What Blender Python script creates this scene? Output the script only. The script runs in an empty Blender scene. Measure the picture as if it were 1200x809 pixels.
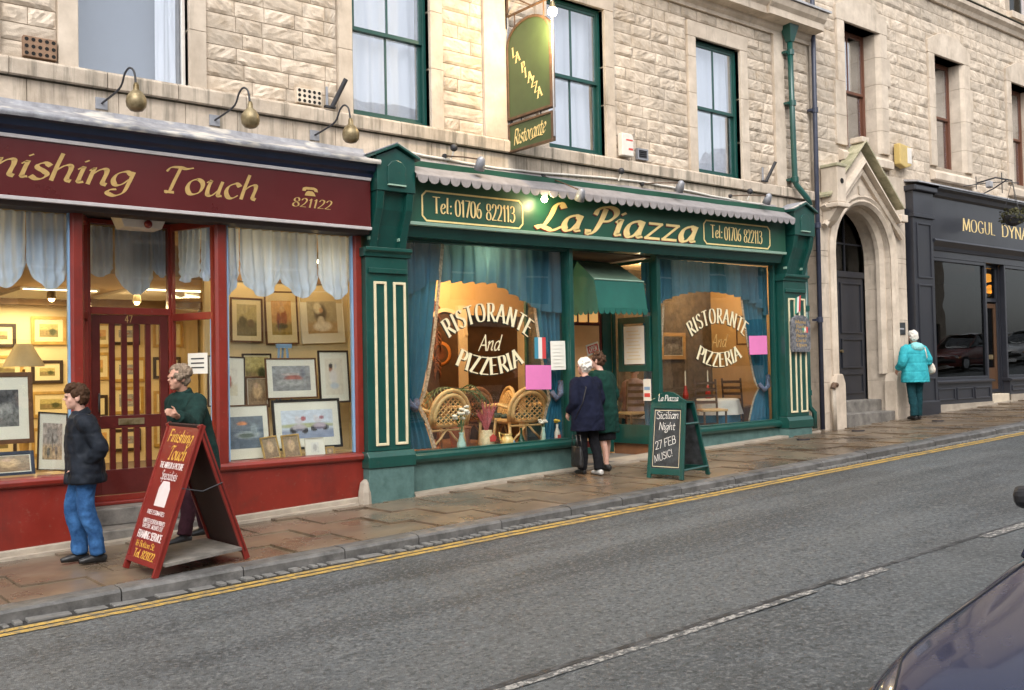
import bpy, bmesh, math, random
from mathutils import Vector, Matrix, noise
from mathutils.bvhtree import BVHTree
R = math.radians
rnd = random.Random(7)
scene = bpy.context.scene
col = scene.collection

# ---------------------------------------------------------------- camera
cam = bpy.data.cameras.new('camera'); cam_o = bpy.data.objects.new('camera', cam); col.objects.link(cam_o)
cam.sensor_width = 36; cam.lens = 35.0; cam.clip_start = .05; cam.clip_end = 2000
yaw, pitch, roll = R(39.0), R(1.62), R(-1.16)
fw = Vector((math.sin(yaw)*math.cos(pitch), math.cos(yaw)*math.cos(pitch), math.sin(pitch)))
rt = Vector((math.cos(yaw), -math.sin(yaw), 0)); up = rt.cross(fw)
r2 = rt*math.cos(roll) + up*math.sin(roll); u2 = up*math.cos(roll) - rt*math.sin(roll)
CAM = Vector((0, -10.5, 1.755))
m = Matrix((r2, u2, -fw)).transposed().to_4x4(); m.translation = CAM
cam_o.matrix_world = m
scene.camera = cam_o

# ---------------------------------------------------------------- world and sun (dull overcast afternoon)
SUN_AZ, SUN_EL = R(215), R(48)
w = bpy.data.worlds.new('World'); scene.world = w; w.use_nodes = True
nt = w.node_tree; bg = nt.nodes['Background']
sky = nt.nodes.new('ShaderNodeTexSky'); sky.sky_type = 'NISHITA'; sky.sun_disc = False
sky.sun_elevation = SUN_EL; sky.sun_rotation = SUN_AZ; sky.air_density = 1.0; sky.dust_density = 3.0; sky.ozone_density = 1.0
hs = nt.nodes.new('ShaderNodeHueSaturation'); hs.inputs['Saturation'].default_value = .22   # cloud cover greys the sky
nt.links.new(sky.outputs[0], hs.inputs['Color']); nt.links.new(hs.outputs[0], bg.inputs['Color'])
bg.inputs['Strength'].default_value = .15
sun = bpy.data.lights.new('sun', 'SUN'); sun.energy = .75; sun.angle = R(50); sun.color = (1, .95, .88)
sun_o = bpy.data.objects.new('sun', sun); col.objects.link(sun_o)
sd = Vector((math.sin(SUN_AZ)*math.cos(SUN_EL), math.cos(SUN_AZ)*math.cos(SUN_EL), math.sin(SUN_EL)))
sun_o.rotation_euler = (-sd).to_track_quat('-Z', 'Y').to_euler()
sun_o.location = (-20, -40, 40)
vs = scene.view_settings
vs.view_transform = 'Standard'; vs.look = 'None'; vs.gamma = 1; vs.use_curve_mapping = False
vs.exposure = 1.02
scene.cycles.use_denoising = True
scene.cycles.max_bounces = 8; scene.cycles.transparent_max_bounces = 16
scene.cycles.sample_clamp_indirect = 4

# ---------------------------------------------------------------- materials
MATS = {}
def lin(c): return tuple(c) + (1,)
def mat(name, c, rough=.6, var=.2, scale=6., bump=.15, bscale=60., metal=0., c2=None, stretch=(1, 1, 1), rnd_obj=0., spec=.5, coat=0., dist=.01, detail=4., emit=None, rvar=.1):
    mm = bpy.data.materials.new(name); mm.use_nodes = True; MATS[name] = mm
    nt = mm.node_tree; b = nt.nodes['Principled BSDF']; N = nt.nodes.new; L = nt.links.new
    geo = N('ShaderNodeNewGeometry'); mp = N('ShaderNodeMapping'); mp.inputs['Scale'].default_value = stretch
    L(geo.outputs['Position'], mp.inputs['Vector'])
    n1 = N('ShaderNodeTexNoise'); n1.inputs['Scale'].default_value = scale; n1.inputs['Detail'].default_value = detail; n1.inputs['Roughness'].default_value = .65
    L(mp.outputs[0], n1.inputs['Vector'])
    rp = N('ShaderNodeValToRGB'); rp.color_ramp.elements[0].position = .3; rp.color_ramp.elements[1].position = .7
    a = [max(0, x*(1-var)) for x in c]; d = [min(1, x*(1+var)) for x in (c2 or c)]
    rp.color_ramp.elements[0].color = lin(a); rp.color_ramp.elements[1].color = lin(d)
    L(n1.outputs['Fac'], rp.inputs['Fac']); out = rp.outputs['Color']
    if rnd_obj:
        oi = N('ShaderNodeObjectInfo'); hv = N('ShaderNodeHueSaturation'); mr = N('ShaderNodeMapRange')
        mr.inputs['To Min'].default_value = 1-rnd_obj; mr.inputs['To Max'].default_value = 1+rnd_obj
        L(oi.outputs['Random'], mr.inputs['Value']); L(mr.outputs[0], hv.inputs['Value']); L(out, hv.inputs['Color']); out = hv.outputs['Color']
    L(out, b.inputs['Base Color'])
    if rvar:
        mr = N('ShaderNodeMapRange'); mr.inputs['To Min'].default_value = max(0, rough-rvar); mr.inputs['To Max'].default_value = min(1, rough+rvar)
        L(n1.outputs['Fac'], mr.inputs['Value']); L(mr.outputs[0], b.inputs['Roughness'])
    else: b.inputs['Roughness'].default_value = rough
    b.inputs['Metallic'].default_value = metal; b.inputs['Specular IOR Level'].default_value = spec
    b.inputs['Coat Weight'].default_value = coat; b.inputs['Coat Roughness'].default_value = .06
    if bump:
        n2 = N('ShaderNodeTexNoise'); n2.inputs['Scale'].default_value = bscale; n2.inputs['Detail'].default_value = 3
        L(mp.outputs[0], n2.inputs['Vector'])
        bp = N('ShaderNodeBump'); bp.inputs['Strength'].default_value = bump; bp.inputs['Distance'].default_value = dist
        L(n2.outputs['Fac'], bp.inputs['Height']); L(bp.outputs[0], b.inputs['Normal'])
    if emit:
        b.inputs['Emission Color'].default_value = lin(emit[:3]); b.inputs['Emission Strength'].default_value = emit[3]
    return mm
def overlay(mm, c, scale, lo, hi, stretch=(1, 1, 1), fac=1., detail=5., zmask=None):
    """mix a second colour over a material's base colour where a noise is high (stains, wear)"""
    nt = mm.node_tree; N = nt.nodes.new; L = nt.links.new; b = nt.nodes['Principled BSDF']
    src = b.inputs['Base Color'].links[0].from_socket
    geo = N('ShaderNodeNewGeometry'); mp = N('ShaderNodeMapping'); mp.inputs['Scale'].default_value = stretch; mp.inputs['Location'].default_value = (3.1, 7.7, 1.3)
    L(geo.outputs['Position'], mp.inputs['Vector'])
    n = N('ShaderNodeTexNoise'); n.inputs['Scale'].default_value = scale; n.inputs['Detail'].default_value = detail; n.inputs['Roughness'].default_value = .7
    L(mp.outputs[0], n.inputs['Vector'])
    mr = N('ShaderNodeMapRange'); mr.inputs['From Min'].default_value = lo; mr.inputs['From Max'].default_value = hi; mr.inputs['To Max'].default_value = fac
    L(n.outputs['Fac'], mr.inputs['Value'])
    mx = N('ShaderNodeMix'); mx.data_type = 'RGBA'; mx.inputs['B'].default_value = lin(c)
    L(mr.outputs[0], mx.inputs['Factor']); L(src, mx.inputs['A']); L(mx.outputs['Result'], b.inputs['Base Color'])
    return mm
def glass(name, tint=(1, 1, 1), refl=1., rough=0., wob=.0):
    mm = bpy.data.materials.new(name); mm.use_nodes = True; MATS[name] = mm
    nt = mm.node_tree; nt.nodes.clear(); N = nt.nodes.new; L = nt.links.new
    o = N('ShaderNodeOutputMaterial'); t = N('ShaderNodeBsdfTransparent'); t.inputs[0].default_value = lin(tint)
    g = N('ShaderNodeBsdfGlossy'); g.inputs['Roughness'].default_value = rough; g.inputs['Color'].default_value = (.95, .97, 1, 1)
    f = N('ShaderNodeFresnel'); f.inputs['IOR'].default_value = 1.5
    ml = N('ShaderNodeMath'); ml.operation = 'MULTIPLY'; ml.inputs[1].default_value = 1.0*refl; ml.use_clamp = True
    gb = N('ShaderNodeNewGeometry'); ir = N('ShaderNodeMapRange'); ir.inputs['To Min'].default_value = 1.5; ir.inputs['To Max'].default_value = 1/1.5   # same reflectance from both faces of a pane
    L(gb.outputs['Backfacing'], ir.inputs['Value']); L(ir.outputs[0], f.inputs['IOR'])
    L(f.outputs[0], ml.inputs[0])
    if wob:
        geo = N('ShaderNodeNewGeometry'); n = N('ShaderNodeTexNoise'); n.inputs['Scale'].default_value = 1.6; n.inputs['Detail'].default_value = 1
        L(geo.outputs['Position'], n.inputs['Vector']); bp = N('ShaderNodeBump'); bp.inputs['Strength'].default_value = wob; bp.inputs['Distance'].default_value = .05
        L(n.outputs['Fac'], bp.inputs['Height']); L(bp.outputs[0], g.inputs['Normal'])
    mx = N('ShaderNodeMixShader'); L(ml.outputs[0], mx.inputs[0]); L(t.outputs[0], mx.inputs[1]); L(g.outputs[0], mx.inputs[2]); L(mx.outputs[0], o.inputs[0])
    return mm
def cloth(name, c, var=.25, trans=.35, alpha=1., scale=14., stretch=(1, 1, .15)):
    """thin curtain cloth: diffuse plus light coming through, optionally see-through weave"""
    mm = bpy.data.materials.new(name); mm.use_nodes = True; MATS[name] = mm
    nt = mm.node_tree; nt.nodes.clear(); N = nt.nodes.new; L = nt.links.new
    o = N('ShaderNodeOutputMaterial'); geo = N('ShaderNodeNewGeometry'); mp = N('ShaderNodeMapping'); mp.inputs['Scale'].default_value = stretch
    L(geo.outputs['Position'], mp.inputs['Vector']); n = N('ShaderNodeTexNoise'); n.inputs['Scale'].default_value = scale; n.inputs['Detail'].default_value = 4
    L(mp.outputs[0], n.inputs['Vector']); rp = N('ShaderNodeValToRGB'); rp.color_ramp.elements[0].position = .3; rp.color_ramp.elements[1].position = .7
    rp.color_ramp.elements[0].color = lin([x*(1-var) for x in c]); rp.color_ramp.elements[1].color = lin([min(1, x*(1+var)) for x in c]); L(n.outputs['Fac'], rp.inputs['Fac'])
    d = N('ShaderNodeBsdfDiffuse'); t = N('ShaderNodeBsdfTranslucent'); L(rp.outputs[0], d.inputs[0]); L(rp.outputs[0], t.inputs[0])
    mx = N('ShaderNodeMixShader'); mx.inputs[0].default_value = trans; L(d.outputs[0], mx.inputs[1]); L(t.outputs[0], mx.inputs[2]); last = mx
    if alpha < 1:
        tr = N('ShaderNodeBsdfTransparent'); m2 = N('ShaderNodeMixShader'); m2.inputs[0].default_value = alpha
        L(tr.outputs[0], m2.inputs[1]); L(mx.outputs[0], m2.inputs[2]); last = m2
    L(last.outputs[0], o.inputs[0]); return mm
def emis(name, c, s):
    mm = bpy.data.materials.new(name); mm.use_nodes = True; MATS[name] = mm
    b = mm.node_tree.nodes['Principled BSDF']; b.inputs['Base Color'].default_value = lin(c); b.inputs['Emission Color'].default_value = lin(c); b.inputs['Emission Strength'].default_value = s
    return mm
def printmat(name, gloss=.45):
    mm = bpy.data.materials.new(name); mm.use_nodes = True; MATS[name] = mm
    nt = mm.node_tree; b = nt.nodes['Principled BSDF']; a = nt.nodes.new('ShaderNodeVertexColor'); a.layer_name = 'print'
    nt.links.new(a.outputs[0], b.inputs['Base Color']); b.inputs['Roughness'].default_value = gloss
    return mm

mat('stone', (.52, .43, .335), .85, .16, 5, .45, 70, c2=(.59, .505, .41), rnd_obj=.13, dist=.008, spec=.2)
overlay(MATS['stone'], (.37, .27, .17), 3.3, .5, .75, fac=.6)
overlay(MATS['stone'], (.15, .13, .105), 5, .56, .74, fac=.55)
overlay(MATS['stone'], (.28, .25, .21), .5, .48, .7, fac=.45)
mat('ashlar', (.53, .445, .355), .8, .1, 3, .3, 90, c2=(.61, .525, .43), rnd_obj=.06, dist=.005, spec=.2)
overlay(MATS['ashlar'], (.31, .24, .17), 2.2, .5, .75, fac=.5, stretch=(1, 1, .35))
overlay(MATS['ashlar'], (.17, .15, .12), 3.1, .58, .74, fac=.5, stretch=(1.3, 1.3, .25))
mat('sill_stone', (.48, .4, .32), .85, .12, 4, .4, 80, c2=(.56, .48, .39), rnd_obj=.07, dist=.006, spec=.2)
overlay(MATS['sill_stone'], (.13, .12, .095), 6, .47, .66, fac=.75, stretch=(1.5, 1.5, .1))
overlay(MATS['sill_stone'], (.3, .22, .14), 1.7, .5, .8, fac=.4)
mat('mortar', (.38, .315, .245), .95, .2, 10, .4, 120)
mat('dirt_groove', (.07, .065, .045), .95, .4, 14, .3, 90)
mat('asphalt', (.062, .071, .077), .5, .42, 28, 1., 120, c2=(.122, .136, .144), dist=.012, rvar=.12, detail=6)
overlay(MATS['asphalt'], (.04, .043, .044), .45, .46, .62, fac=.65)
overlay(MATS['asphalt'], (.16, .168, .165), .3, .5, .66, fac=.5, stretch=(.4, 1.8, 1))
overlay(MATS['asphalt'], (.035, .037, .038), .9, .5, .64, fac=.55, stretch=(.1, 1.6, 1))
overlay(MATS['asphalt'], (.26, .265, .26), 30, .54, .62, fac=.5, detail=2)
overlay(MATS['asphalt'], (.022, .024, .025), 24, .54, .62, fac=.55, detail=2)
mat('flag', (.13, .096, .066), .29, .22, 1.1, .16, 45, c2=(.205, .155, .108), rnd_obj=.08, dist=.005, rvar=.22)
overlay(MATS['flag'], (.07, .054, .042), .4, .44, .66, fac=.8)
overlay(MATS['flag'], (.25, .16, .075), .8, .5, .7, fac=.5, stretch=(.6, 1.4, 1))
overlay(MATS['flag'], (.3, .28, .24), 5, .64, .78, fac=.35)
mat('kerb', (.09, .088, .085), .5, .2, 6, .3, 60, c2=(.14, .135, .13), rnd_obj=.16)
overlay(MATS['kerb'], (.035, .034, .033), 4, .5, .7, fac=.8)
mat('sett', (.2, .195, .185), .6, .25, 10, .3, 60, rnd_obj=.2)
mat('joint', (.095, .072, .05), .9, .3, 20, .2, 60)
mat('yellow_paint', (.5, .32, .07), .6, .2, 12, .3, 120)
overlay(MATS['yellow_paint'], (.13, .125, .11), 11, .48, .6, fac=.8)
overlay(MATS['yellow_paint'], (.1, .1, .1), 40, .55, .62, fac=.7)
mat('white_paint', (.42, .4, .37), .6, .2, 12, .3, 120)
overlay(MATS['white_paint'], (.1, .1, .1), 15, .46, .52, fac=.95)
overlay(MATS['white_paint'], (.09, .095, .095), 28, .5, .56, fac=.9, detail=2)
mat('red_paint', (.21, .019, .011), .4, .12, 3, .06, 30, coat=.35)
overlay(MATS['red_paint'], (.12, .025, .018), 5, .55, .75, fac=.6)
overlay(MATS['red_paint'], (.22, .09, .07), 17, .61, .7, fac=.5)
overlay(MATS['red_paint'], (.09, .012, .01), 2.2, .5, .7, fac=.6, stretch=(1, 1, .3))
mat('maroon', (.08, .006, .007), .3, .1, 2, .04, 20, coat=.4)
mat('dark_red_wood', (.09, .011, .009), .35, .2, 5, .1, 40, coat=.3)
mat('green_paint', (.006, .062, .05), .33, .13, 4, .08, 25, coat=.35)
overlay(MATS['green_paint'], (.03, .1, .085), 9, .6, .75, fac=.5)
overlay(MATS['green_paint'], (.06, .07, .055), 17, .6, .7, fac=.55)
overlay(MATS['green_paint'], (.004, .035, .03), 2.5, .5, .7, fac=.5, stretch=(1, 1, .3))
mat('green_sign', (.014, .075, .045), .42, .1, 3, .05, 25)
mat('green_base', (.06, .13, .12), .7, .2, 6, .25, 40, c2=(.085, .16, .15))
mat('navy_paint', (.008, .016, .045), .35, .2, 5, .08, 30, coat=.3)
mat('charcoal_paint', (.022, .024, .032), .4, .15, 4, .08, 30, coat=.2)
mat('cream_paint', (.68, .6, .4), .5, .08, 10, .05, 50)
mat('gold', (.62, .4, .1), .42, .15, 12, .05, 50)
mat('pale_gold', (.82, .62, .27), .45, .1, 12, .05, 50)
mat('black_shadow_paint', (.012, .02, .014), .5, .1, 10, 0)
mat('dull_gold', (.44, .29, .1), .42, .15, 12, .05, 50)
mat('white_trim', (.55, .52, .52), .5, .1, 8, .05, 50)
mat('white_plastic', (.72, .68, .62), .45, .08, 8, .03, 50)
mat('lead', (.26, .26, .285), .6, .25, 7, .35, 22, c2=(.3, .305, .33), dist=.02, spec=.5)
overlay(MATS['lead'], (.6, .56, .5), 1.7, .53, .62, fac=.95, stretch=(1, 2.2, 2.2), detail=3)
mat('lead_clean', (.33, .33, .35), .5, .2, 7, .3, 25, c2=(.42, .42, .44), dist=.015)
mat('valance', (.27, .25, .25), .6, .18, 9, .2, 40)
mat('brass', (.2, .135, .05), .45, .4, 9, .15, 40, metal=.55, c2=(.27, .22, .13))
mat('grey_metal', (.28, .29, .32), .45, .15, 12, .1, 60, metal=.3)
mat('iron', (.03, .03, .035), .5, .3, 14, .2, 80)
mat('rust_iron', (.1, .055, .03), .6, .35, 14, .2, 80)
mat('blue_pipe', (.035, .042, .07), .4, .2, 8, .1, 40)
mat('brown_timber', (.13, .05, .028), .5, .2, 9, .15, 40, stretch=(1, 1, .2))
mat('terracotta', (.26, .16, .1), .85, .25, 15, .3, 60)
mat('vent_white', (.68, .58, .46), .8, .15, 15, .2, 60)
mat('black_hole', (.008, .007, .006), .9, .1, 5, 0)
mat('moss_stone', (.27, .27, .16), .9, .25, 5, .5, 50, c2=(.4, .36, .25))
mat('pine', (.48, .3, .13), .5, .2, 6, .1, 40, stretch=(.3, .3, 3))
mat('yellow_box', (.55, .4, .14), .45, .1, 6, .05, 40)
mat('paper', (.8, .78, .7), .8, .04, 6, .03, 40)
mat('pink_paper', (.72, .2, .46), .8, .04, 6, .03, 40)
mat('red_ink', (.6, .06, .05), .8, .04, 6, 0)
mat('ink', (.04, .04, .045), .8, .04, 6, 0)
mat('slate_board', (.022, .026, .028), .6, .35, 9, .1, 60, c2=(.045, .05, .055))
mat('chalk', (.75, .73, .68), .95, .2, 40, .2, 150)
printmat('print')
glass('shop_glass', (.95, .97, .96), 1.25, 0, .02)
glass('dark_glass', (.45, .47, .45), .75, 0, .03)
glass('sash_glass', (.95, .97, 1), 5., 0, .06)
glass('plain_glass', (.95, .97, 1), 2.4, 0, .03)
glass('picture_glass', (1, 1, 1), .5, .02)

# ---------------------------------------------------------------- mesh helpers
class MB:
    def __init__(s): s.v = []; s.f = []; s.c = None
    def add(s, vs, fs):
        o = len(s.v); s.v += [tuple(v) for v in vs]; s.f += [tuple(i+o for i in f) for f in fs]; return s
    def box(s, x0, x1, y0, y1, z0, z1, skew=0.):
        """skew: extra z per metre of x (things that follow the slope of the street)"""
        k = lambda x, z: z + skew*x
        return s.add([(x0, y0, k(x0, z0)), (x1, y0, k(x1, z0)), (x1, y1, k(x1, z0)), (x0, y1, k(x0, z0)), (x0, y0, k(x0, z1)), (x1, y0, k(x1, z1)), (x1, y1, k(x1, z1)), (x0, y1, k(x0, z1))],
            [(0, 3, 2, 1), (4, 5, 6, 7), (0, 1, 5, 4), (1, 2, 6, 5), (2, 3, 7, 6), (3, 0, 4, 7)])
    def hexa(s, p):   # eight points, bottom ring then top ring
        return s.add(p, [(0, 3, 2, 1), (4, 5, 6, 7), (0, 1, 5, 4), (1, 2, 6, 5), (2, 3, 7, 6), (3, 0, 4, 7)])
    def prism(s, poly, axis, a, b):
        """poly of 2-D points extruded along axis 'x','y' or 'z' from a to b"""
        def P(p, t): return {'x': (t, p[0], p[1]), 'y': (p[0], t, p[1]), 'z': (p[0], p[1], t)}[axis]
        n = len(poly)
        return s.add([P(p, a) for p in poly]+[P(p, b) for p in poly], [tuple(range(n))[::-1], tuple(range(n, 2*n))]+[(i, (i+1) % n, n+(i+1) % n, n+i) for i in range(n)])
    def tube(s, pts, r, n=8, cap=True, flat=None):
        """tapered tube along points; r a number or a list; flat=(fx,fy) squashes the section"""
        pts = [Vector(p) for p in pts]; k = len(pts); rr = r if isinstance(r, (list, tuple)) else [r]*k
        ring = []; prev = None
        for i, p in enumerate(pts):
            d = (pts[min(i+1, k-1)]-pts[max(i-1, 0)]).normalized()
            if prev is None:
                ref = Vector((0, 0, 1)) if abs(d.z) < .9 else Vector((0, 1, 0)); a = d.cross(ref).normalized()
            else: a = (prev-d*prev.dot(d)).normalized()
            prev = a; b = d.cross(a); q = rr[i]
            qx, qy = q if isinstance(q, (tuple, list)) else (q, q)
            ring.append([p+a*(math.cos(2*math.pi*j/n)*qx)+b*(math.sin(2*math.pi*j/n)*qy) for j in range(n)])
        vs = [v for g in ring for v in g]
        fs = [(i*n+j, i*n+(j+1) % n, (i+1)*n+(j+1) % n, (i+1)*n+j) for i in range(k-1) for j in range(n)]
        if cap: fs += [tuple(range(n))[::-1], tuple(range((k-1)*n, k*n))]
        return s.add(vs, fs)
    def lathe(s, prof, c=(0, 0, 0), n=16, axis='z'):
        vs = []
        for (r, z) in prof:
            for j in range(n):
                a = 2*math.pi*j/n; p = (r*math.cos(a), r*math.sin(a), z)
                if axis == 'y': p = (p[0], p[2], p[1])
                if axis == 'x': p = (p[2], p[0], p[1])
                vs.append((c[0]+p[0], c[1]+p[1], c[2]+p[2]))
        k = len(prof)
        fs = [(i*n+j, i*n+(j+1) % n, (i+1)*n+(j+1) % n, (i+1)*n+j) for i in range(k-1) for j in range(n)]
        fs += [tuple(range(n))[::-1], tuple(range((k-1)*n, k*n))]
        return s.add(vs, fs)
    def ball(s, c, r, n=10, m=6):
        rx, ry, rz = r if isinstance(r, (tuple, list)) else (r, r, r); vs = []; 
        for i in range(1, m):
            t = math.pi*i/m
            for j in range(n):
                a = 2*math.pi*j/n; vs.append((c[0]+rx*math.sin(t)*math.cos(a), c[1]+ry*math.sin(t)*math.sin(a), c[2]-rz*math.cos(t)))
        b = len(vs); vs += [(c[0], c[1], c[2]-rz), (c[0], c[1], c[2]+rz)]
        fs = [(i*n+j, i*n+(j+1) % n, (i+1)*n+(j+1) % n, (i+1)*n+j) for i in range(m-2) for j in range(n)]
        fs += [(b, (j+1) % n, j) for j in range(n)]+[(b+1, (m-2)*n+j, (m-2)*n+(j+1) % n) for j in range(n)]
        return s.add(vs, fs)
    def grid(s, fn, nu, nv):
        vs = [fn(i/nu, j/nv) for j in range(nv+1) for i in range(nu+1)]
        return s.add(vs, [(j*(nu+1)+i, j*(nu+1)+i+1, (j+1)*(nu+1)+i+1, (j+1)*(nu+1)+i) for j in range(nv) for i in range(nu)])
    def sweep(s, path, prof, closed=False):
        """profile (u,v) swept along path points in the XZ plane: u outward in plane, v along -Y"""
        k = len(path); n = len(prof); vs = []
        for i, p in enumerate(path):
            a = Vector(path[i-1] if (i or closed) else path[0]); b = Vector(path[(i+1) % k] if (i < k-1 or closed) else path[-1])
            q = Vector(p); d1 = (q-a); d2 = (b-q)
            if d1.length < 1e-6: d1 = d2
            if d2.length < 1e-6: d2 = d1
            d1.normalize(); d2.normalize()
            n1 = Vector((-d1.y, d1.x)); n2 = Vector((-d2.y, d2.x)); nn = (n1+n2); nn.normalize(); sc = 1/max(.35, nn.dot(n1))
            for (u, v) in prof: vs.append((q.x+nn.x*u*sc, v, q.y+nn.y*u*sc))
        fs = []
        for i in range(k if closed else k-1):
            for j in range(n):
                i2 = (i+1) % k; j2 = (j+1) % n
                fs.append((i*n+j, i*n+j2, i2*n+j2, i2*n+j))
        if not closed: fs += [tuple(range(n)), tuple(range((k-1)*n, k*n))[::-1]]
        return s.add(vs, fs)
    def move(s, M):
        s.v = [tuple(M @ Vector(v)) for v in s.v]; return s
    def mesh(s, name):
        me = bpy.data.meshes.new(name); me.from_pydata(s.v, [], s.f); me.validate(); me.update()
        bm = bmesh.new(); bm.from_mesh(me); bmesh.ops.recalc_face_normals(bm, faces=bm.faces); bm.to_mesh(me); bm.free()
        return me
    def build(s, name, material, parent=None, smooth=False, bevel=0., flip=False, sub=0):
        me = s.mesh(name); o = bpy.data.objects.new(name, me); col.objects.link(o)
        me.materials.append(MATS[material] if isinstance(material, str) else material)
        if smooth:
            for p in me.polygons: p.use_smooth = True
        if bevel:
            b = o.modifiers.new('bevel', 'BEVEL'); b.width = bevel; b.segments = 2; b.limit_method = 'ANGLE'; b.angle_limit = R(40)
        if sub:
            b = o.modifiers.new('sub', 'SUBSURF'); b.levels = sub; b.render_levels = sub
        if parent is not None: attach(o, parent)
        return o
def attach(o, parent):
    o.parent = parent
    if 'base' in parent: b = parent['base']; o.location = (o.location[0]-b[0], o.location[1]-b[1], o.location[2]-b[2])
def tag(o, label=None, cat=None, group=None, kind=None):
    if label: o['label'] = label
    if cat: o['category'] = cat
    if group: o['group'] = group
    if kind: o['kind'] = kind
    return o
def thing(name, label, cat, base=(0, 0, 0), group=None):
    """an Empty at the base of a thing; its parts are modelled in world coordinates and parented to it"""
    o = bpy.data.objects.new(name, None); col.objects.link(o); o.location = base; o.empty_display_size = .1
    o['base'] = tuple(base); tag(o, label, cat, group); return o
def local(name, label, cat, group=None):
    """an Empty whose parts are modelled round the origin, to be moved afterwards"""
    o = bpy.data.objects.new(name, None); col.objects.link(o); o.empty_display_size = .1; tag(o, label, cat, group); return o
def copy_tree(o, parent=None):
    c = o.copy(); col.objects.link(c); c.parent = parent
    for ch in list(o.children): copy_tree(ch, c)
    return c
def lamp(name, kind, loc, energy, color, parent=None, size=.1, aim=None, spot=60, sizey=None, blend=.6):
    l = bpy.data.lights.new(name, kind); l.energy = energy; l.color = color
    if kind == 'AREA':
        l.size = size
        if sizey: l.shape = 'RECTANGLE'; l.size_y = sizey
    else: l.shadow_soft_size = size
    if kind == 'SPOT': l.spot_size = R(spot); l.spot_blend = blend
    o = bpy.data.objects.new(name, l); col.objects.link(o); o.location = loc
    if aim is not None: o.rotation_euler = (Vector(aim)-Vector(loc)).to_track_quat('-Z', 'Y').to_euler()
    if parent is not None: attach(o, parent)
    return o
def gz(x): return .0395*x           # the pavement climbs to the right
def kerb_y(x): return -2.27-.021*(x-3)

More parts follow.
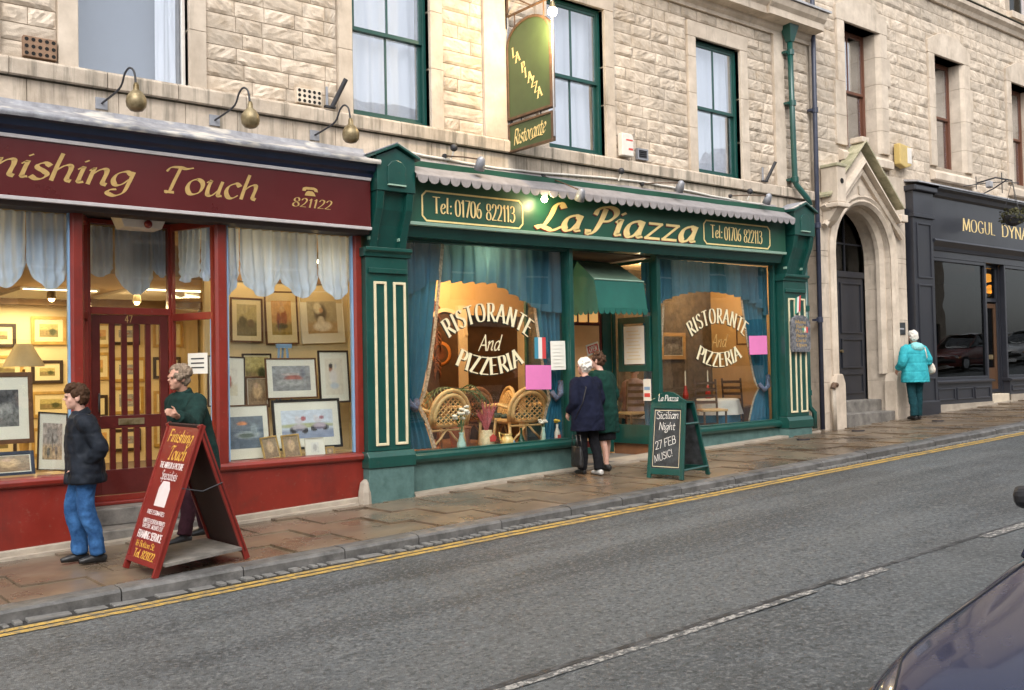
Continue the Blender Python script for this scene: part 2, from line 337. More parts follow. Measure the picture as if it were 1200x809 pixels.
# ---------------------------------------------------------------- lettering: pen strokes
GL = {}
def _def(txt):
    for ln in txt.strip().split('\n'):
        ch, adv, rest = ln.split(' ', 2)
        GL[ch] = (float(adv), [([tuple(map(float, q.split(','))) for q in st.replace('~', '').split()], '~' in st) for st in rest.split('|')])
_def('''a .58 ~.46,.5 .33,.6 .14,.5 .07,.25 .15,.03 .3,.05 .43,.3|~.49,.6 .45,.25 .46,.05 .55,.04
b .56 ~.12,1 .1,.5 .09,.05|~.1,.4 .25,.58 .42,.55 .46,.32 .38,.06 .24,0 .1,.1
c .48 ~.42,.5 .3,.6 .12,.48 .07,.25 .16,.03 .3,.0 .43,.12
d .6 ~.46,.5 .33,.6 .14,.5 .07,.25 .15,.03 .3,.05 .43,.3|~.52,1 .46,.25 .47,.05 .56,.04
e .48 ~.08,.28 .28,.33 .42,.45 .34,.6 .18,.55 .07,.3 .14,.05 .28,.0 .43,.12
f .36 ~.45,.92 .36,1 .26,.85 .2,.4 .16,-.1|.06,.58 .4,.58
g .57 ~.46,.5 .33,.6 .14,.5 .07,.27 .15,.07 .3,.1 .43,.3|~.5,.6 .46,.15 .4,-.2 .22,-.34 .04,-.27 .06,-.15 .2,-.1
h .57 ~.14,1 .1,.5 .08,0|~.09,.33 .25,.56 .39,.6 .43,.45 .41,.1 .5,.03
i .27 ~.03,.5 .13,.6 .12,.3 .12,.06 .22,.05|.13,.8 .2,.86
k .52 ~.12,1 .1,.5 .08,0|.4,.58 .1,.3|~.16,.35 .3,.15 .48,.02
l .26 ~.13,1 .11,.5 .11,.07 .21,.04
m .84 ~.03,.5 .11,.6 .1,.4 .08,0|~.09,.33 .24,.57 .36,.58 .39,.4 .37,0|~.38,.33 .53,.57 .67,.58 .7,.4 .69,.08 .78,.03
n .57 ~.03,.5 .11,.6 .1,.4 .08,0|~.09,.33 .25,.56 .39,.6 .43,.45 .41,.1 .5,.03
o .54 ~.27,.6 .11,.5 .06,.26 .14,.04 .27,0 .42,.1 .47,.34 .41,.53 .27,.6
p .54 ~.12,.6 .1,.2 .06,-.35|~.09,.38 .25,.58 .42,.55 .46,.32 .38,.06 .24,0 .1,.1
r .37 ~.03,.5 .11,.6 .1,.4 .08,0|~.09,.33 .22,.56 .35,.56
s .43 ~.38,.52 .25,.6 .12,.52 .13,.4 .28,.3 .37,.18 .3,.03 .16,0 .04,.08
t .37 ~.2,.82 .16,.4 .15,.1 .24,.0 .35,.07|.03,.58 .35,.58
u .57 ~.03,.52 .12,.6 .1,.3 .13,.05 .26,.03 .4,.25|~.46,.6 .43,.25 .44,.05 .53,.04
z .5 .08,.58 .45,.58|.45,.58 .06,.02|.06,.02 .47,.02
A .7 .02,0 .35,1|.35,1 .68,0|.14,.35 .57,.35
B .6 .1,0 .1,1|~.1,1 .4,.97 .47,.77 .38,.57 .1,.54|~.1,.54 .45,.5 .54,.27 .42,.03 .1,0
C .68 ~.62,.82 .42,1 .18,.88 .07,.5 .18,.12 .42,0 .64,.18
D .74 .1,0 .1,1|~.1,1 .42,.97 .65,.75 .66,.3 .45,.03 .1,0
E .6 .1,0 .1,1|.1,1 .52,1|.1,.53 .45,.53|.1,0 .55,0
F .55 .1,0 .1,1|.1,1 .52,1|.1,.53 .42,.53
G .74 ~.62,.82 .42,1 .18,.88 .07,.5 .18,.12 .42,0 .62,.12|.62,.08 .62,.42|.46,.42 .7,.42
H .72 .1,0 .1,1|.62,0 .62,1|.1,.52 .62,.52
I .27 .13,0 .13,1
K .66 .1,0 .1,1|.56,1 .12,.45|.22,.56 .62,0
L .55 .1,1 .1,0|.1,0 .52,0
M .86 .06,0 .13,1|.13,1 .42,.1|.42,.1 .71,1|.71,1 .79,0
N .73 .1,0 .1,1|.1,1 .62,0|.62,0 .62,1
O .78 ~.39,1 .17,.9 .07,.5 .17,.1 .39,0 .61,.1 .71,.5 .61,.9 .39,1
P .56 .1,0 .1,1|~.1,1 .42,.97 .5,.75 .4,.5 .1,.47
R .62 .1,0 .1,1|~.1,1 .42,.97 .5,.75 .4,.52 .1,.48|.28,.48 .6,0
S .55 ~.47,.84 .3,1 .1,.9 .1,.68 .3,.53 .47,.38 .49,.15 .3,0 .05,.13
T .6 .3,1 .3,0|.0,1 .6,1
U .7 ~.1,1 .1,.35 .2,.05 .36,.0 .53,.07 .6,.35 .6,1
V .66 .02,1 .33,0|.33,0 .64,1
Y .64 .02,1 .32,.48|.62,1 .32,.48|.32,.48 .32,0
Z .6 .06,1 .55,1|.55,1 .04,0|.04,0 .57,0
0 .54 ~.27,1 .1,.85 .06,.5 .1,.15 .27,0 .44,.15 .48,.5 .44,.85 .27,1
1 .36 .08,.82 .22,1|.22,1 .22,0
2 .54 ~.08,.78 .2,1 .4,.95 .46,.75 .35,.42 .06,.02|.06,.02 .5,.02
3 .54 ~.08,.88 .25,1 .44,.9 .42,.65 .22,.55|~.22,.55 .44,.5 .5,.25 .35,.02 .15,0 .04,.12
4 .56 .36,0 .36,1|.36,1 .04,.3|.04,.3 .52,.3
6 .54 ~.42,.96 .2,.8 .08,.45 .1,.15 .27,0 .44,.12 .48,.35 .36,.55 .2,.5 .1,.32
7 .5 .06,1 .48,1|.48,1 .18,0
8 .54 ~.27,.54 .1,.68 .12,.92 .27,1 .42,.92 .44,.68 .27,.54 .08,.35 .08,.1 .27,0 .46,.1 .46,.35 .27,.54
! .26 .13,1 .13,.3|.13,.06 .13,.0
: .24 .11,.08 .14,.02|.11,.52 .14,.46
. .2 .09,.06 .12,.0
& .7 ~.66,.1 .3,.55 .2,.8 .33,1 .46,.82 .3,.55 .1,.3 .12,.05 .33,0 .55,.2 .66,.45
Ł .74 ~.66,.86 .55,1 .42,.9 .36,.5 .26,.16 .1,.0|~.04,.06 .16,.1 .36,.02 .54,-.03 .74,.12
Þ .68 ~.34,.92 .3,.5 .2,.1 .06,.0 .02,.12|~.1,.72 .16,.92 .4,1.02 .62,.94 .66,.74 .52,.52 .3,.48
₮ .62 ~.34,.96 .28,.5 .22,.04 .12,.0|~.0,.8 .08,.96 .3,1 .5,.97 .68,1.03|.1,.0 .34,.0''')
def smooth_pts(p, k=6):
    if len(p) < 3: return p
    closed = p[0] == p[-1]; q = []
    n = len(p)
    for i in range(n-1):
        a = Vector(p[i-1] if i else (p[-2] if closed else p[0])); b = Vector(p[i]); c = Vector(p[i+1]); d = Vector(p[i+2] if i+2 < n else (p[1] if closed else p[-1]))
        for j in range(k):
            t = j/k; q.append(tuple(.5*((2*b)+(c-a)*t+(2*a-5*b+4*c-d)*t*t+(3*b-a-3*c+d)*t**3)))
    q.append(p[-1]); return q
def text_w(s, track=0.): return sum((GL[c][0] if c in GL else .3)+track for c in s)
def strokes(s, slant=0., track=0., serif=0.):
    """list of pen strokes for a line of text, unit cap height"""
    x = 0; out = []
    for ch in s:
        if ch not in GL: x += .3+track; continue
        adv, sts = GL[ch]
        for pts, sm in sts:
            q = smooth_pts(pts) if sm else pts
            if not sm and len(q) == 2: q = [tuple(Vector(q[0]).lerp(Vector(q[1]), t/4)) for t in range(5)]
            out.append([(x+px+slant*py, py) for px, py in q])
            if serif and not sm:
                for e, o in ((pts[0], pts[-1]), (pts[-1], pts[0])):
                    if e[1] in (0., 1.) and abs(e[1]-o[1]) > .5 and ch not in 'Z7':
                        out.append([(x+e[0]-serif+slant*e[1], e[1]), (x+e[0]+slant*e[1], e[1]), (x+e[0]+serif+slant*e[1], e[1])])
        x += adv+track
    return out, x
def letters(s, fmap, size, nib=.13, thin=.03, angle=40, slant=0., track=0., serif=0., width=None, center=False, stretch=1., mb=None, lift=.0005, depth0=0.):
    """ribbon mesh of a line of text; fmap(x, y, d) takes the text's own metres to the world, d is height above the surface"""
    st, w = strokes(s, slant, track, serif)
    sx = size*stretch
    if width: sx = width/w
    mb = mb or MB(); x0 = -w/2 if center else 0
    ta = R(angle)
    for k, q in enumerate(st):
        pl = [Vector((a, b)) for a, b in q]; n = len(pl); vs = []
        for i in range(n):
            d = pl[min(i+1, n-1)]-pl[max(i-1, 0)]
            if d.length < 1e-6: d = Vector((1, 0))
            d.normalize(); ph = math.atan2(d.y, d.x)
            h = .5*max(thin, nib*abs(math.sin(ph-ta))); nn = Vector((-d.y, d.x))
            if i in (0, n-1): pass
            for sg in (1, -1):
                p = pl[i]+nn*h*sg
                if i == 0: p = p-d*thin*.4
                if i == n-1: p = p+d*thin*.4
                vs.append(fmap((p.x+x0)*sx, p.y*size, depth0+lift*(1+(k % 9)*.35)))
        mb.add(vs, [(2*i, 2*i+1, 2*i+3, 2*i+2) for i in range(n-1)])
    return mb
def flat_map(x, y, z, skew=0.):       # text on a wall that faces -Y
    return lambda u, v, d: (x+u, y-d, z+v+skew*u)
def painted(fn, name, parent, o, ux, uy, nu=22, nv=16):
    """a flat print: fine grid with one colour per cell; o corner, ux and uy edge vectors"""
    o = Vector(o); ux = Vector(ux); uy = Vector(uy); mb = MB()
    mb.grid(lambda a, b: tuple(o+ux*a+uy*b), nu, nv)
    me = bpy.data.meshes.new(name); me.from_pydata(mb.v, [], mb.f); me.update()
    ca = me.color_attributes.new('print', 'FLOAT_COLOR', 'CORNER')
    for p in me.polygons:
        i = p.index % nu; j = p.index//nu; c = fn((i+.5)/nu, (j+.5)/nv)
        for li in p.loop_indices: ca.data[li].color = (c[0], c[1], c[2], 1)
    me.materials.append(MATS['print']); ob = bpy.data.objects.new(name, me); col.objects.link(ob)
    if parent is not None: attach(ob, parent)
    return ob
# ================================================================ the street
def sheet(name, x0, x1, ya, yb, dz, material, kind='structure', nx=40, ny=1, fn=None):
    """sheet following the slope; ya, yb functions of x or numbers; fn adds height"""
    A = ya if callable(ya) else (lambda x: ya); B = yb if callable(yb) else (lambda x: yb)
    mb = MB()
    def P(a, b):
        x = x0+(x1-x0)*a; y = A(x)+(B(x)-A(x))*b
        return (x, y, gz(x)+dz+(fn(x, y) if fn else 0))
    mb.grid(P, nx, ny); o = mb.build(name, material); tag(o, kind=kind); return o
sheet('ground', -150, 200, -150, 150, -.2, 'joint', nx=10, ny=10)
sheet('road', -40, 60, -10.45, lambda x: kerb_y(x)-.06, -.11, 'asphalt', nx=60, ny=24, fn=lambda x, y: .05*math.sin(max(0, min(1, (y+10.45)/8))*math.pi)+.006*noise.noise((x*.7, y*.7, 0)))
RD = lambda x, y: gz(x)-.11+.05*math.sin(max(0, min(1, (y+10.45)/8))*math.pi)+.006*noise.noise((x*.7, y*.7, 0))
def paint_line(name, pts, wid, label=None, lift=.006, material='yellow_paint'):
    mb = MB(); k = len(pts); vs = []
    for i, (x, y) in enumerate(pts):
        j = .006*noise.noise((x*3, y, 5)); vs += [(x, y-wid/2+j, RD(x, y-wid/2)+lift), (x, y+wid/2+j*.6, RD(x, y+wid/2)+lift)]
    mb.add(vs, [(2*i, 2*i+2, 2*i+3, 2*i+1) for i in range(k-1)]); o = mb.build(name, material); o['kind'] = 'structure'; return o
xs = [-10+i*.3 for i in range(160)]
paint_line('yellow_line', [(x, kerb_y(x)-.275) for x in xs], .09)
paint_line('yellow_line', [(x, kerb_y(x)-.405) for x in xs], .09)
for a, b, wd in ((-6, -3.2, .1), (.2, 2.6, .1), (3.1, 6.05, .065), (6.3, 6.95, .085), (8.45, 10.6, .11), (12.6, 15.4, .1), (17.2, 20, .1), (22, 25, .1)):
    n = max(3, int((b-a)/.15)); paint_line('centre_dash', [(a+(b-a)*i/n, -6.33-.03*((a+(b-a)*i/n)-5)*.6) for i in range(n+1)], wd, material='white_paint')
# dark tar seam beside the worn centre dashes
mat('tar', (.03, .03, .032), .55, .3, 20, .4, 90)
overlay(MATS['tar'], (.1, .103, .108), 9, .45, .62, fac=.95)
paint_line('tar_seam', [(x*.2, -6.26-.018*(x*.2-5)) for x in range(0, 110)], .05, lift=.004, material='tar')

pave = sheet('pavement', -14, 40, kerb_y, .35, -.03, 'joint', nx=40, ny=2)
slab_meshes = []
for k in range(6):
    mb = MB(); q = [rnd.uniform(-.006, .006) for _ in range(4)]
    mb.hexa([(0, 0, -.04), (1, 0, -.04), (1, 1, -.04), (0, 1, -.04), (.0, 0, q[0]), (1, .0, q[1]), (1, 1, q[2]), (0, 1, q[3])])
    me = mb.mesh('flagstone'); me.materials.append(MATS['flag']); slab_meshes.append(me)
count = 0
for row in range(4):
    x = -4.-rnd.random()*.4
    while x < 30:
        L = rnd.uniform(.62, 1.05); 
        ya = kerb_y(x+L/2)+.15; d = (.3-ya)/4; y0 = ya+row*d
        o = bpy.data.objects.new('flagstone', slab_meshes[rnd.randrange(6)]); col.objects.link(o)
        o.matrix_world = Matrix.Translation((x+.0025, y0+.0025, gz(x)+rnd.uniform(-.003, .003))) @ Matrix(((L-.005, 0, 0, 0), (-.021*L, d-.005, 0, 0), (.0395*L, 0, 1, 0), (0, 0, 0, 1)))
        o.parent = pave; x += L; count += 1
# kerbstones: worn, with a flat top and a rounded nose
x = -6.
kerb = None
while x < 32:
    L = rnd.uniform(.75, 1.1); y = kerb_y(x+L/2)
    h = rnd.uniform(-.006, .006)
    mb = MB(); pr = [(.15, -.16), (-.06, -.16), (-.055, -.03), (-.035, -.008), (.0, 0), (.15, 0)]
    vs = []
    for xx in (x+.006, x+L-.006): vs += [(xx, kerb_y(xx)+p[0], gz(xx)+p[1]+h) for p in pr]
    n = len(pr); mb.add(vs, [tuple(range(n))[::-1], tuple(range(n, 2*n))]+[(i, (i+1) % n, n+(i+1) % n, n+i) for i in range(n)])
    o = mb.build('kerbstone', 'kerb', pave); x += L
MATS['gutter_dirt'] = mat('gutter_dirt', (.028, .026, .024), .8, .4, 20, .3, 60)
sheet('gutter', -6, 26, lambda x: kerb_y(x)-.205, lambda x: kerb_y(x)-.055, -.104, 'gutter_dirt', nx=60)
# channel of small setts along the foot of the kerb
mb = MB(); x = -6.
while x < 26:
    L = rnd.uniform(.07, .13) if noise.noise((x*.6, 0, 0)) > -.1 else rnd.uniform(.2, .4); y = kerb_y(x)-.065
    z = gz(x)-.085+rnd.uniform(-.008, .006)
    mb.box(x+.018, x+L-.018, y-.115+rnd.uniform(-.008, .008), y, z-.06, z); x += L
o = mb.build('gutter_setts', 'sett', None, bevel=.006); tag(o, 'row of small worn grey setts along the foot of the kerb', 'gutter', kind='stuff')
# narrow stone apron against the shopfronts
mb = MB()
for a, b in ((-3, 6.0), (6.8, 15.4), (18.6, 29)): mb.box(a, b, -.16, .32, -.05, .018, skew=.0395)
o = mb.build('shopfront_apron', 'kerb'); tag(o, kind='structure'); MATS['apron'] = mat('apron', (.36, .31, .25), .6, .2, 5, .3, 50); o.data.materials[0] = MATS['apron']

for cx_, cy_, lab in ((15.76, -.67, 'small round iron cover in the pavement by the blue downpipe'), (17.9, -1.0, 'small round iron cover in the pavement near the person in turquoise'), (14.2, -.62, 'small round iron cover in the pavement before the striped pilaster')):
    g = thing('stopcock_cover', lab, 'cover', (cx_, cy_, gz(cx_))); MB().lathe([(.11, -.03), (.11, .008), (.09, .01)], (cx_, cy_, gz(cx_)), 14).build('rim', 'iron', g); MB().lathe([(.085, .0), (.085, .012), (.02, .013)], (cx_, cy_, gz(cx_)), 12).build('lid', 'rust_iron', g)
# ---- the other side of the street, behind the camera (seen only as reflections)
sheet('opposite_pavement', -20, 60, -14.5, -10.45, .01, 'flag', nx=20, ny=2)
HN = ('first', 'second', 'third', 'fourth', 'fifth', 'sixth', 'seventh', 'eighth', 'ninth', 'tenth')
def opp_house(x0, x1, h, base, c, i=0):
    g = thing('terraced_house', 'stone terraced house on the camera side of the street, %s counted uphill' % HN[i], 'house', (x0, -15, base), 'houses across the street')
    wins = []; W = x1-x0
    for zc in (4.4, 7.3):
        for t in (.25, .75): wins.append((x0+W*t-.55, x0+W*t+.55, base+zc-.9, base+zc+.9))
    wins.append((x0+.5, x1-1.8, base+.8, base+2.7)); wins.append((x1-1.3, x1-.4, base+.1, base+2.2))
    wall_open(x0, x1, base-.4, base+h, -14.8, -14.5, wins).build('wall', c, g)
    for i, q in enumerate(wins):
        MB().box(q[0], q[1], -14.72, -14.66, q[2], q[3]).build('door' if i == len(wins)-1 else 'window', 'navy_paint' if i == len(wins)-1 else 'black_hole', g)
        if i < 4:
            MB().box(q[0], q[1], -14.66, -14.62, (q[2]+q[3])/2-.03, (q[2]+q[3])/2+.03).build('glazing_bar', 'white_trim', g)
            MB().box(q[0]-.1, q[1]+.1, -14.6, -14.4, q[2]-.12, q[2]-.003).build('sill', 'ashlar', g)
    MB().prism([(-14.3, base+h), (-14.3, base+h+.15), (-18.5, base+h+2.6), (-22, base+h+.1), (-22, base+h)], 'x', x0, x1).build('roof', 'lead_clean', g)
def wall_open(x0, x1, z0, z1, y0, y1, holes):
    xs = sorted({x0, x1, *[min(max(h[i], x0), x1) for h in holes for i in (0, 1)]}); zs = sorted({z0, z1, *[min(max(h[i], z0), z1) for h in holes for i in (2, 3)]})
    mb = MB()
    for j in range(len(zs)-1):
        run = None
        for i in range(len(xs)-1):
            cx = (xs[i]+xs[i+1])/2; cz = (zs[j]+zs[j+1])/2
            hole = any(h[0] < cx < h[1] and h[2] < cz < h[3] for h in holes)
            if hole:
                if run is not None: mb.box(run, xs[i], y0, y1, zs[j], zs[j+1]); run = None
            elif run is None: run = xs[i]
        if run is not None: mb.box(run, xs[-1], y0, y1, zs[j], zs[j+1])
    return mb
x = -14
for i in range(10):
    L = 6.2; opp_house(x, x+L-.02, 7.2+.4*(i % 3), gz(x)-.1, 'ashlar' if i % 2 else 'stone', i); x += L
# ================================================================ the long stone terrace above the shops
WIN = [(-.26, .89), (2.92, 4.07), (6.09, 7.24), (9.24, 10.38), (12.44, 13.58)]
SZ, HZ = 4.93, 7.14
ter = thing('stone_terrace', 'long pale stone terrace with rock faced upper wall and tall sash windows over two shops', 'building', (7, .3, .3))
holes = [(a, b, SZ, HZ) for a, b in WIN]+[(2.9, 3.9, 8.35, 10.2), (6.1, 7.1, 8.35, 10.2), (9.3, 10.3, 8.35, 10.2), (13.55, 14.75, 8.25, 10.2)]
wall_open(-6, 15.6, 4.45, 11, .03, .5, holes).build('wall', 'mortar', ter)
wall_open(-6, .45, -.5, 4.45, .03, .5, [(-3, -1.8, .2, 2.6)]).build('wall', 'ashlar', ter)
MB().box(-3, -1.8, .2, .3, -.2, 2.6).build('door', 'navy_paint', ter)
# rear shell so that the rooms are enclosed
MB().box(-6, 15.6, 9, 9.2, -.5, 11).build('rear_wall', 'mortar', ter)
MB().prism([(-.1, 11), (.3, 11), (5, 14), (9.2, 11), (9.2, 10.9), (-.1, 10.9)], 'x', -6, 15.6).build('roof', 'lead_clean', ter)
MB().box(-6, 15.6, .51, 9, 4.2, 4.4).build('upper_floor', 'mortar', ter)
MB().box(-6, 15.6, 2.4, 2.5, 4.4, 10.9).build('room_partition', 'mortar', ter)
# one row of rock faced walling: unit meshes, scaled to each block
def rock_mesh(k):
    r = random.Random(100+k); mb = MB(); nu, nv = 8, 5
    dp = r.uniform(.011, .024)
    def P(a, b):
        e = min(a, 1-a)*nu; f = min(b, 1-b)*nv
        g = min(1, e/.9)*min(1, f/.9)
        y = -dp*g*(.6+.7*noise.noise((a*3.1+k*7, b*2.1, k))+.5*abs(noise.noise((a*5+k, b*4, k*2.))))-.01*g*noise.noise((a*9, b*7, k*3.))
        ja = .012*noise.noise((b*5, k, 2)) if 0 < a < 1 else 0
        return (a-.5+ja, min(y, -.001), b-.5)
    mb.grid(P, nu, nv)
    ring = [i for i in range(nu+1)]+[(j+1)*(nu+1)-1 for j in range(1, nv+1)]+[nv*(nu+1)+i for i in range(nu-1, -1, -1)]+[j*(nu+1) for j in range(nv-1, 0, -1)]
    o = len(mb.v); mb.v += [(mb.v[i][0], .05, mb.v[i][2]) for i in ring]
    n = len(ring); mb.f += [(ring[i], o+i, o+(i+1) % n, ring[(i+1) % n]) for i in range(n)]
    me = mb.mesh('stone_block'); me.materials.append(MATS['stone']); return me
rocks = [rock_mesh(k) for k in range(14)]
def courses(x0, x1, z0, z1, h, keep, wmin, wmax, seed):
    """blocks of every course, cut by the surrounds in keep (x0,x1,z0,z1)"""
    r = random.Random(seed); out = []; n = round((z1-z0)/h); h = (z1-z0)/n
    for i in range(n):
        a = z0+i*h; c = a+h/2; cuts = sorted([(k[0], k[1]) for k in keep if k[2] < c < k[3]]); x = x0; segs = []
        for k in cuts:
            if k[0] > x: segs.append((x, k[0]))
            x = max(x, k[1])
        if x < x1: segs.append((x, x1))
        for s, e in segs:
            x = s
            while x < e-.02:
                L = r.uniform(wmin, wmax)
                if e-(x+L) < wmin*.6: L = e-x
                out.append((x, x+L, a, a+h)); x += L
    return out
def proj(p):
    d = Vector(p)-CAM; z = d.dot(fw); return (600+1167*d.dot(r2)/z, 404.5-1167*d.dot(u2)/z, z)
def lay(blocks, parent, y, limit=300):
    vis = []; rest = []
    for b in blocks:
        q = proj(((b[0]+b[1])/2, y, (b[2]+b[3])/2)); ok = -15 < q[0] < 1215 and -8 < q[1] < 809 and q[2] > 0
        (vis if ok else rest).append((((b[1]-b[0])/q[2])*((b[3]-b[2])/q[2]), b))
    vis.sort(reverse=True); rest += vis[limit:]
    for _, b in vis[:limit]:
        o = bpy.data.objects.new('stone_block', rocks[rnd.randrange(14)]); col.objects.link(o)
        sx = (b[1]-b[0]-.009)*rnd.choice((1, -1)); o.scale = (sx, rnd.uniform(.7, 1.25), b[3]-b[2]-.009)
        o.location = ((b[0]+b[1])/2, y, (b[2]+b[3])/2); attach(o, parent)
    if rest:
        mb = MB()
        for _, b in rest:
            me = rocks[rnd.randrange(14)]; w_, h_ = b[1]-b[0]-.009, b[3]-b[2]-.009; cx, cz = (b[0]+b[1])/2, (b[2]+b[3])/2
            mb.add([(cx+v.co.x*w_, y+v.co.y, cz+v.co.z*h_) for v in me.vertices], [tuple(p.vertices) for p in me.polygons])
        o = mb.build('walling', 'stone', parent); o['kind'] = 'stuff'
STRIP = [(1.9, 2.2), (8.1, 8.5), (14.5, 14.78)]
keep = [(a-.2, b+.2, 4, 7.4) for a, b in WIN]+[(a, b, 4, 7.6) for a, b in STRIP]
lay(courses(-6, 15.55, SZ, 7.6, .178, keep, .24, .58, 3), ter, .02)
lay(courses(-6, 15.55, 8.2, 11, .2, [(h[0]-.2, h[1]+.2, 8, 10.4) for h in holes[5:]], .4, .8, 4), ter, .02, 10)
# ashlar strips, window surrounds
for a, b in STRIP:
    MB().box(a, b, -.035, .028, SZ+.003, 7.6).build('pilaster_strip', 'ashlar', ter, bevel=.006)
for a, b in WIN:
    s = MB()
    for x0, x1 in ((a-.19, a), (b, b+.19)):
        z = SZ+.002
        while z < HZ-.01:
            h = rnd.uniform(.5, .8); h = h if HZ-z-h > .3 else HZ-z
            MB().box(x0, x1, -.022, .3, z, z+h-.004).build('jamb_stone', 'ashlar', ter, bevel=.005); z += h
    MB().box(a-.195, b+.195, -.024, .3, HZ, HZ+.25).build('lintel', 'ashlar', ter, bevel=.006)
for a, b, c, d in holes[5:]:
    for q in ((a-.19, a, c, d), (b, b+.19, c, d), (a-.19, b+.19, d, d+.2)): MB().box(q[0], q[1], -.022, .3, q[2], q[3]).build('jamb_stone', 'ashlar', ter)
    MB().box(a, b, .2, .24, c, d).build('window', 'dark_glass', ter)
# sill course and the smooth band under it, stone by stone
x = -6.
while x < 15.55:
    L = min(rnd.uniform(.7, 1.25), 15.57-x); L = L if 15.57-x-L > .4 else 15.57-x
    MB().prism([(-.075, 4.755), (-.08, 4.9), (-.055, 4.927), (.04, 4.927), (.04, 4.755)], 'x', x+.003, x+L-.004).build('sill_stone', 'sill_stone', ter, bevel=.006)
    x += L
x = -6.
while x < 15.55:
    L = min(rnd.uniform(.5, .9), 15.57-x); L = L if 15.57-x-L > .3 else 15.57-x
    MB().box(x+.002, x+L-.003, -.012, .028, 4.2, 4.735).build('band_stone', 'sill_stone', ter, bevel=.005); x += L
MB().box(-6, 15.56, -.008, .028, 4.735, 4.757).build('drip_groove', 'dirt_groove', ter)
# cornice, breaking forward at the right end
cpf = lambda e: [(.03, 7.6), (-.03, 7.6), (-.03, 7.66), (-.08, 7.7), (-.1, 7.76), (-.28-e, 7.78), (-.28-e, 7.9), (-.34-e, 7.96), (-.38-e, 8.06), (.03, 8.1)]
x = -6.
while x < 14:
    L = min(1.3, 14.0-x); L = L if 14.0-x-L > .4 else 14.0-x
    MB().prism(cpf(0), 'x', x, x+L-.004).build('cornice_stone', 'ashlar', ter); x += L
MB().prism(cpf(.05), 'x', 14.0, 15.6).build('cornice_stone', 'ashlar', ter)
MB().prism([(-.46, 8.075), (-.46, 8.11), (.03, 8.18), (.03, 8.11)], 'x', -6, 15.66).build('lead_capping', 'lead_clean', ter)
# windows
mat('sash_green', (.006, .06, .05), .4, .12, 6, .05, 40, coat=.2)
cloth('net', (.88, .88, .89), .06, .12, .96, 9, (1, 1, .08))
mat('reflected_sky_grey', (.24, .26, .29), .8, .06, 2, 0)
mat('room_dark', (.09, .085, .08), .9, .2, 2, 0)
def curtain(x0, x1, z0, z1, y, amp=.03, freq=26., ns=60, nz=8, lean=0.):
    mb = MB()
    mb.grid(lambda a, b: (x0+(x1-x0)*a+lean*b, y+amp*math.sin(freq*(x0+(x1-x0)*a)+1.3*noise.noise((a*4, b*2, x0)))*(.5+.5*(1-b)) + .02*noise.noise((a*8, b*3, x0+3)), z0+(z1-z0)*b), ns, nz)
    return mb
def ring_box(x0, x1, z0, z1, y0, y1, l, r=None, t=None, b=None):
    r = l if r is None else r; t = l if t is None else t; b = l if b is None else b
    return MB().box(x0, x0+l, y0, y1, z0, z1).box(x1-r, x1, y0, y1, z0, z1).box(x0+l, x1-r, y0, y1, z1-t, z1).box(x0+l, x1-r, y0, y1, z0, z0+b)
def sash(a, b, z0, z1, y, parent, paint, cur=True, mid=.5):
    wn = ring_box(a+.002, b-.002, z0+.002, z1-.002, y, y+.12, .05, .05, .05, .06).build('window', paint, parent, bevel=.004)
    zm = z0+(z1-z0)*mid; xm = (a+b)/2
    def sh(zz0, zz1, yy):
        s = ring_box(a+.053, b-.053, zz0, zz1, yy, yy+.04, .045, .045, .04, .05); s.box(xm-.011, xm+.011, yy+.004, yy+.036, zz0+.05, zz1-.04)
        s.build('sash', paint, wn, bevel=.003)
        MB().box(a+.1, b-.1, yy+.017, yy+.022, zz0+.048, zz1-.038).build('pane', 'sash_glass', wn)
    sh(zm-.02, z1-.053, y+.01); sh(z0+.063, zm+.025, y+.053)
    if cur: curtain(a+.04, b-.04, z0+.02, z1, y+.2, .02, 30).build('net_curtain', 'net', wn, smooth=True)
    return wn
for i, (a, b) in enumerate(WIN):
    if i == 1:
        wn = ring_box(a+.002, b-.002, SZ+.002, HZ, .1, .16, .035).build('window', 'white_plastic', ter, bevel=.004)
        tag(wn, 'white framed plain window without glazing bars')
        MB().box(a+.035, b-.035, .125, .131, SZ+.037, HZ-.037).build('pane', 'plain_glass', wn)
        curtain(b-.26, b-.04, SZ+.02, HZ, .3, .015, 40, 20).build('net_curtain', 'net', wn, smooth=True)
        MB().box(a-.1, b-.0, .5, .52, SZ-.1, HZ+.1).build('blind', 'reflected_sky_grey', wn)  # grey sheet whose tone stands for sky reflected in this pane
    else: sash(a, b, SZ, HZ, .09, ter, 'sash_green')
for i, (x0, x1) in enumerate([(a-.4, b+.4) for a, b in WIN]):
    MB().box(x0, x1, 1.3, 1.32, 4.42, 8).build('room_wall', 'room_dark', ter)
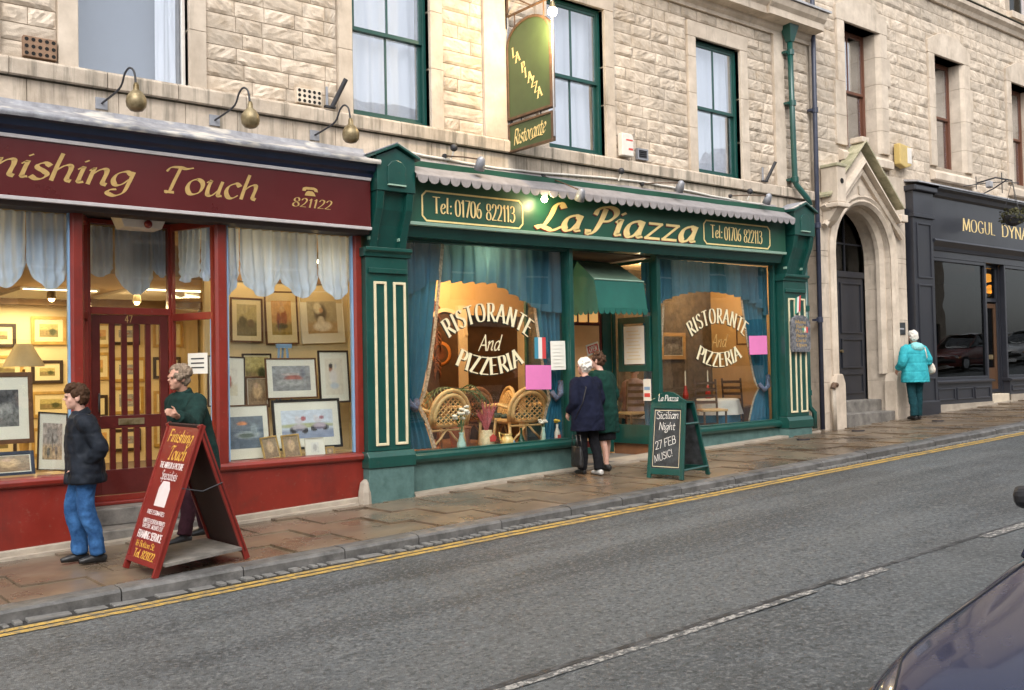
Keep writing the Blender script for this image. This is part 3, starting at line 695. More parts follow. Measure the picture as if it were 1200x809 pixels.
# air bricks, telephone bracket stubs, small fittings on the wall
def air_brick(x0, x1, z0, z1, material, label, nx, nz):
    g = thing('air_brick', label, 'vent', (x0, 0, z0)); y = -.045
    MB().box(x0, x1, y, .03, z0, z1).build('grille', material, g, bevel=.006)
    for i in range(nx):
        for j in range(nz):
            cx = x0+(x1-x0)*(i+.5)/nx; cz = z0+(z1-z0)*(j+.5)/nz; q = .32*(x1-x0)/nx
            MB().prism([(cx+q*math.cos(t*math.pi/4), cz+q*math.sin(t*math.pi/4)) for t in range(8)], 'y', y-.002, y+.01).build('hole', 'black_hole', g)
air_brick(2.4, 2.71, 4.955, 5.16, 'terracotta', 'sooty brown terracotta air brick beside the plain grey window', 5, 3)
air_brick(5.33, 5.65, 4.955, 5.13, 'vent_white', 'pale terracotta air brick with round holes under the green sash window', 5, 3)
def stub(x, z, label, s=1.):
    g = thing('bracket_stub', label, 'bracket', (x, -.06, z))
    MB().box(x-.09*s, x+.05*s, -.1, -.05, z-.012, z+.012).build('base_plate', 'iron', g)
    MB().tube([(x, -.09, z), (x+.13*s, -.2, z+.33*s)], .028*s, 10).build('tube', 'iron', g)
    MB().tube([(x-.05*s, -.06, z), (x-.05*s, -.06, z+.24*s)], .018*s, 8).build('rod', 'grey_metal', g)
stub(5.76, 4.95, 'black slanted tube bracket on the sill beside the pale air brick')
stub(14.1, 4.95, 'black slanted tube bracket on the sill near the green downpipe')
g = thing('alarm_box', 'white alarm box with red print beside the third sash window', 'alarm box', (10.7, -.02, 4.97))
MB().prism([(10.6, 4.97), (10.84, 4.97), (10.84, 5.27), (10.8, 5.31), (10.6, 5.31)], 'y', -.12, -.02).build('cover', 'white_plastic', g, bevel=.012)
MB().box(10.73, 10.82, -.123, -.1205, 5.06, 5.09).build('printed_line', 'red_ink', g)
MB().box(10.68, 10.82, -.123, -.1205, 5.2, 5.22).build('printed_line', 'red_ink', g)
g = thing('wall_vent', 'small dark square vent beside the white alarm box', 'vent', (11.1, 0, 4.98)); ring_box(11.0, 11.23, 4.97, 5.14, -.05, 0, .025).build('frame', 'grey_metal', g)
for k in range(4): MB().box(11.025, 11.205, -.04, -.01, 5.0+.03*k, 5.018+.03*k).build('slat', 'iron', g)
MB().box(11.02, 11.21, -.008, 0, 4.99, 5.12).build('backing', 'black_hole', g)
def knob(x, z, label):
    g = thing('cable_junction', label, 'junction box', (x, -.08, z)); MB().ball((x, -.13, z), .05, 10, 7).build('cap', 'iron', g, smooth=True); MB().tube([(x, -.13, z-.03), (x-.02, -.09, z-.14)], .012, 6).build('cable', 'white_plastic', g)
knob(10.55, 4.72, 'round black fitting on the sill course below the white alarm box'); knob(13.6, 4.72, 'round black fitting below the slanted tube bracket by the downpipe'); knob(7.5, 4.68, 'small grey fitting on the band right of the green console')
# wavy white cable along the band
pts = [(6.9+i*.2, -.03, 4.56-.045*math.sin((i*.2)*1.15)-.012*noise.noise((i*.5, 0, 0))+.006*i*.2) for i in range(37)]
o = MB().tube(pts, .016, 6).build('wall_cable', 'white_plastic', smooth=True); tag(o, 'pale cable sagging along the stone band above the scalloped lead valance', 'cable')
# downpipes
def pipe(name, label, pts, r, material, collars=(), hopper=None):
    g = thing(name, label, 'downpipe', pts[-1])
    MB().tube(pts, r, 12).build('pipe', material, g, smooth=True)
    for (x, y, z) in collars:
        MB().lathe([(r*1.05, -.05), (r*1.35, -.045), (r*1.35, .045), (r*1.05, .05)], (x, y, z), 12).build('collar', material, g)
        MB().box(x-r*2.2, x+r*2.2, y+r*.3, .0, z-.02, z+.02).build('clip', material, g)
    if hopper:
        x, y, z = hopper
        MB().add([(x+sx*a, y+sy*b, z+h) for h, a, b in ((0, r*1.1, r*1.1), (.28, r*2.6, r*2.2), (.38, r*2.7, r*2.3)) for sx, sy in ((-1, -1), (1, -1), (1, 1), (-1, 1))],
            [(0, 1, 2, 3), (8, 9, 10, 11)]+[(k*4+i, k*4+(i+1) % 4, k*4+4+(i+1) % 4, k*4+4+i) for k in (0, 1) for i in range(4)]).build('hopper', material, g, bevel=.008)
    return g
pipe('green_downpipe', 'green cast iron downpipe with hopper, beside the fourth sash window', [(14.82, -.14, 7.5), (14.84, -.14, 6), (14.86, -.14, 5.02), (14.88, -.16, 4.95), (15.08, -.24, 4.72), (15.12, -.26, 4.6)], .05, 'green_paint', [(14.83, -.14, 7.3), (14.845, -.14, 6.4), (14.86, -.14, 5.05)], (14.82, -.14, 7.48))
pipe('lower_downpipe', 'thin green downpipe running to the ground beside the striped right pilaster', [(15.2, -.06, 3.9), (15.2, -.06, 1.25), (15.22, -.06, 1.05), (15.3, -.1, .95), (15.3, -.1, gz(15.3)+.06)], .045, 'green_paint', [(15.2, -.06, 2.8), (15.2, -.06, 1.3)])
pipe('blue_downpipe', 'dark blue downpipe at the join between the two stone buildings', [(15.62, -.1, 10.5), (15.58, -.1, 6), (15.54, -.1, gz(15.5)+.02)], .042, 'blue_pipe', [(15.61, -.1, 8.2), (15.585, -.1, 6.4), (15.56, -.1, 4.3), (15.55, -.1, 2.6)])
# ================================================================ picture framing shop
SX0, SX1 = 1.1, 6.18
shop = thing('picture_framing_shopfront', 'dark red shopfront lettered Finishing Touch, its windows full of framed pictures', 'shopfront', (3.6, 0, .1))
mat('blue_liner', (.22, .36, .55), .5, .1, 5, .03, 30)
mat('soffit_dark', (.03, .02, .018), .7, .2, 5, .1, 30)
mat('step_stone', (.13, .12, .11), .6, .25, 6, .3, 50, c2=(.2, .185, .165))
# fascia, cornice and lead
fa = MB().prism([(-.25, 3.53), (-.25, 4.1), (0, 4.1), (0, 3.53)], 'x', .6, 6.17).build('fascia_board', 'maroon', shop, bevel=.004)
MB().prism([(-.27, 3.495), (-.275, 3.53), (-.2, 3.53), (-.2, 3.495)], 'x', .6, 6.172).build('lower_trim', 'white_trim', shop, bevel=.004)
MB().prism([(-.268, 4.085), (-.275, 4.12), (-.2, 4.12), (-.2, 4.085)], 'x', .6, 6.172).build('upper_trim', 'white_trim', shop, bevel=.004)
MB().prism([(0, 4.121), (-.27, 4.121), (-.28, 4.16), (-.33, 4.19), (-.36, 4.25), (-.4, 4.275), (-.4, 4.3), (0, 4.34)], 'x', .55, 6.2).build('cornice', 'navy_paint', shop, bevel=.004)
mb = MB()
def leadf(x0, x1):
    def P(a, b):
        x = x0+(x1-x0)*a; n1 = noise.noise((x*2.3, b*2, 0))*.009+noise.noise((x*9, b*5, 4))*.003
        prof = [(-.415, 4.262), (-.43, 4.285), (-.425, 4.312), (-.38, 4.325), (-.25, 4.365), (-.1, 4.44), (-.03, 4.475), (-.014, 4.52)]
        k = b*7; i = min(6, int(k)); t = k-i; y = prof[i][0]*(1-t)+prof[i+1][0]*t; z = prof[i][1]*(1-t)+prof[i+1][1]*t
        return (x, y+n1*.4*(b < .99), z+n1)
    return P
mb.grid(leadf(.55, 6.22), 110, 14); mb.build('lead_flashing', 'lead', shop, smooth=True)
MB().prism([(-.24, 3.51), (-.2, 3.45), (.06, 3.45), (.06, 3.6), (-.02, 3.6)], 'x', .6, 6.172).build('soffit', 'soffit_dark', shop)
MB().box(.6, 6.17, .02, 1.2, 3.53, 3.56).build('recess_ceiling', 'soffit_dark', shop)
# lettering
sgn = letters('Finishing', flat_map(1.72, -.251, 3.715), .27, .165, .04, 38, .22, .0, width=1.64); sgn.build('lettering', 'dull_gold', fa)
letters('₮ouch', flat_map(3.66, -.251, 3.715), .27, .165, .04, 38, .22, 0, width=1.06).build('lettering', 'dull_gold', fa)
letters('821122', flat_map(5.14, -.251, 3.695), .1, .15, .05, 20, .18, .04, width=.5).build('lettering', 'dull_gold', fa)
t = MB(); cx, cz = 5.37, 3.83
t.prism([(cx-.07, cz), (cx+.07, cz), (cx+.05, cz+.04), (cx+.025, cz+.055), (cx-.025, cz+.055), (cx-.05, cz+.04)], 'y', -.254, -.2512)
t.prism([(cx-.1, cz+.05), (cx-.06, cz+.05), (cx-.045, cz+.07), (cx+.045, cz+.07), (cx+.06, cz+.05), (cx+.1, cz+.05), (cx+.09, cz+.085), (cx+.05, cz+.1), (cx-.05, cz+.1), (cx-.09, cz+.085)], 'y', -.254, -.2512)
t.build('telephone_symbol', 'dull_gold', fa)
# timber posts, sills and stall risers
def post(x0, x1, z0=.8, y0=-.035, y1=.075, m='red_paint'):
    c = (x0+x1)/2; h = (x1-x0)/2
    MB().prism([(x0, y1), (x0, y0+.03), (x0+h*.35, y0), (c+h*.65, y0), (x1, y0+.03), (x1, y1)], 'z', z0, 3.5).build('post', m, shop, bevel=.004)
post(1.1, 1.22); post(2.83, 2.96); post(4.33, 4.47); post(6.06, 6.175)
for a, b in ((1.1, 2.965), (4.325, 6.178)):
    MB().prism([(.08, .745), (-.05, .745), (-.075, .765), (-.08, .8), (-.06, .83), (.08, .845)], 'x', a, b).build('sill_rail', 'red_paint', shop, bevel=.005)
    MB().box(a+.004, b-.004, -.03, .06, -.2, .744).build('stall_riser', 'red_paint', shop, bevel=.004)
    mb = MB(); mb.box(a-.01, b, -.075, .05, -.12, .075, skew=.0395); mb.build('plinth_stone', 'apron', shop, bevel=.012)
    MB().box(a+.12 if a < 3 else a+.145, b-.13 if a < 3 else b-.12, .02, .028, .83, 3.5).build('pane', 'shop_glass', shop)
for x in (1.222, 2.813, 4.472, 6.043): MB().box(x, x+.015, .0, .06, .846, 3.45).build('liner', 'blue_liner', shop)
MB().lathe([(.09, 0), (.085, .15), (.06, .26), (.02, .3)], (6.12, -.1, gz(6.1)-.02), 8).build('corner_guard', 'apron', shop)
# recessed doorway: door at y .7, splayed returns
DY = .7
def ret(xa, xb, name, solid):
    """a splayed return from (xa,.06) to (xb,DY)"""
    d = Vector((xb-xa, DY-.06)); L = d.length; d /= L; nrm = Vector((-d.y, d.x))
    def P(s, t, z): return (xa+d.x*s+nrm.x*t, .06+d.y*s+nrm.y*t, z)
    def bar(s0, s1, z0, z1, th=.025):
        return [P(s0, -th, z0), P(s1, -th, z0), P(s1, th, z0), P(s0, th, z0), P(s0, -th, z1), P(s1, -th, z1), P(s1, th, z1), P(s0, th, z1)]
    f = MB(); f.hexa(bar(0, .05, .2, 3.52)); f.hexa(bar(L-.05, L, .2, 3.52)); f.hexa(bar(.05, L-.05, 2.42, 2.5)); f.hexa(bar(.05, L-.05, .2, .84)); f.hexa(bar(.05, L-.05, 3.44, 3.52))
    o = f.build(name, 'red_paint', shop, bevel=.004)
    MB().hexa(bar(.05, L-.05, .84, 2.42, .003)).build('pane', 'shop_glass', o); MB().hexa(bar(.05, L-.05, 2.5, 3.44, .003)).build('pane', 'shop_glass', o)
    MB().hexa(bar(.052, .066, .84, 2.418, .02)).build('liner', 'blue_liner', o)
ret(2.93, 3.18, 'door_return', 0); ret(4.36, 4.1, 'door_return', 1)
ring_box(3.17, 4.11, .46, 3.52, DY-.03, DY+.05, .05, .05, .05, .06).build('door_frame', 'red_paint', shop, bevel=.004)
MB().box(3.22, 4.06, DY-.035, DY+.05, 2.485, 2.56).build('transom', 'red_paint', shop, bevel=.004)
MB().box(3.22, 4.06, DY, DY+.006, 2.56, 3.47).build('pane', 'shop_glass', shop)
dm = ring_box(3.225, 4.055, .525, 2.482, DY-.02, DY+.03, .09, .09, .1, .27); dm.box(3.315, 3.965, DY-.018, DY+.028, 1.24, 1.38)
door = dm.build('door', 'dark_red_wood', shop, bevel=.004)
for k in range(4):
    x = 3.315+.65*(k+1)/5
    for z0, z1 in ((.795, 1.24), (1.38, 2.382)): MB().box(x-.03, x+.03, DY-.012, DY+.022, z0, z1).build('bar', 'dark_red_wood', door, bevel=.003)
MB().box(3.315, 3.965, DY+.008, DY+.013, .795, 2.382).build('pane', 'shop_glass', door)
MB().box(3.5, 3.78, DY-.03, DY-.02, 1.275, 1.345).build('letter_plate', 'brass', door, bevel=.003)
MB().tube([(3.3, DY-.03, 1.62), (3.28, DY-.09, 1.6), (3.28, DY-.09, 1.45), (3.3, DY-.03, 1.43)], .012, 6).build('handle', 'iron', door, smooth=True)
letters('47', flat_map(3.58, DY-.021, 2.4), .075, .14, .08, 30).build('house_number', 'dull_gold', door)
MB().box(2.95, 4.36, -.02, .95, -.1, .24).build('step', 'step_stone', shop, bevel=.015)
MB().box(3.05, 4.25, .33, .95, .24, .42).build('step', 'step_stone', shop, bevel=.015)
MB().box(3.17, 4.11, .6, .95, .42, .46).build('threshold', 'red_paint', shop, bevel=.01)
# alarm box hanging below the fascia, in front of the door head
g = thing('alarm_siren_box', 'white wedge shaped alarm box with red lamp above the shop door', 'alarm box', (3.62, .2, 3.4))
MB().add([(3.36, .18, 3.56), (3.9, .18, 3.56), (3.9, .5, 3.56), (3.36, .5, 3.56), (3.44, .24, 3.39), (3.84, .24, 3.39), (3.84, .5, 3.39), (3.44, .5, 3.39)], [(0, 1, 2, 3), (4, 7, 6, 5), (0, 4, 5, 1), (1, 5, 6, 2), (2, 6, 7, 3), (3, 7, 4, 0)]).build('housing', 'white_plastic', g, bevel=.01)
mat('red_lens', (.25, .03, .025), .2, .1, 5, 0)
MB().ball((3.68, .2, 3.43), .045, 10, 7).build('lamp', 'red_lens', g, smooth=True)

# ---- the room behind
mat('cream_wall', (.62, .5, .27), .8, .06, 2, .05, 30)
mat('carpet', (.16, .11, .07), .95, .2, 20, .2, 90)
mat('warm_board', (.68, .55, .33), .8, .05, 2, .03, 30)
mat('beam', (.2, .12, .06), .7, .2, 5, .1, 40)
GX0, GX1, GY1 = .9, 6.55, 8.4
room = MB().box(GX0-.1, GX0, .07, GY1, .2, 3.5).box(GX1, GX1+.1, .07, GY1, .2, 4.2).box(GX0, GX1, GY1, GY1+.1, .2, 3.5).build('gallery_walls', 'cream_wall'); tag(room, kind='structure')
o = MB().box(GX0, GX1, .95, GY1, .3, .45).build('gallery_floor', 'carpet'); tag(o, kind='structure')
o = MB().box(GX0, GX1, 1.1, GY1, 2.97, 3.07).box(GX0, GX1, 1.06, 1.1, 2.97, 3.5).box(GX0, 2.9, .08, 1.06, 3.46, 3.5).box(4.4, GX1, .08, 1.06, 3.46, 3.5).box(2.95, 4.35, .76, 1.06, 3.46, 3.5).build('gallery_ceiling', mat('gallery_ceiling', (.4, .28, .15), .8, .08, 2, .05, 30)); tag(o, kind='structure')
for a, b in ((GX0, 2.95), (4.35, GX1)):
    o = MB().box(a, b, .07, .95, .3, .8).build('window_bed', 'warm_board'); tag(o, kind='structure')
o = MB().box(4.62, GX1, 1.02, 1.08, .8, 3.1).build('display_wall', 'warm_board'); tag(o, kind='structure')
o = MB().box(4.4, GX1, .98, 1.12, 2.95, 3.3).build('display_beam', 'beam'); tag(o, kind='structure')
o = MB().box(GX0, GX1, 4.7, 4.85, 2.86, 2.97).build('ceiling_beam', 'beam'); tag(o, kind='structure')
emis('tube_light', (1, .86, .6), 3.5)
LC = (1, .76, .42)
for i, (x0, x1, y0, y1) in enumerate(((3.1, 4.0, 3.1, 4.5), (3.2, 4.2, 4.95, 5.75), (4.3, 5.2, 2.6, 4.2), (1.3, 2.1, 1.5, 2.1))):
    g = thing('ceiling_light', ('long flat ceiling light in the gallery, nearer the left window', 'long flat ceiling light at the back of the gallery', 'flat ceiling light seen above the shop door', 'flat ceiling light above the left window display')[i], 'ceiling light', (x0, y0, 2.93), 'flat gallery ceiling lights')
    ring_box(x0-.03, x1+.03, 0, .04, y0, y1, .03).move(Matrix.Translation((0, 0, 2.932))).build('frame', 'white_plastic', g)
    MB().box(x0, x1, y0, y1, 2.935, 2.955).build('diffuser', 'tube_light', g)
    lamp('tube', 'AREA', ((x0+x1)/2, (y0+y1)/2, 2.92), 26, LC, g, x1-x0, ((x0+x1)/2, (y0+y1)/2, 0), sizey=y1-y0)
for k, (x, y) in enumerate(((3.35, 2.75), (4.45, 2.9), (5.0, .6), (5.9, .55), (1.9, .6))):
    g = thing('ceiling_spot', ('small lit spot lamp deep in the gallery left of the door', 'small lit spot lamp seen over the shop door', 'spot lamp over the middle of the right window display', 'spot lamp over the right end of the window display', 'spot lamp over the left window display')[k], 'spot lamp', (x, y, 2.8 if y > 1.1 else 3.2))
    sz_ = 2.8 if y > 1.1 else 3.2
    MB().lathe([(.02, .1), (.05, .09), (.06, 0), (.05, 0)], (x, y, sz_), 10).build('shade', 'brass', g)
    MB().ball((x, y, sz_), .038, 10, 6).build('bulb', emis('spot_bulb%d' % k, (1, .7, .35), 15), g)
    lamp('beam', 'POINT', (x, y, sz_-.08), 5 if k > 1 else 3, (1, .68, .32), g, .05)

# ---- pictures
mat('fr_dark', (.035, .02, .014), .4, .2, 12, .1, 60)
mat('fr_brown', (.13, .06, .028), .4, .2, 12, .1, 60)
mat('fr_black', (.012, .012, .014), .35, .1, 12, .05, 60)
mat('fr_gold', (.5, .32, .1), .4, .2, 12, .1, 60, metal=.3)
mat('mount', (.8, .77, .68), .85, .03, 4, .02, 60)
mat('mount_cream', (.76, .66, .42), .85, .03, 4, .02, 60)
def mixc(a, b, t): t = max(0, min(1, t)); return tuple(x*(1-t)+y*t for x, y in zip(a, b))
def scape(top, bot, hz, blobs, seed=0, speck=.12):
    """a loose picture: two fields and a few soft blobs (x, y, rx, ry, colour)"""
    def f(u, v):
        c = mixc(bot, top, (v-hz)*8+.5)
        for bx, by, rx, ry, bc in blobs:
            d = ((u-bx)/rx)**2+((v-by)/ry)**2
            if d < 1: c = mixc(c, bc, 1.6*(1-d))
        n = noise.noise((u*9+seed, v*9, seed))*speck+noise.noise((u*23, v*23, seed))*speck*.6
        return tuple(max(0, min(1, q*(1+n*2))) for q in c)
    return f
def framed(label, x, y, z, w_, h_, fwid, fm, mw, fn, lean=0., yaw=0., tilt=0., mount='mount', group=None, depth=.025):
    """a framed picture standing with its lower left corner at (x,y,z); lean tips its top back, tilt rolls it"""
    g = local('framed_picture', label, 'picture', group)
    fr = ring_box(0, w_, 0, h_, 0, depth, fwid).build('frame', fm, g, bevel=.004)
    MB().box(fwid, w_-fwid, .012, .016, fwid, h_-fwid).build('mount', mount, g)
    a, b = mw if isinstance(mw, tuple) else (mw, mw)
    painted(fn, 'print', g, (fwid+a, .0105, fwid+b), (w_-2*fwid-2*a, 0, 0), (0, 0, h_-2*fwid-2*b), 34, 26)
    MB().box(fwid, w_-fwid, .006, .0075, fwid, h_-fwid).build('glazing', 'picture_glass', g)
    g.matrix_world = Matrix.Translation((x, y, z)) @ Matrix.Rotation(R(yaw), 4, 'Z') @ Matrix.Rotation(R(-lean), 4, 'X') @ Matrix.Rotation(R(tilt), 4, 'Y')
    return g
BR = (.3, .2, .1); GR = (.13, .14, .1)
sc1 = scape((.5, .42, .2), (.22, .18, .08), .45, [(.3, .45, .25, .2, (.16, .13, .06)), (.7, .4, .22, .16, (.2, .14, .07))], 1)
horses = scape((.62, .36, .13), (.35, .26, .07), .35, [(.35, .45, .14, .25, (.33, .1, .03)), (.62, .5, .2, .28, (.36, .12, .04)), (.55, .75, .15, .12, (.6, .4, .2)), (.5, .25, .35, .1, (.1, .09, .03)), (.32, .3, .04, .2, (.15, .05, .02))], 2)
lady = scape((.45, .4, .28), (.5, .36, .2), .35, [(.45, .62, .25, .36, (.1, .08, .06)), (.36, .78, .16, .2, (.72, .68, .56)), (.47, .72, .08, .1, (.62, .4, .26)), (.5, .22, .36, .18, (.8, .76, .7)), (.45, .4, .14, .16, (.75, .7, .62))], 3)
stad = scape((.35, .36, .38), (.3, .3, .31), .7, [(.55, .5, .28, .16, (.38, .14, .12)), (.5, .66, .3, .06, (.5, .42, .4)), (.5, .32, .5, .16, (.4, .4, .4)), (.8, .7, .1, .2, (.22, .22, .25))], 4, .2)
crick = scape((.74, .68, .58), (.74, .68, .58), .4, [(.32, .72, .13, .13, (.45, .22, .14)), (.33, .8, .13, .08, (.05, .04, .04)), (.45, .5, .26, .22, (.72, .68, .66)), (.6, .78, .06, .08, (.55, .55, .6)), (.5, .25, .3, .1, (.55, .6, .68))], 5, .06)
bike = scape((.62, .68, .78), (.3, .35, .48), .3, [(.5, .45, .7, .1, (.48, .5, .3)), (.22, .3, .09, .15, (.05, .05, .06)), (.44, .28, .08, .13, (.05, .05, .06)), (.62, .34, .08, .13, (.05, .05, .06)), (.84, .36, .08, .12, (.05, .05, .06)), (.33, .4, .16, .13, (.55, .5, .55)), (.73, .44, .15, .12, (.5, .42, .5)), (.34, .62, .1, .13, (.62, .6, .66)), (.42, .7, .06, .1, (.5, .16, .18)), (.3, .74, .05, .07, (.7, .68, .72)), (.7, .64, .1, .12, (.66, .62, .68)), (.78, .72, .05, .08, (.45, .2, .24)), (.66, .76, .045, .06, (.72, .7, .74)), (.33, .3, .1, .06, (.2, .2, .26)), (.73, .34, .1, .06, (.22, .2, .28))], 6, .09)
race = scape((.18, .22, .27), (.14, .18, .24), .55, [(.45, .78, .16, .07, (.75, .3, .14)), (.6, .42, .4, .14, (.4, .45, .48)), (.55, .4, .25, .09, (.12, .16, .14)), (.75, .6, .1, .2, (.3, .36, .4))], 7, .15)
swirl = scape((.34, .25, .16), (.3, .2, .12), .5, [(.5, .55, .3, .35, (.6, .42, .25)), (.45, .75, .12, .12, (.62, .42, .3))], 8, .2)
hunt = scape((.76, .72, .64), (.7, .64, .5), .4, [(.5, .42, .3, .22, (.32, .12, .07)), (.62, .6, .12, .15, (.5, .14, .1)), (.3, .35, .12, .2, (.22, .13, .08))], 9, .08)
crowd = scape((.45, .38, .34), (.5, .36, .22), .4, [(.5, .65, .4, .25, (.36, .32, .3)), (.3, .2, .1, .16, (.2, .18, .16)), (.7, .25, .1, .14, (.24, .2, .17)), (.5, .5, .05, .3, (.22, .18, .16))], 10, .35)
storm = scape((.1, .1, .11), (.17, .17, .17), .5, [(.5, .5, .4, .2, (.28, .28, .28)), (.4, .75, .3, .14, (.05, .05, .06))], 11, .4)
garden = scape((.5, .42, .17), (.24, .2, .08), .55, [(.7, .4, .24, .3, (.07, .08, .03)), (.3, .3, .3, .2, (.3, .22, .1))], 12, .2)
# right window display
framed('tall landscape etching in a thin dark frame, left of the top three', 4.93, .98, 2.2, .42, .55, .022, 'fr_brown', .06, sc1, 3, tilt=1, mount='mount_cream')
framed('picture of galloping horses hung middle of the top three in the right window', 5.39, .98, 2.17, .45, .67, .02, 'fr_brown', (.07, .1), horses, 3, tilt=-1, mount='mount_cream')
framed('portrait in a white bonnet, right of the top three pictures in the right window', 5.88, .98, 2.18, .62, .67, .008, 'mount', (.09, .12), lady, 3, tilt=-2)
framed('grey stadium print in a brown frame standing on the blue easel', 5.22, .62, 1.5, .68, .5, .018, 'fr_brown', (.07, .08), stad, 6, tilt=0)
framed('sketch of a man in white in a dark frame near the green pilaster', 5.92, .6, 1.43, .43, .66, .022, 'fr_dark', (.07, .08), crick, 5, tilt=0)
framed('white mounted hunting print in a dark frame behind the red post', 4.48, .6, 1.44, .46, .6, .016, 'fr_dark', (.08, .12), hunt, 7, tilt=3)
framed('motorcycle racing print in a black frame, largest in the front row', 5.16, .3, .9, .9, .6, .03, 'fr_black', (.08, .1), bike, 8, tilt=0)
framed('blue grey racing print in a brown frame beside the red post', 4.5, .3, .82, .62, .64, .016, 'fr_brown', (.06, .12), race, 8, tilt=0)
framed('yellow garden picture half hidden behind the stadium print', 5.03, .86, 1.62, .38, .44, .02, 'fr_dark', .02, garden, 4, mount='mount_cream')
framed('brown picture leaning behind the hunting and racing prints', 5.02, .76, 1.4, .3, .38, .02, 'fr_brown', .01, swirl, 4)
framed('small gilt portrait at the front, left of the pair on the sill', 4.95, .12, .815, .22, .27, .018, 'fr_gold', .003, swirl, 14, 6, tilt=-5)
framed('small gilt portrait at the front, right of the pair on the sill', 5.19, .12, .815, .23, .28, .02, 'fr_gold', .003, swirl, 12, 0, tilt=-3)
framed('small white card picture at the front of the right window', 5.46, .1, .815, .25, .23, .004, 'mount', (.07, .05), scape((.72, .7, .66), (.7, .68, .62), .5, [(.5, .5, .3, .4, (.5, .48, .46))], 13, .1), 10)
framed('tiny gilt frame at the right foot of the motorcycle print', 5.74, .14, .815, .12, .11, .018, 'fr_gold', .002, swirl, 12)
g = thing('easel', 'blue table easel standing behind the stadium print', 'easel', (5.5, .72, .8))
for x0, x1 in ((5.38, 5.44), (5.6, 5.54)): MB().tube([(x0-.04*(x0 < 5.5)+.04*(x0 > 5.5), .7, .8), (x1, .74, 2.16)], .016, 6).build('leg', 'blue_liner', g)
MB().box(5.4, 5.6, .72, .75, 2.12, 2.17).build('crossbar', 'blue_liner', g); MB().tube([(5.5, .95, .8), (5.5, .76, 2.14)], .014, 6).build('back_leg', 'blue_liner', g)
# left window display
framed('dark stormy print in a wide brown frame at the left edge of the photo', 2.05, .42, 1.15, .54, .72, .045, 'fr_brown', (.09, .13), storm, 6)
framed('pale crowded print leaning in the corner by the left red post', 2.61, .4, .87, .31, .6, .012, 'fr_dark', (.04, .1), crowd, 8, 14, 6)
framed('small blue framed picture lying below the stormy print', 2.1, .3, .84, .47, .25, .035, 'navy_paint', .01, swirl, 18)
g = thing('display_plinth', 'low pine stand at the bottom of the left window', 'stand', (2.3, .25, .8)); MB().box(1.9, 2.68, .1, .42, .8, .845).build('top', 'pine', g, bevel=.004); MB().box(1.95, 2.6, .14, .38, .805, .82).build('rail', 'pine', g)
g = thing('table_lamp', 'table lamp with a wide cream shade behind the stormy print', 'lamp', (2.6, .95, .8))
MB().lathe([(.09, 0), (.08, .03), (.03, .08), (.05, .3), (.06, .55), (.03, .85), (.015, .9), (.015, 1.1)], (2.62, .98, .8), 14).build('stem', 'fr_gold', g, smooth=True)
cloth('shade', (.72, .62, .4), .08, .5)
mb = MB(); mb.grid(lambda a, b: (2.62+(.21-.13*b)*math.cos(a*2*math.pi), .98+(.21-.13*b)*math.sin(a*2*math.pi), 1.93+.24*b), 24, 3); mb.build('lamp_shade', 'shade', g, smooth=True)
# pictures on the far walls
k = 0
spots = [(3.2+.62*c+.05*((c*7+r_*3) % 3), 2.3-.56*r_+.04*((c+r_) % 2), .46+.05*((c+r_*2) % 3), .36+.04*((c*2+r_) % 3)) for r_ in range(4) for c in range(5)]
o = MB().box(2.4, 6.5, 6.02, 6.1, .45, 2.97).build('gallery_screen', 'warm_board'); tag(o, kind='structure')
names = ['%s row, %s from the left' % (a, b) for a in ('top', 'second', 'third', 'bottom') for b in ('first', 'second', 'third', 'fourth', 'fifth')]
for (x, z, w_, h_), nm in zip(spots, names):
    framed('gilt framed picture on gallery back screen, %s' % nm, x, 5.98, z, w_, h_, .05, 'fr_gold' if k % 3 else 'fr_dark', .07, (sc1, garden, horses, stad, storm)[k % 5], 0, mount='mount_cream', group='pictures on the gallery back screen'); k += 1
for i, (x, z) in enumerate(((6.5, 2.0), (6.5, 1.3))):
    pass
for i, yy in enumerate((1.4, 2.2, 3.0)):
    framed('gilt framed picture on the gallery right wall, %s from the street' % ('first', 'second', 'third')[i], GX1-.05, yy+.6, 1.75, .6, .75, .05, 'fr_gold', .09, (sc1, garden, swirl)[i], 0, yaw=-90, mount='mount_cream', group='pictures on the gallery right wall')
# ruched blinds
cloth('blue_silk', (.56, .67, .85), .16, .35, 1., 9, (1, 1, .12))
def austrian(label, bounds, zt, zb, drop, y, axis=None, parent=None):
    """ruched swag blind: bounds are the tape positions in x; axis maps (x, y, z) to the world"""
    ax = axis or (lambda x, yy, z: (x, yy, z)); mb = MB()
    for i in range(len(bounds)-1):
        x0, x1 = bounds[i], bounds[i+1]
        def P(a, b, x0=x0, x1=x1, i=i):
            u = a*2-1; sg = 1-u*u; x = x0+(x1-x0)*a
            z = zt-(zt-zb+drop*sg**.8)*b
            fold = .034*math.sin(a*25+i*2+1.2*noise.noise((a*2, b, i)))*(1-.35*b)
            puff = (.02+.07*b**2)*sg
            ruche = .016*math.sin(b*30+9*u*u+1.5*noise.noise((a*3, b*2, i+9)))*b*b
            x += .02*b*b*noise.noise((a*5, b*3, i+5))
            return ax(x, y-puff-fold-ruche*.8, z+ruche*.3)
        mb.grid(P, 30, 24)
    o = mb.build('swag_blind', 'blue_silk', None, smooth=True); tag(o, label, 'blind', 'ruched blue blinds'); return o
austrian('ruched pale blue blind across the right hand shop window', [4.32, 4.7, 5.2, 5.7, 6.13], 3.46, 2.95, .26, .2)
austrian('ruched pale blue blind across the left hand shop window', [1.25, 1.65, 2.06, 2.47, 2.88], 3.46, 2.95, .26, .2)
austrian('ruched blue blind in the light over the shop door', [3.18, 3.5], 3.46, 3.0, .1, DY+.12)
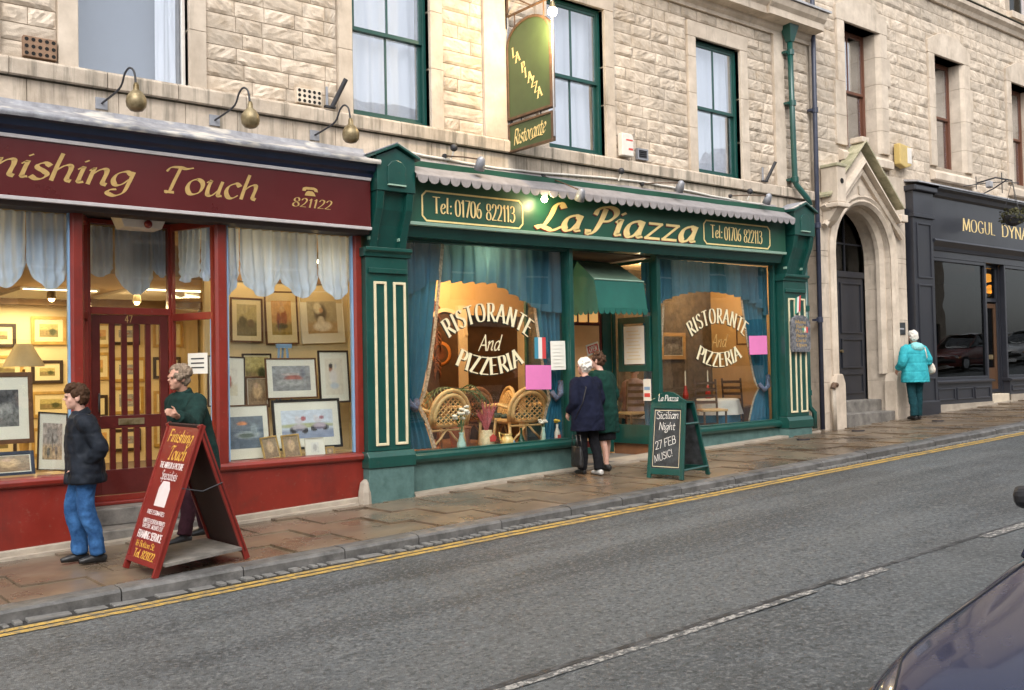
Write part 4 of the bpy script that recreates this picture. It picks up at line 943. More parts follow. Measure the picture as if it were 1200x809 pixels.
austrian('long single ruched swag in the middle of the light over the door', [3.53, 3.95], 3.46, 2.92, .2, DY+.14)
austrian('narrow ruched swag at the right of the light over the door', [3.93, 4.1], 3.46, 3.0, .08, DY+.1)
def sax(x, yy, z):   # along the right hand splayed return
    d = Vector((4.1-4.36, DY-.06)).normalized(); return (4.36+d.x*x+.1*d.y+d.y*(yy), .06+d.y*x-d.x*(yy), z)
austrian('ruched blue blind in the splayed side light by the door', [.04, .33, .66], 3.45, 2.98, .13, .0, sax)
# a small price notice on the splayed light
g = thing('paper_notice', 'small white notice stuck in the side light by the door', 'notice', (4.2, .35, 1.9))
d = Vector((4.1-4.36, DY-.06)).normalized()
def SP(s, z, off=-.012): return (4.36+d.x*s+d.y*off, .06+d.y*s-d.x*off, z)
mb = MB(); mb.hexa([SP(.12, 1.82, -.01), SP(.42, 1.82, -.01), SP(.42, 1.82, -.012), SP(.12, 1.82, -.012), SP(.12, 2.05, -.01), SP(.42, 2.05, -.01), SP(.42, 2.05, -.012), SP(.12, 2.05, -.012)]); mb.build('sheet', 'paper', g)
for k in range(3): MB().hexa([SP(.17, 1.88+.05*k, -.013), SP(.37, 1.88+.05*k, -.013), SP(.37, 1.88+.05*k, -.0145), SP(.17, 1.88+.05*k, -.0145), SP(.17, 1.895+.05*k, -.013), SP(.37, 1.895+.05*k, -.013), SP(.37, 1.895+.05*k, -.0145), SP(.17, 1.895+.05*k, -.0145)]).build('printed_line', 'ink', g)
# three brass lamps on swan necks
for k, x in enumerate((3.14, 4.34, 5.56)):
    g = thing('brass_lamp', ('brass globe lamp on a swan neck below the plain grey window', 'middle brass globe lamp of the three above the red fascia', 'brass globe lamp on a swan neck nearest the green console')[k], 'lamp', (x, -.02, 4.6), 'brass lamps over the red fascia')
    MB().box(x-.06, x+.06, -.03, -.012, 4.54, 4.66).build('wall_plate', 'grey_metal', g, bevel=.004)
    pts = [(x, -.02, 4.6), (x+.04, -.2, 4.64), (x+.08, -.38, 4.7), (x+.1, -.45, 4.82), (x+.13, -.5, 4.87), (x+.16, -.55, 4.82), (x+.17, -.57, 4.66)]
    MB().tube(smooth_pts([p for p in pts], 4), .011, 6).build('neck', 'iron', g, smooth=True)
    MB().lathe([(.02, .18), (.028, .15), (.03, .11), (.065, .08), (.093, .035), (.1, -.01), (.092, -.06), (.064, -.095), (.026, -.108)], (x+.17, -.57, 4.53), 18).build('globe_shade', 'brass', g, smooth=True)
# ================================================================ the restaurant front
LX0 = 6.75; TK = .0105
SH = Matrix(((1, 0, 0, 0), (0, 1, 0, 0), (TK, 0, 1, -TK*LX0), (0, 0, 0, 1)))   # the front climbs very slightly with the street
lpf = thing('restaurant_shopfront', 'green restaurant shopfront lettered La Piazza with gold telephone numbers and two big windows', 'shopfront', (10.5, 0, .4))
def lp(mb, name, material, parent=None, **k): return mb.move(SH).build(name, material, parent or lpf, **k)
mat('ledge_green', (.3, .45, .36), .45, .1, 6, .05, 40)
fas = lp(MB().box(LX0-.02, 14.42, -.22, .0, 3.655, 4.42), 'fascia_board', 'green_sign')
lp(MB().prism([(-.25, 3.612), (-.26, 3.652), (0, 3.654), (0, 3.612)], 'x', LX0-.02, 14.4), 'fascia_ledge', 'ledge_green', bevel=.004)
lp(MB().prism([(-.17, 3.6), (-.12, 3.48), (.08, 3.48), (.08, 3.611), (-.17, 3.611)], 'x', LX0, 14.4), 'frieze', 'green_paint')
def cut_frame(x0, x1, z0, z1, c, t):
    o = [(x0+c, z0), (x1-c, z0), (x1, z0+c), (x1, z1-c), (x1-c, z1), (x0+c, z1), (x0, z1-c), (x0, z0+c)]
    return MB().sweep(o, [(-t/2, -.2205), (t/2, -.2205), (t/2, -.2245), (-t/2, -.2245)], True)
for x0, x1, z0 in ((6.93, 8.55, 3.68), (12.28, 13.98, 3.69)):
    lp(cut_frame(x0, x1, z0, z0+.37, .06, .022), 'number_border', 'pale_gold', fas)
    for dx, dz, m_, d0 in ((-.008, -.01, 'black_shadow_paint', 0), (0, 0, 'pale_gold', .004)):
        lp(letters('Tel:', flat_map(x0+.16+dx, -.2202, z0+.105+dz), .2, .15, .055, 0, 0, .03, .07, width=.3, depth0=d0), 'lettering', m_, fas)
        lp(letters('01706', flat_map(x0+.5+dx, -.2202, z0+.085+dz), .21, .16, .05, 0, 0, .03, .06, width=.43, depth0=d0), 'lettering', m_, fas)
        lp(letters('822113', flat_map(x0+1.0+dx, -.2202, z0+.075+dz), .21, .16, .05, 0, 0, .03, .06, width=.49, depth0=d0), 'lettering', m_, fas)
for dx, dz, m_, d0, tw in ((-.022, -.022, 'black_shadow_paint', 0, 1), (-.011, -.011, 'red_paint', .003, 1), (0, 0, 'pale_gold', .006, 1)):
    lp(letters('Ła', flat_map(8.74+dx, -.2202, 3.705+dz), .37, .2, .075, 28, .24, .0, width=.86, depth0=d0), 'lettering', m_, fas)
    lp(letters('Þiazza', flat_map(9.72+dx, -.2202, 3.69+dz), .4, .2, .075, 28, .24, .03, width=2.36, depth0=d0), 'lettering', m_, fas)
# lead roof with a scalloped edge
mb = MB(); pr = [(-.41, 4.165), (-.42, 4.21), (-.4, 4.23), (-.2, 4.36), (-.06, 4.44), (-.014, 4.5)]
def VP_(a, b):
    x = 6.72+7.72*a; k = b*5; i = min(4, int(k)); t = k-i; n = .012*noise.noise((x*1.7, b*3, 1))
    return (x, pr[i][0]*(1-t)+pr[i+1][0]*t+n*.3, pr[i][1]*(1-t)+pr[i+1][1]*t+n*(.3+b))
mb.grid(VP_, 90, 10); lp(mb, 'valance_roof', 'valance', smooth=True)
n_sc = 47; wsc = 7.7/n_sc
for i in range(n_sc):
    x = 6.73+wsc*i; c = x+wsc/2; h = wsc*.47*rnd.uniform(.92, 1.05)
    poly = [(x+.004, 4.19), (x+wsc-.004, 4.19)]+[(c+h*math.cos(-t*math.pi/6), 4.168+.065*math.sin(-t*math.pi/6)) for t in range(7)]
    lp(MB().prism(poly, 'y', -.425+rnd.uniform(-.006, .004), -.417), 'scallop', 'valance')
# pilasters with consoles
def pilaster(x0, x1, dz, label):
    g = thing('shopfront_pilaster', label, 'pilaster', ((x0+x1)/2, -.1, gz(x0)), 'green striped pilasters')
    z = lambda q: q+dz; gy = .12
    MB().box(x0-.02, x1+.02, -.17, gy, gz(x0)-.1, z(.65)).build('base_block', 'green_base', g, bevel=.01)
    MB().prism([(gy, z(.65)), (-.19, z(.65)), (-.195, z(.78)), (-.15, z(.845)), (gy, z(.845))], 'x', x0-.035, x1+.035).build('plinth_cap', 'green_paint', g, bevel=.006)
    MB().box(x0, x1, -.13, gy, z(.846), z(3.2)).build('shaft', 'green_paint', g, bevel=.008)
    pw = (x1-x0)
    for a, b in ((.17, .47), (.63, .93)):
        ring_box(x0+pw*a, x0+pw*b, z(.91), z(2.9), -.148, -.128, .032).build('stripe_frame', 'cream_paint', g, bevel=.005)
    MB().prism([(gy, z(3.2)), (-.15, z(3.2)), (-.16, z(3.24)), (-.2, z(3.27)), (-.2, z(3.31)), (gy, z(3.31))], 'x', x0-.03, x1+.03).build('capital', 'green_paint', g, bevel=.006)
    MB().box(x0+.03, x1-.03, -.16, gy, z(3.0), z(3.06)).build('capital_band', 'green_paint', g, bevel=.005)
    cx0, cx1 = x0+.05, x1-.04; pr_ = [(gy, 3.31), (-.12, 3.31), (-.15, 3.42), (-.2, 3.58), (-.28, 3.76), (-.32, 3.97), (gy, 3.97)]
    rib = [(y-(.035 if y < 0 else 0), z(q)) for y, q in pr_]
    MB().prism([(y+(.03 if y < 0 else 0), z(q)) for y, q in pr_], 'x', cx0, cx1).build('console', 'green_paint', g, bevel=.004)
    for a in (cx0-.004, cx1-.096): MB().prism(rib, 'x', a, a+.1).build('console_rib', 'green_paint', g, bevel=.008)
    for a in (cx0-.01, cx1-.105): MB().box(a, a+.115, -.17, -.1, z(3.4), z(3.44)).build('console_fillet', 'ledge_green', g, bevel=.004)
    c = (cx0+cx1)/2; hw = (cx1-cx0)/2+.015
    MB().prism([(c-hw, z(3.97)), (c+hw, z(3.97)), (c+hw, z(4.38)), (c, z(4.5)), (c-hw, z(4.38))], 'y', -.37, .0).build('head_block', 'green_paint', g, bevel=.006)
    MB().prism([(c-.13, z(4.05)), (c+.13, z(4.05)), (c+.13, z(4.27)), (c+.07, z(4.33)), (c, z(4.35)), (c-.07, z(4.33)), (c-.13, z(4.27))], 'y', -.385, -.365).build('head_panel', 'green_paint', g, bevel=.008)
    MB().box(c-.13, c+.12, -.4, -.37, z(4.035), z(4.052)).build('ledge_highlight', 'ledge_green', g)  # pale strip that colours in the highlight along the panel's ledge
    t = .035
    MB().prism([(c-hw-.05, z(4.37)), (c, z(4.515)), (c+hw+.05, z(4.37)), (c+hw+.05, z(4.37)+t), (c, z(4.515)+t), (c-hw-.05, z(4.37)+t)], 'y', -.42, -.013).build('gable_cap', 'green_paint', g, bevel=.006)
    MB().prism([(c-hw-.055, z(4.41)), (c, z(4.555)), (c+hw+.055, z(4.41)), (c+hw+.055, z(4.42)), (c, z(4.567)), (c-hw-.055, z(4.42))], 'y', -.4, -.013).build('gable_lead', 'lead', g)
    return g
pilaster(6.16, 6.76, 0, 'green pilaster with two cream stripes between the red shop and the restaurant')
pilaster(14.46, 15.1, .06, 'green pilaster with two cream stripes at the right end of the restaurant')
# window frames and stall risers
G0 = .1
def lp_window(x0, x1):
    wn = lp(ring_box(x0, x1, .76, 3.5, .03, .14, .05, .05, .05, .03), 'window', 'green_paint', bevel=.005)
    lp(MB().box(x0+.05, x1-.05, G0, G0+.006, .79, 3.45), 'pane', 'shop_glass', wn)
    lp(MB().prism([(.14, .66), (-.03, .66), (-.05, .7), (-.045, .74), (-.01, .765), (.14, .775)], 'x', x0-.02, x1+.02), 'sill_rail', 'green_paint', bevel=.005)
    MB().box(x0-.01, x1+.01, .04, .14, -.1, .67+TK*(x0-LX0)).build('stall_riser', 'green_base', lpf, bevel=.004)
    return wn
lp_window(6.8, 9.63); lp_window(11.43, 14.44)
# recessed doorway
for x0, x1 in ((9.585, 9.66), (11.41, 11.49)): lp(MB().box(x0, x1, .0, .13, .4, 3.5), 'post', 'green_paint', bevel=.008)
RY = 1.05
def yz_frame(x0, x1, y0, y1, z0, z1, t, b=None):
    b = b or t
    return MB().box(x0, x1, y0, y0+t, z0, z1).box(x0, x1, y1-t, y1, z0, z1).box(x0, x1, y0+t, y1-t, z1-t, z1).box(x0, x1, y0+t, y1-t, z0, z0+b)
rr = yz_frame(11.44, 11.49, .14, RY, .6, 3.5, .05, .3).build('side_light', 'green_paint', lpf, bevel=.004)
MB().box(11.463, 11.468, .19, RY-.05, .9, 3.45).build('pane', 'shop_glass', rr)
rl = yz_frame(9.59, 9.64, .14, RY, .5, 3.5, .05, .3).build('side_light', 'green_paint', lpf, bevel=.004)
MB().box(9.612, 9.617, .19, RY-.05, .8, 3.45).build('pane', 'shop_glass', rl)
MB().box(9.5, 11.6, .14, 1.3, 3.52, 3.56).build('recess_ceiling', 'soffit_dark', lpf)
mat('peach', (.72, .42, .2), .6, .08, 3, .05, 30)
mat('glowing_amber_pane', (.75, .45, .16), .4, .1, 3, 0, emit=(1, .55, .18, .25))  # weak glow put into the door panes for the lit room behind
ring_box(10.3, 11.44, .45, 3.52, RY, RY+.08, .12, .2, .3, .1).build('door_frame', 'green_paint', lpf, bevel=.004)
dd = ring_box(10.43, 11.23, .56, 3.2, RY+.01, RY+.06, .05, .05, .05, .1).build('door', 'dark_red_wood', lpf, bevel=.004)
for k in range(3): MB().box(10.5+.23*k, 10.7+.23*k, RY+.02, RY+.05, 2.55, 3.13).build('pane', 'glowing_amber_pane', dd)
MB().box(10.48, 11.18, RY+.012, RY+.052, 2.49, 2.54).build('rail', 'dark_red_wood', dd)
MB().box(10.48, 11.18, RY+.02, RY+.05, .66, 2.49).build('panel', 'peach', dd)
for k in range(2): MB().box(10.7+.23*k, 10.73+.23*k, RY+.012, RY+.052, 2.54, 3.15).build('bar', 'dark_red_wood', dd)
MB().box(9.66, 10.3, RY, RY+.05, .45, 3.52).build('recess_wall', 'green_paint', lpf)
MB().box(9.64, 11.44, -.02, 1.2, .2, .43).build('step', 'step_stone', lpf, bevel=.01)
g = thing('open_sign', 'small tilted white and red open sign on the restaurant door', 'sign', (11.0, RY, 2.2))
T = Matrix.Translation((11.02, RY+.008, 2.12)) @ Matrix.Rotation(R(-14), 4, 'Y')
MB().box(-.14, .14, -.004, .0, -.09, .09).move(T).build('card', 'paper', g)
MB().box(-.115, .115, -.006, -.0045, -.06, .06).move(T).build('red_field', 'red_ink', g)
letters('OPEN', lambda u, v, d: tuple(T @ Vector((u, -.006-d, v-.04))), .08, .2, .16, 0, 0, .08, width=.18, center=True).build('lettering', 'paper', g)
# menu case on the right return
g = thing('menu_case', 'green framed menu case with a white sheet in the restaurant doorway', 'menu', (11.4, .5, 1.7))
yz_frame(11.39, 11.435, .16, .86, 1.74, 2.6, .1).build('frame', 'green_paint', g, bevel=.006)
MB().box(11.405, 11.41, .3, .74, 1.86, 2.46).build('sheet', 'paper', g)
for k in range(9): MB().box(11.402, 11.4045, .36+.03*(k % 3), .68-.04*(k % 2), 1.93+.055*k, 1.945+.055*k).build('printed_line', 'mount_cream', g)
# dutch canopy
aw = thing('door_canopy', 'green fabric door canopy with scalloped edge over the restaurant entrance', 'awning', (10.6, .1, 2.6))
mat('canopy_green', (.008, .1, .078), .6, .12, 5, .1, 60)
mat('canopy_top', (.1, .16, .11), .7, .2, 4, .1, 60)
ax0, ax1 = 10.12, 11.16
def fab(p, q, n=6): return [(p[0]+(q[0]-p[0])*i/n, p[1]+(q[1]-p[1])*i/n) for i in range(n+1)]
MB().grid(lambda a, b: (ax0+(ax1-ax0)*a+(.08*(1-b) if a < .5 else -.08*(1-b))*abs(2*a-1), .5-.45*b, 3.42-.31*b-.03*math.sin(b*3.1)*math.sin(a*3.14)), 12, 6).build('top_panel', 'canopy_top', aw, smooth=True)
MB().grid(lambda a, b: (ax0+(ax1-ax0)*a, .05-.07*b+.012*math.sin(a*9)*b, 3.11-.42*b), 12, 6).build('front_panel', 'canopy_green', aw, smooth=True)
MB().tube([(ax0, .045, 3.115), (ax1, .045, 3.115)], .012, 6).build('front_seam', 'ledge_green', aw)
for xx, nm in ((ax0, 'side_panel'), (ax1, 'side_panel')):
    MB().add([(xx+.08*(1 if xx == ax0 else -1), .5, 3.42), (xx, .05, 3.11), (xx, -.02, 2.69), (xx, .3, 2.68), (xx, .62, 2.69), (xx+.04*(1 if xx == ax0 else -1), .6, 3.2)], [(0, 1, 2, 3, 4, 5)]).build(nm, 'canopy_green', aw)
ns = 9; ws = (ax1-ax0)/ns
for i in range(ns):
    c = ax0+ws*(i+.5); poly = [(c-ws/2+.002, 2.69), (c+ws/2-.002, 2.69)]+[(c+ws*.49*math.cos(-t*math.pi/6), 2.655+.06*math.sin(-t*math.pi/6)) for t in range(7)]
    MB().prism(poly, 'y', -.028, -.022).build('scallop', 'canopy_green', aw)
for i in range(6):
    c = -.02+.107*(i+.5); poly = [(c-.052, 2.69), (c+.052, 2.69)]+[(c+.052*math.cos(-t*math.pi/6), 2.655+.06*math.sin(-t*math.pi/6)) for t in range(7)]
    MB().prism(poly, 'x', ax0-.003, ax0+.003).build('scallop', 'canopy_green', aw)

# ---- gilt lettering on the glass
mat('glass_gilt', (.78, .7, .46), .5, .06, 8, 0)
def arc_text(s, cx, cz, r, a0, a1, size, parent, top=True, st=1.):
    """letters set round an arc; angles in degrees from straight up"""
    w_ = text_w(s, .04); out = []
    for dx, dz, m_, d0 in ((-.012, -.014, 'black_shadow_paint', 0), (0, 0, 'glass_gilt', .003)):
        mb = MB()
        x = 0
        for ch in s:
            adv = GL[ch][0]+.04; t = (x+adv/2)/w_; a = R(a0+(a1-a0)*t)
            def fm(u, v, d, a=a):
                if top: c, sn = math.cos(a), math.sin(a); bx, bz = cx+r*sn, cz+r*c
                else: c, sn = math.cos(-a), math.sin(-a); bx, bz = cx+r*math.sin(a), cz-r*math.cos(a)
                return (bx+u*c+v*sn+dx, G0-.0015-d, bz-u*sn+v*c+dz)
            letters(ch, fm, size, .2, .055, 0, 0, 0, .1, center=True, mb=mb, depth0=d0, stretch=st); x += adv
        lp(mb, 'lettering', m_, parent)
gl = thing('window_lettering', 'cream arched Ristorante and Pizzeria lettering on the left restaurant window', 'lettering', (8.2, G0, 1.7))
arc_text('RISTORANTE', 8.2, 1.32, 1.13, -37, 37, .235, gl, True, .88); arc_text('PIZZERIA', 8.2, 2.9, 1.17, -30, 30, .225, gl, False, 1.05)
lp(letters('And', flat_map(8.0, G0-.0015, 2.05), .21, .13, .06, 35, .3, .02, width=.37, depth0=.004), 'lettering', 'glass_gilt', gl); lp(letters('.', flat_map(8.1, G0-.0015, 1.96), .01, .1, .1), 'lettering', 'glass_gilt', gl)
gl = thing('window_lettering', 'cream arched Ristorante and Pizzeria lettering on the right restaurant window', 'lettering', (12.97, G0, 1.7))
arc_text('RISTORANTE', 12.97, 1.32, 1.13, -37, 37, .235, gl, True, .88); arc_text('PIZZERIA', 12.97, 2.9, 1.17, -30, 30, .225, gl, False, 1.05)
lp(letters('And', flat_map(12.78, G0-.0015, 2.05), .21, .1, .05, 35, .3, .02, width=.37, depth0=.004), 'lettering', 'dull_gold', gl)
def card(x0, x1, z0, z1, material, label, y=G0-.004, name='paper_notice', cat='notice', lines=0, tilt=0.):
    g = thing(name, label, cat, (x0, y, z0)); T = Matrix.Translation(((x0+x1)/2, y, (z0+z1)/2)) @ Matrix.Rotation(R(tilt), 4, 'Y'); a = (x1-x0)/2; b = (z1-z0)/2
    mb = MB(); mb.grid(lambda u, v: (-a+2*a*u, -.002-.006*math.sin(u*3.1)*v, -b+2*b*v), 6, 6); mb.move(T).build('sheet', material, g)
    for k in range(lines): MB().box(-a*.75, a*(.75-.2*(k % 3)), -.0095, -.0085, b*.75-2*b*.85*k/lines-.012, b*.75-2*b*.85*k/lines).move(T).build('printed_line', 'mount', g)
    return g
card(8.81, 9.28, 1.52, 1.86, 'pink_paper', 'pink poster in the left restaurant window', tilt=1)
card(9.28, 9.56, 1.79, 2.2, 'paper', 'white menu sheet in the left restaurant window', lines=7, tilt=-1)
card(13.76, 14.25, 1.99, 2.31, 'pink_paper', 'pink poster in the right restaurant window', tilt=-1)
g = thing('flag_card', 'small green white and red flag card above the pink poster', 'flag', (9.0, G0, 1.95))
painted(lambda u, v: ((.05, .25, .35) if u < .33 else (.75, .72, .68) if u < .66 else (.6, .06, .06)), 'sheet', g, (8.98, G0-.008, 1.95), (.21, 0, .0), (0, 0, .3), 12, 4)
g = thing('card_sticker', 'small white card sticker on the doorway side light', 'sticker', (11.44, .2, 1.3)); MB().box(11.44-.012, 11.44-.008, .2, .36, 1.28, 1.62).build('card', 'paper', g); MB().box(11.425, 11.4275, .22, .34, 1.34, 1.4).build('red_mark', 'red_ink', g); MB().box(11.425, 11.4275, .22, .34, 1.45, 1.5).build('blue_mark', 'blue_liner', g)
# hanging menu board on the right pilaster
g = thing('menu_plaque', 'dark menu board with a small flag hung on the right green pilaster', 'menu board', (14.8, -.2, 2.1))
mat('plaque', (.05, .055, .07), .5, .6, 22, .1, 60, c2=(.16, .16, .17))
pz = [(14.58, 2.02), (15.06, 2.02), (15.1, 2.1), (15.1, 2.55), (15.02, 2.62), (14.92, 2.66), (14.72, 2.66), (14.62, 2.62), (14.56, 2.55), (14.56, 2.1)]
MB().prism(pz, 'y', -.205, -.152).build('board', 'plaque', g, bevel=.008)
for k in range(6): letters(('Menu', 'Pasta', 'Pizza', 'Bistro', 'Carte', 'Open')[k] if k else 'Menu', flat_map(14.66+.02*(k % 2), -.206, 2.52-.08*k), .055, .16, .09, 20, width=.3).build('lettering', 'dull_gold', g)
painted(lambda u, v: ((.05, .3, .2) if u < .33 else (.75, .72, .68) if u < .66 else (.6, .06, .06)), 'flag', g, (14.72, -.16, 2.68), (.16, 0, .06), (0.03, 0, .28), 9, 4)
painted(lambda u, v: ((.05, .3, .2) if u < .33 else (.75, .72, .68) if u < .66 else (.6, .06, .06)), 'flag', g, (14.86, -.2065, 2.36), (.16, 0, 0), (0, 0, .1), 9, 3)

# ---- dining rooms
mat('orange_wall', (.7, .46, .22), .8, .08, 1.5, .06, 20)
mat('pale_orange', (.75, .58, .38), .8, .06, 1.5, .06, 20)
mat('dark_stone_wall', (.13, .1, .07), .9, .4, 7, .6, 12, dist=.03)
mat('tan_panel', (.52, .34, .16), .6, .12, 4, .08, 30, stretch=(1, 1, .2))
mat('dark_wood', (.085, .042, .02), .5, .2, 6, .1, 40)
mat('floor_tile', (.25, .12, .06), .5, .2, 4, .1, 30)
def st(mb, name, m_, **k): return tag(mb.build(name, m_, **k), kind='structure')
st(MB().box(6.62, 6.72, .16, 3.3, .3, 3.7).box(6.72, 9.9, 3.0, 3.15, .3, 3.7), 'dining_wall', 'orange_wall')
st(MB().box(9.9, 11.4, 3.0, 3.1, 2.75, 3.7), 'dining_alcove_head', 'orange_wall'); st(MB().box(9.9, 11.4, 3.3, 3.4, .3, 2.75), 'dining_alcove_wall', 'dark_wood'); st(MB().box(9.72, 9.9, 2.9, 3.3, .3, 2.9).box(11.3, 11.45, 2.9, 3.3, .3, 2.9), 'alcove_jamb', 'pale_orange')
st(MB().box(11.49, 15.4, 2.1, 2.3, .3, 3.8), 'dining_back_wall', 'dark_stone_wall')
st(MB().box(15.2, 15.4, .16, 2.1, .3, 3.8), 'dining_end_wall', 'tan_panel')
st(MB().box(11.49, 11.6, 1.1, 2.1, .3, 3.8), 'dining_partition', 'orange_wall')
st(MB().box(6.72, 9.58, .15, 3.0, .5, .7), 'dining_platform', 'floor_tile')
st(MB().box(11.5, 15.2, .15, 2.1, .4, .6), 'dining_floor', 'floor_tile')
st(MB().box(6.72, 9.6, .15, 3.0, 3.56, 3.66).box(9.6, 11.45, 1.3, 3.0, 3.57, 3.67).box(11.5, 15.2, .15, 2.1, 3.58, 3.68), 'dining_ceiling', 'pale_orange')
st(MB().box(6.72, 9.9, 2.96, 3.0, .7, 1.55), 'dado', 'dark_wood')
st(MB().box(9.9, 11.4, 1.4, 3.0, .4, .6), 'passage_floor', 'floor_tile')
mb = MB(); mb.box(8.6, 8.72, 2.4, 2.5, .7, 3.5); st(mb, 'dining_column', 'pale_orange')
# arched niche on the back wall, dark
g = thing('wall_arch', 'dark arched serving niche in the orange dining room wall', 'niche', (9.2, 2.9, 1.5))
ar = [(9.0, 1.5), (9.9, 1.5), (9.9, 2.4)]+[(9.45+.45*math.cos(t*math.pi/10), 2.4+.45*math.sin(t*math.pi/10)) for t in range(1, 10)]+[(9.0, 2.4)]
MB().prism(ar, 'y', 2.93, 2.995).build('recess', 'dark_wood', g)
MB().sweep(ar[2:], [(-.0, 2.88), (.06, 2.88), (.06, 2.99), (-.0, 2.99)]).build('moulding', 'pale_orange', g)
framed('gilt framed dark landscape on the stone wall behind the right restaurant window', 13.72, 2.06, 1.95, .68, .5, .07, 'pine', .01, storm, 0)
framed('dim framed print on the tan end wall of the dining room', 15.19, 1.5, 2.2, .5, .55, .03, 'fr_brown', .05, sc1, 0, yaw=-90)
for k, (x, y, z, e) in enumerate(((7.6, 1.8, 3.4, 42), (9.3, 2.2, 3.4, 34), (8.3, .5, 3.45, 26), (12.4, 1.2, 3.4, 16), (14.2, 1.3, 3.4, 24))):  # third light is added to brighten the chair backs near the window
    g = thing('pendant_light', 'small warm ceiling light in the dining room, %s from the left' % ('first', 'second', 'third', 'fourth', 'fifth')[k], 'ceiling light', (x, y, z), 'warm dining room lights')
    MB().tube([(x, y, 3.56), (x, y, z+.08)], .008, 6).build('cord', 'iron', g); MB().ball((x, y, z), .05, 10, 7).build('bulb', emis('warm_bulb%d' % k, (1, .66, .3), 10), g, smooth=True)
    lamp('glow', 'POINT', (x, y, z-.1), e, (1, .68, .36), g, .08)
g = thing('wall_light', 'glowing wall light beside the gathered blue curtain', 'wall light', (7.2, 2.9, 2.6)); MB().ball((8.95, 2.86, 2.82), .06, 10, 7).build('bulb', emis('wall_bulb', (1, .75, .45), 14), g, smooth=True); MB().box(8.92, 8.98, 2.9, 2.96, 2.7, 2.85).build('bracket', 'brass', g)
# hanging strings of chillies and a plate on the orange wall
mat('chilli', (.16, .05, .02), .6, .3, 12, .1, 40); mat('plate_orange', (.6, .22, .05), .4, .25, 8, .05, 40)
for k, (x, z) in enumerate(((9.05-.02, 2.75), (8.75+.28, 2.3), (9.04, 1.9))):
    pass
for k, (x, z) in enumerate(((7.3, 2.85), (7.32, 2.4), (7.3, 1.95))):
    g = thing('chilli_string', 'string of dried chillies on the orange wall, %s of three' % ('top', 'middle', 'lowest')[k], 'decoration', (x+1.9, 2.9, z), 'chilli strings on the orange wall')
    xx = x+1.98
    MB().tube([(xx, 2.95, z+.12), (xx, 2.93, z-.15)], .006, 5).build('string', 'iron', g)
    for j in range(7): MB().tube([(xx, 2.93, z+.1-.035*j), (xx+(.06 if j % 2 else -.06), 2.9, z+.05-.045*j), (xx+(.05 if j % 2 else -.05), 2.9, z-.03-.045*j)], [.018, .02, .004], 6).build('chilli', 'chilli', g, smooth=True)
g = thing('wall_plate', 'orange pottery plate on the dining room wall', 'plate', (9.4, 2.9, 2.1)); MB().lathe([(.02, .0), (.16, -.015), (.2, -.04), (.2, -.045), (.15, -.03), (.02, -.02)], (9.42-.05, 2.96, 2.1), 18, 'y').build('dish', 'plate_orange', g, smooth=True); MB().lathe([(.01, -.02), (.1, -.03), (.1, -.034), (.01, -.03)], (9.37, 2.96, 2.1), 14, 'y').build('glaze', 'chilli', g)
# curtains
cloth('blue_curtain', (.035, .15, .25), .2, .25, 1., 9, (1, 1, .06))
cloth('blue_sheer', (.06, .16, .23), .2, .2, 1., 9, (1, 1, .05))
cloth('floral', (.5, .42, .32), .5, .3, 1., 38, (1, 1, 1))
mat('tie_back', (.4, .16, .1), .8, .8, 40, .2, 60, c2=(.1, .14, .24))
def drape(label, x0, x1, xt, zt, z0, zk, y, side):
    """a side curtain gathered at height zk to the edge; side -1 left, +1 right"""
    g = thing('side_curtain', label, 'curtain', ((x0+x1)/2, y, z0))
    def wd(z):
        if z > zk: t = (z-zk)/(zt-zk); return .32+.68*(t**.55)
        t = (zk-z)/(zk-z0); return .32+.4*t**.6
    def P(a, b):
        z = z0+(zt-z0)*b; w_ = (x1-x0)*wd(z); x = (x0+w_*a) if side < 0 else (x1-w_*(1-a))
        return (x, y+.035*math.sin(a*30+1.2*noise.noise((a*2, b*2, x0)))*(.4+.6*wd(z)), z)
    mb = MB(); mb.grid(P, 60, 24); mb.build('cloth', 'blue_curtain', g, smooth=True)
    mb = MB(); mb.grid(lambda a, b: (lambda q: (q[0]+.05*a*(-side), q[1]-.03, q[2]))(P(1 if side < 0 else 0, b)), 3, 24); mb.build('floral_edge', 'floral', g, smooth=True)
    xa = x0 if side < 0 else x1; wk = (x1-x0)*.34
    MB().tube([(xa, y-.02, zk+.22), (xa-side*wk*.4, y-.09, zk+.04), (xa-side*wk*.8, y-.09, zk-.03), (xa-side*wk*1.1, y-.03, zk+.08)], .045, 8).build('tie_back', 'tie_back', g, smooth=True)
drape('long blue curtain tied back at the left end of the left restaurant window', 6.86, 7.5, 0, 3.5, .8, 1.35, .26, -1)
drape('blue curtain with a floral edge beside the doorway, left restaurant window', 9.1, 9.62, 0, 3.5, .8, 1.4, .3, 1)
drape('full blue curtain with a floral tie back at the right end of the restaurant', 13.75, 14.5, 0, 3.5, .85, 1.4, .3, 1)
drape('blue floral edged curtain just inside the doorway side light', 11.5, 11.95, 0, 3.5, .85, 1.4, .4, -1)
def pelmet(label, x0, x1, fz, y):
    mb = MB()
    def P(a, b):
        x = x0+(x1-x0)*a; zb = fz(a); z = 3.52-(3.52-zb)*b
        return (x, y+.04*math.sin(x*32+1.6*noise.noise((x*3, b, 0)))*(.35+.65*b), z+.012*math.sin(x*34)*b)
    mb.grid(P, 170, 10); o = mb.build('gathered_pelmet', 'blue_sheer', smooth=True); tag(o, label, 'curtain'); return o
def arch_fn(l, m_, r):
    return lambda a: (l if a < .06 else l+(m_-l)*min(1, (a-.06)/.1)) if a < .5 else (m_+(r-m_)*max(0, min(1, (a-.55)/.3)))
pelmet('gathered sheer blue pelmet with arched hem in the left restaurant window', 6.9, 9.62, arch_fn(2.8, 2.98, 2.62), .22)
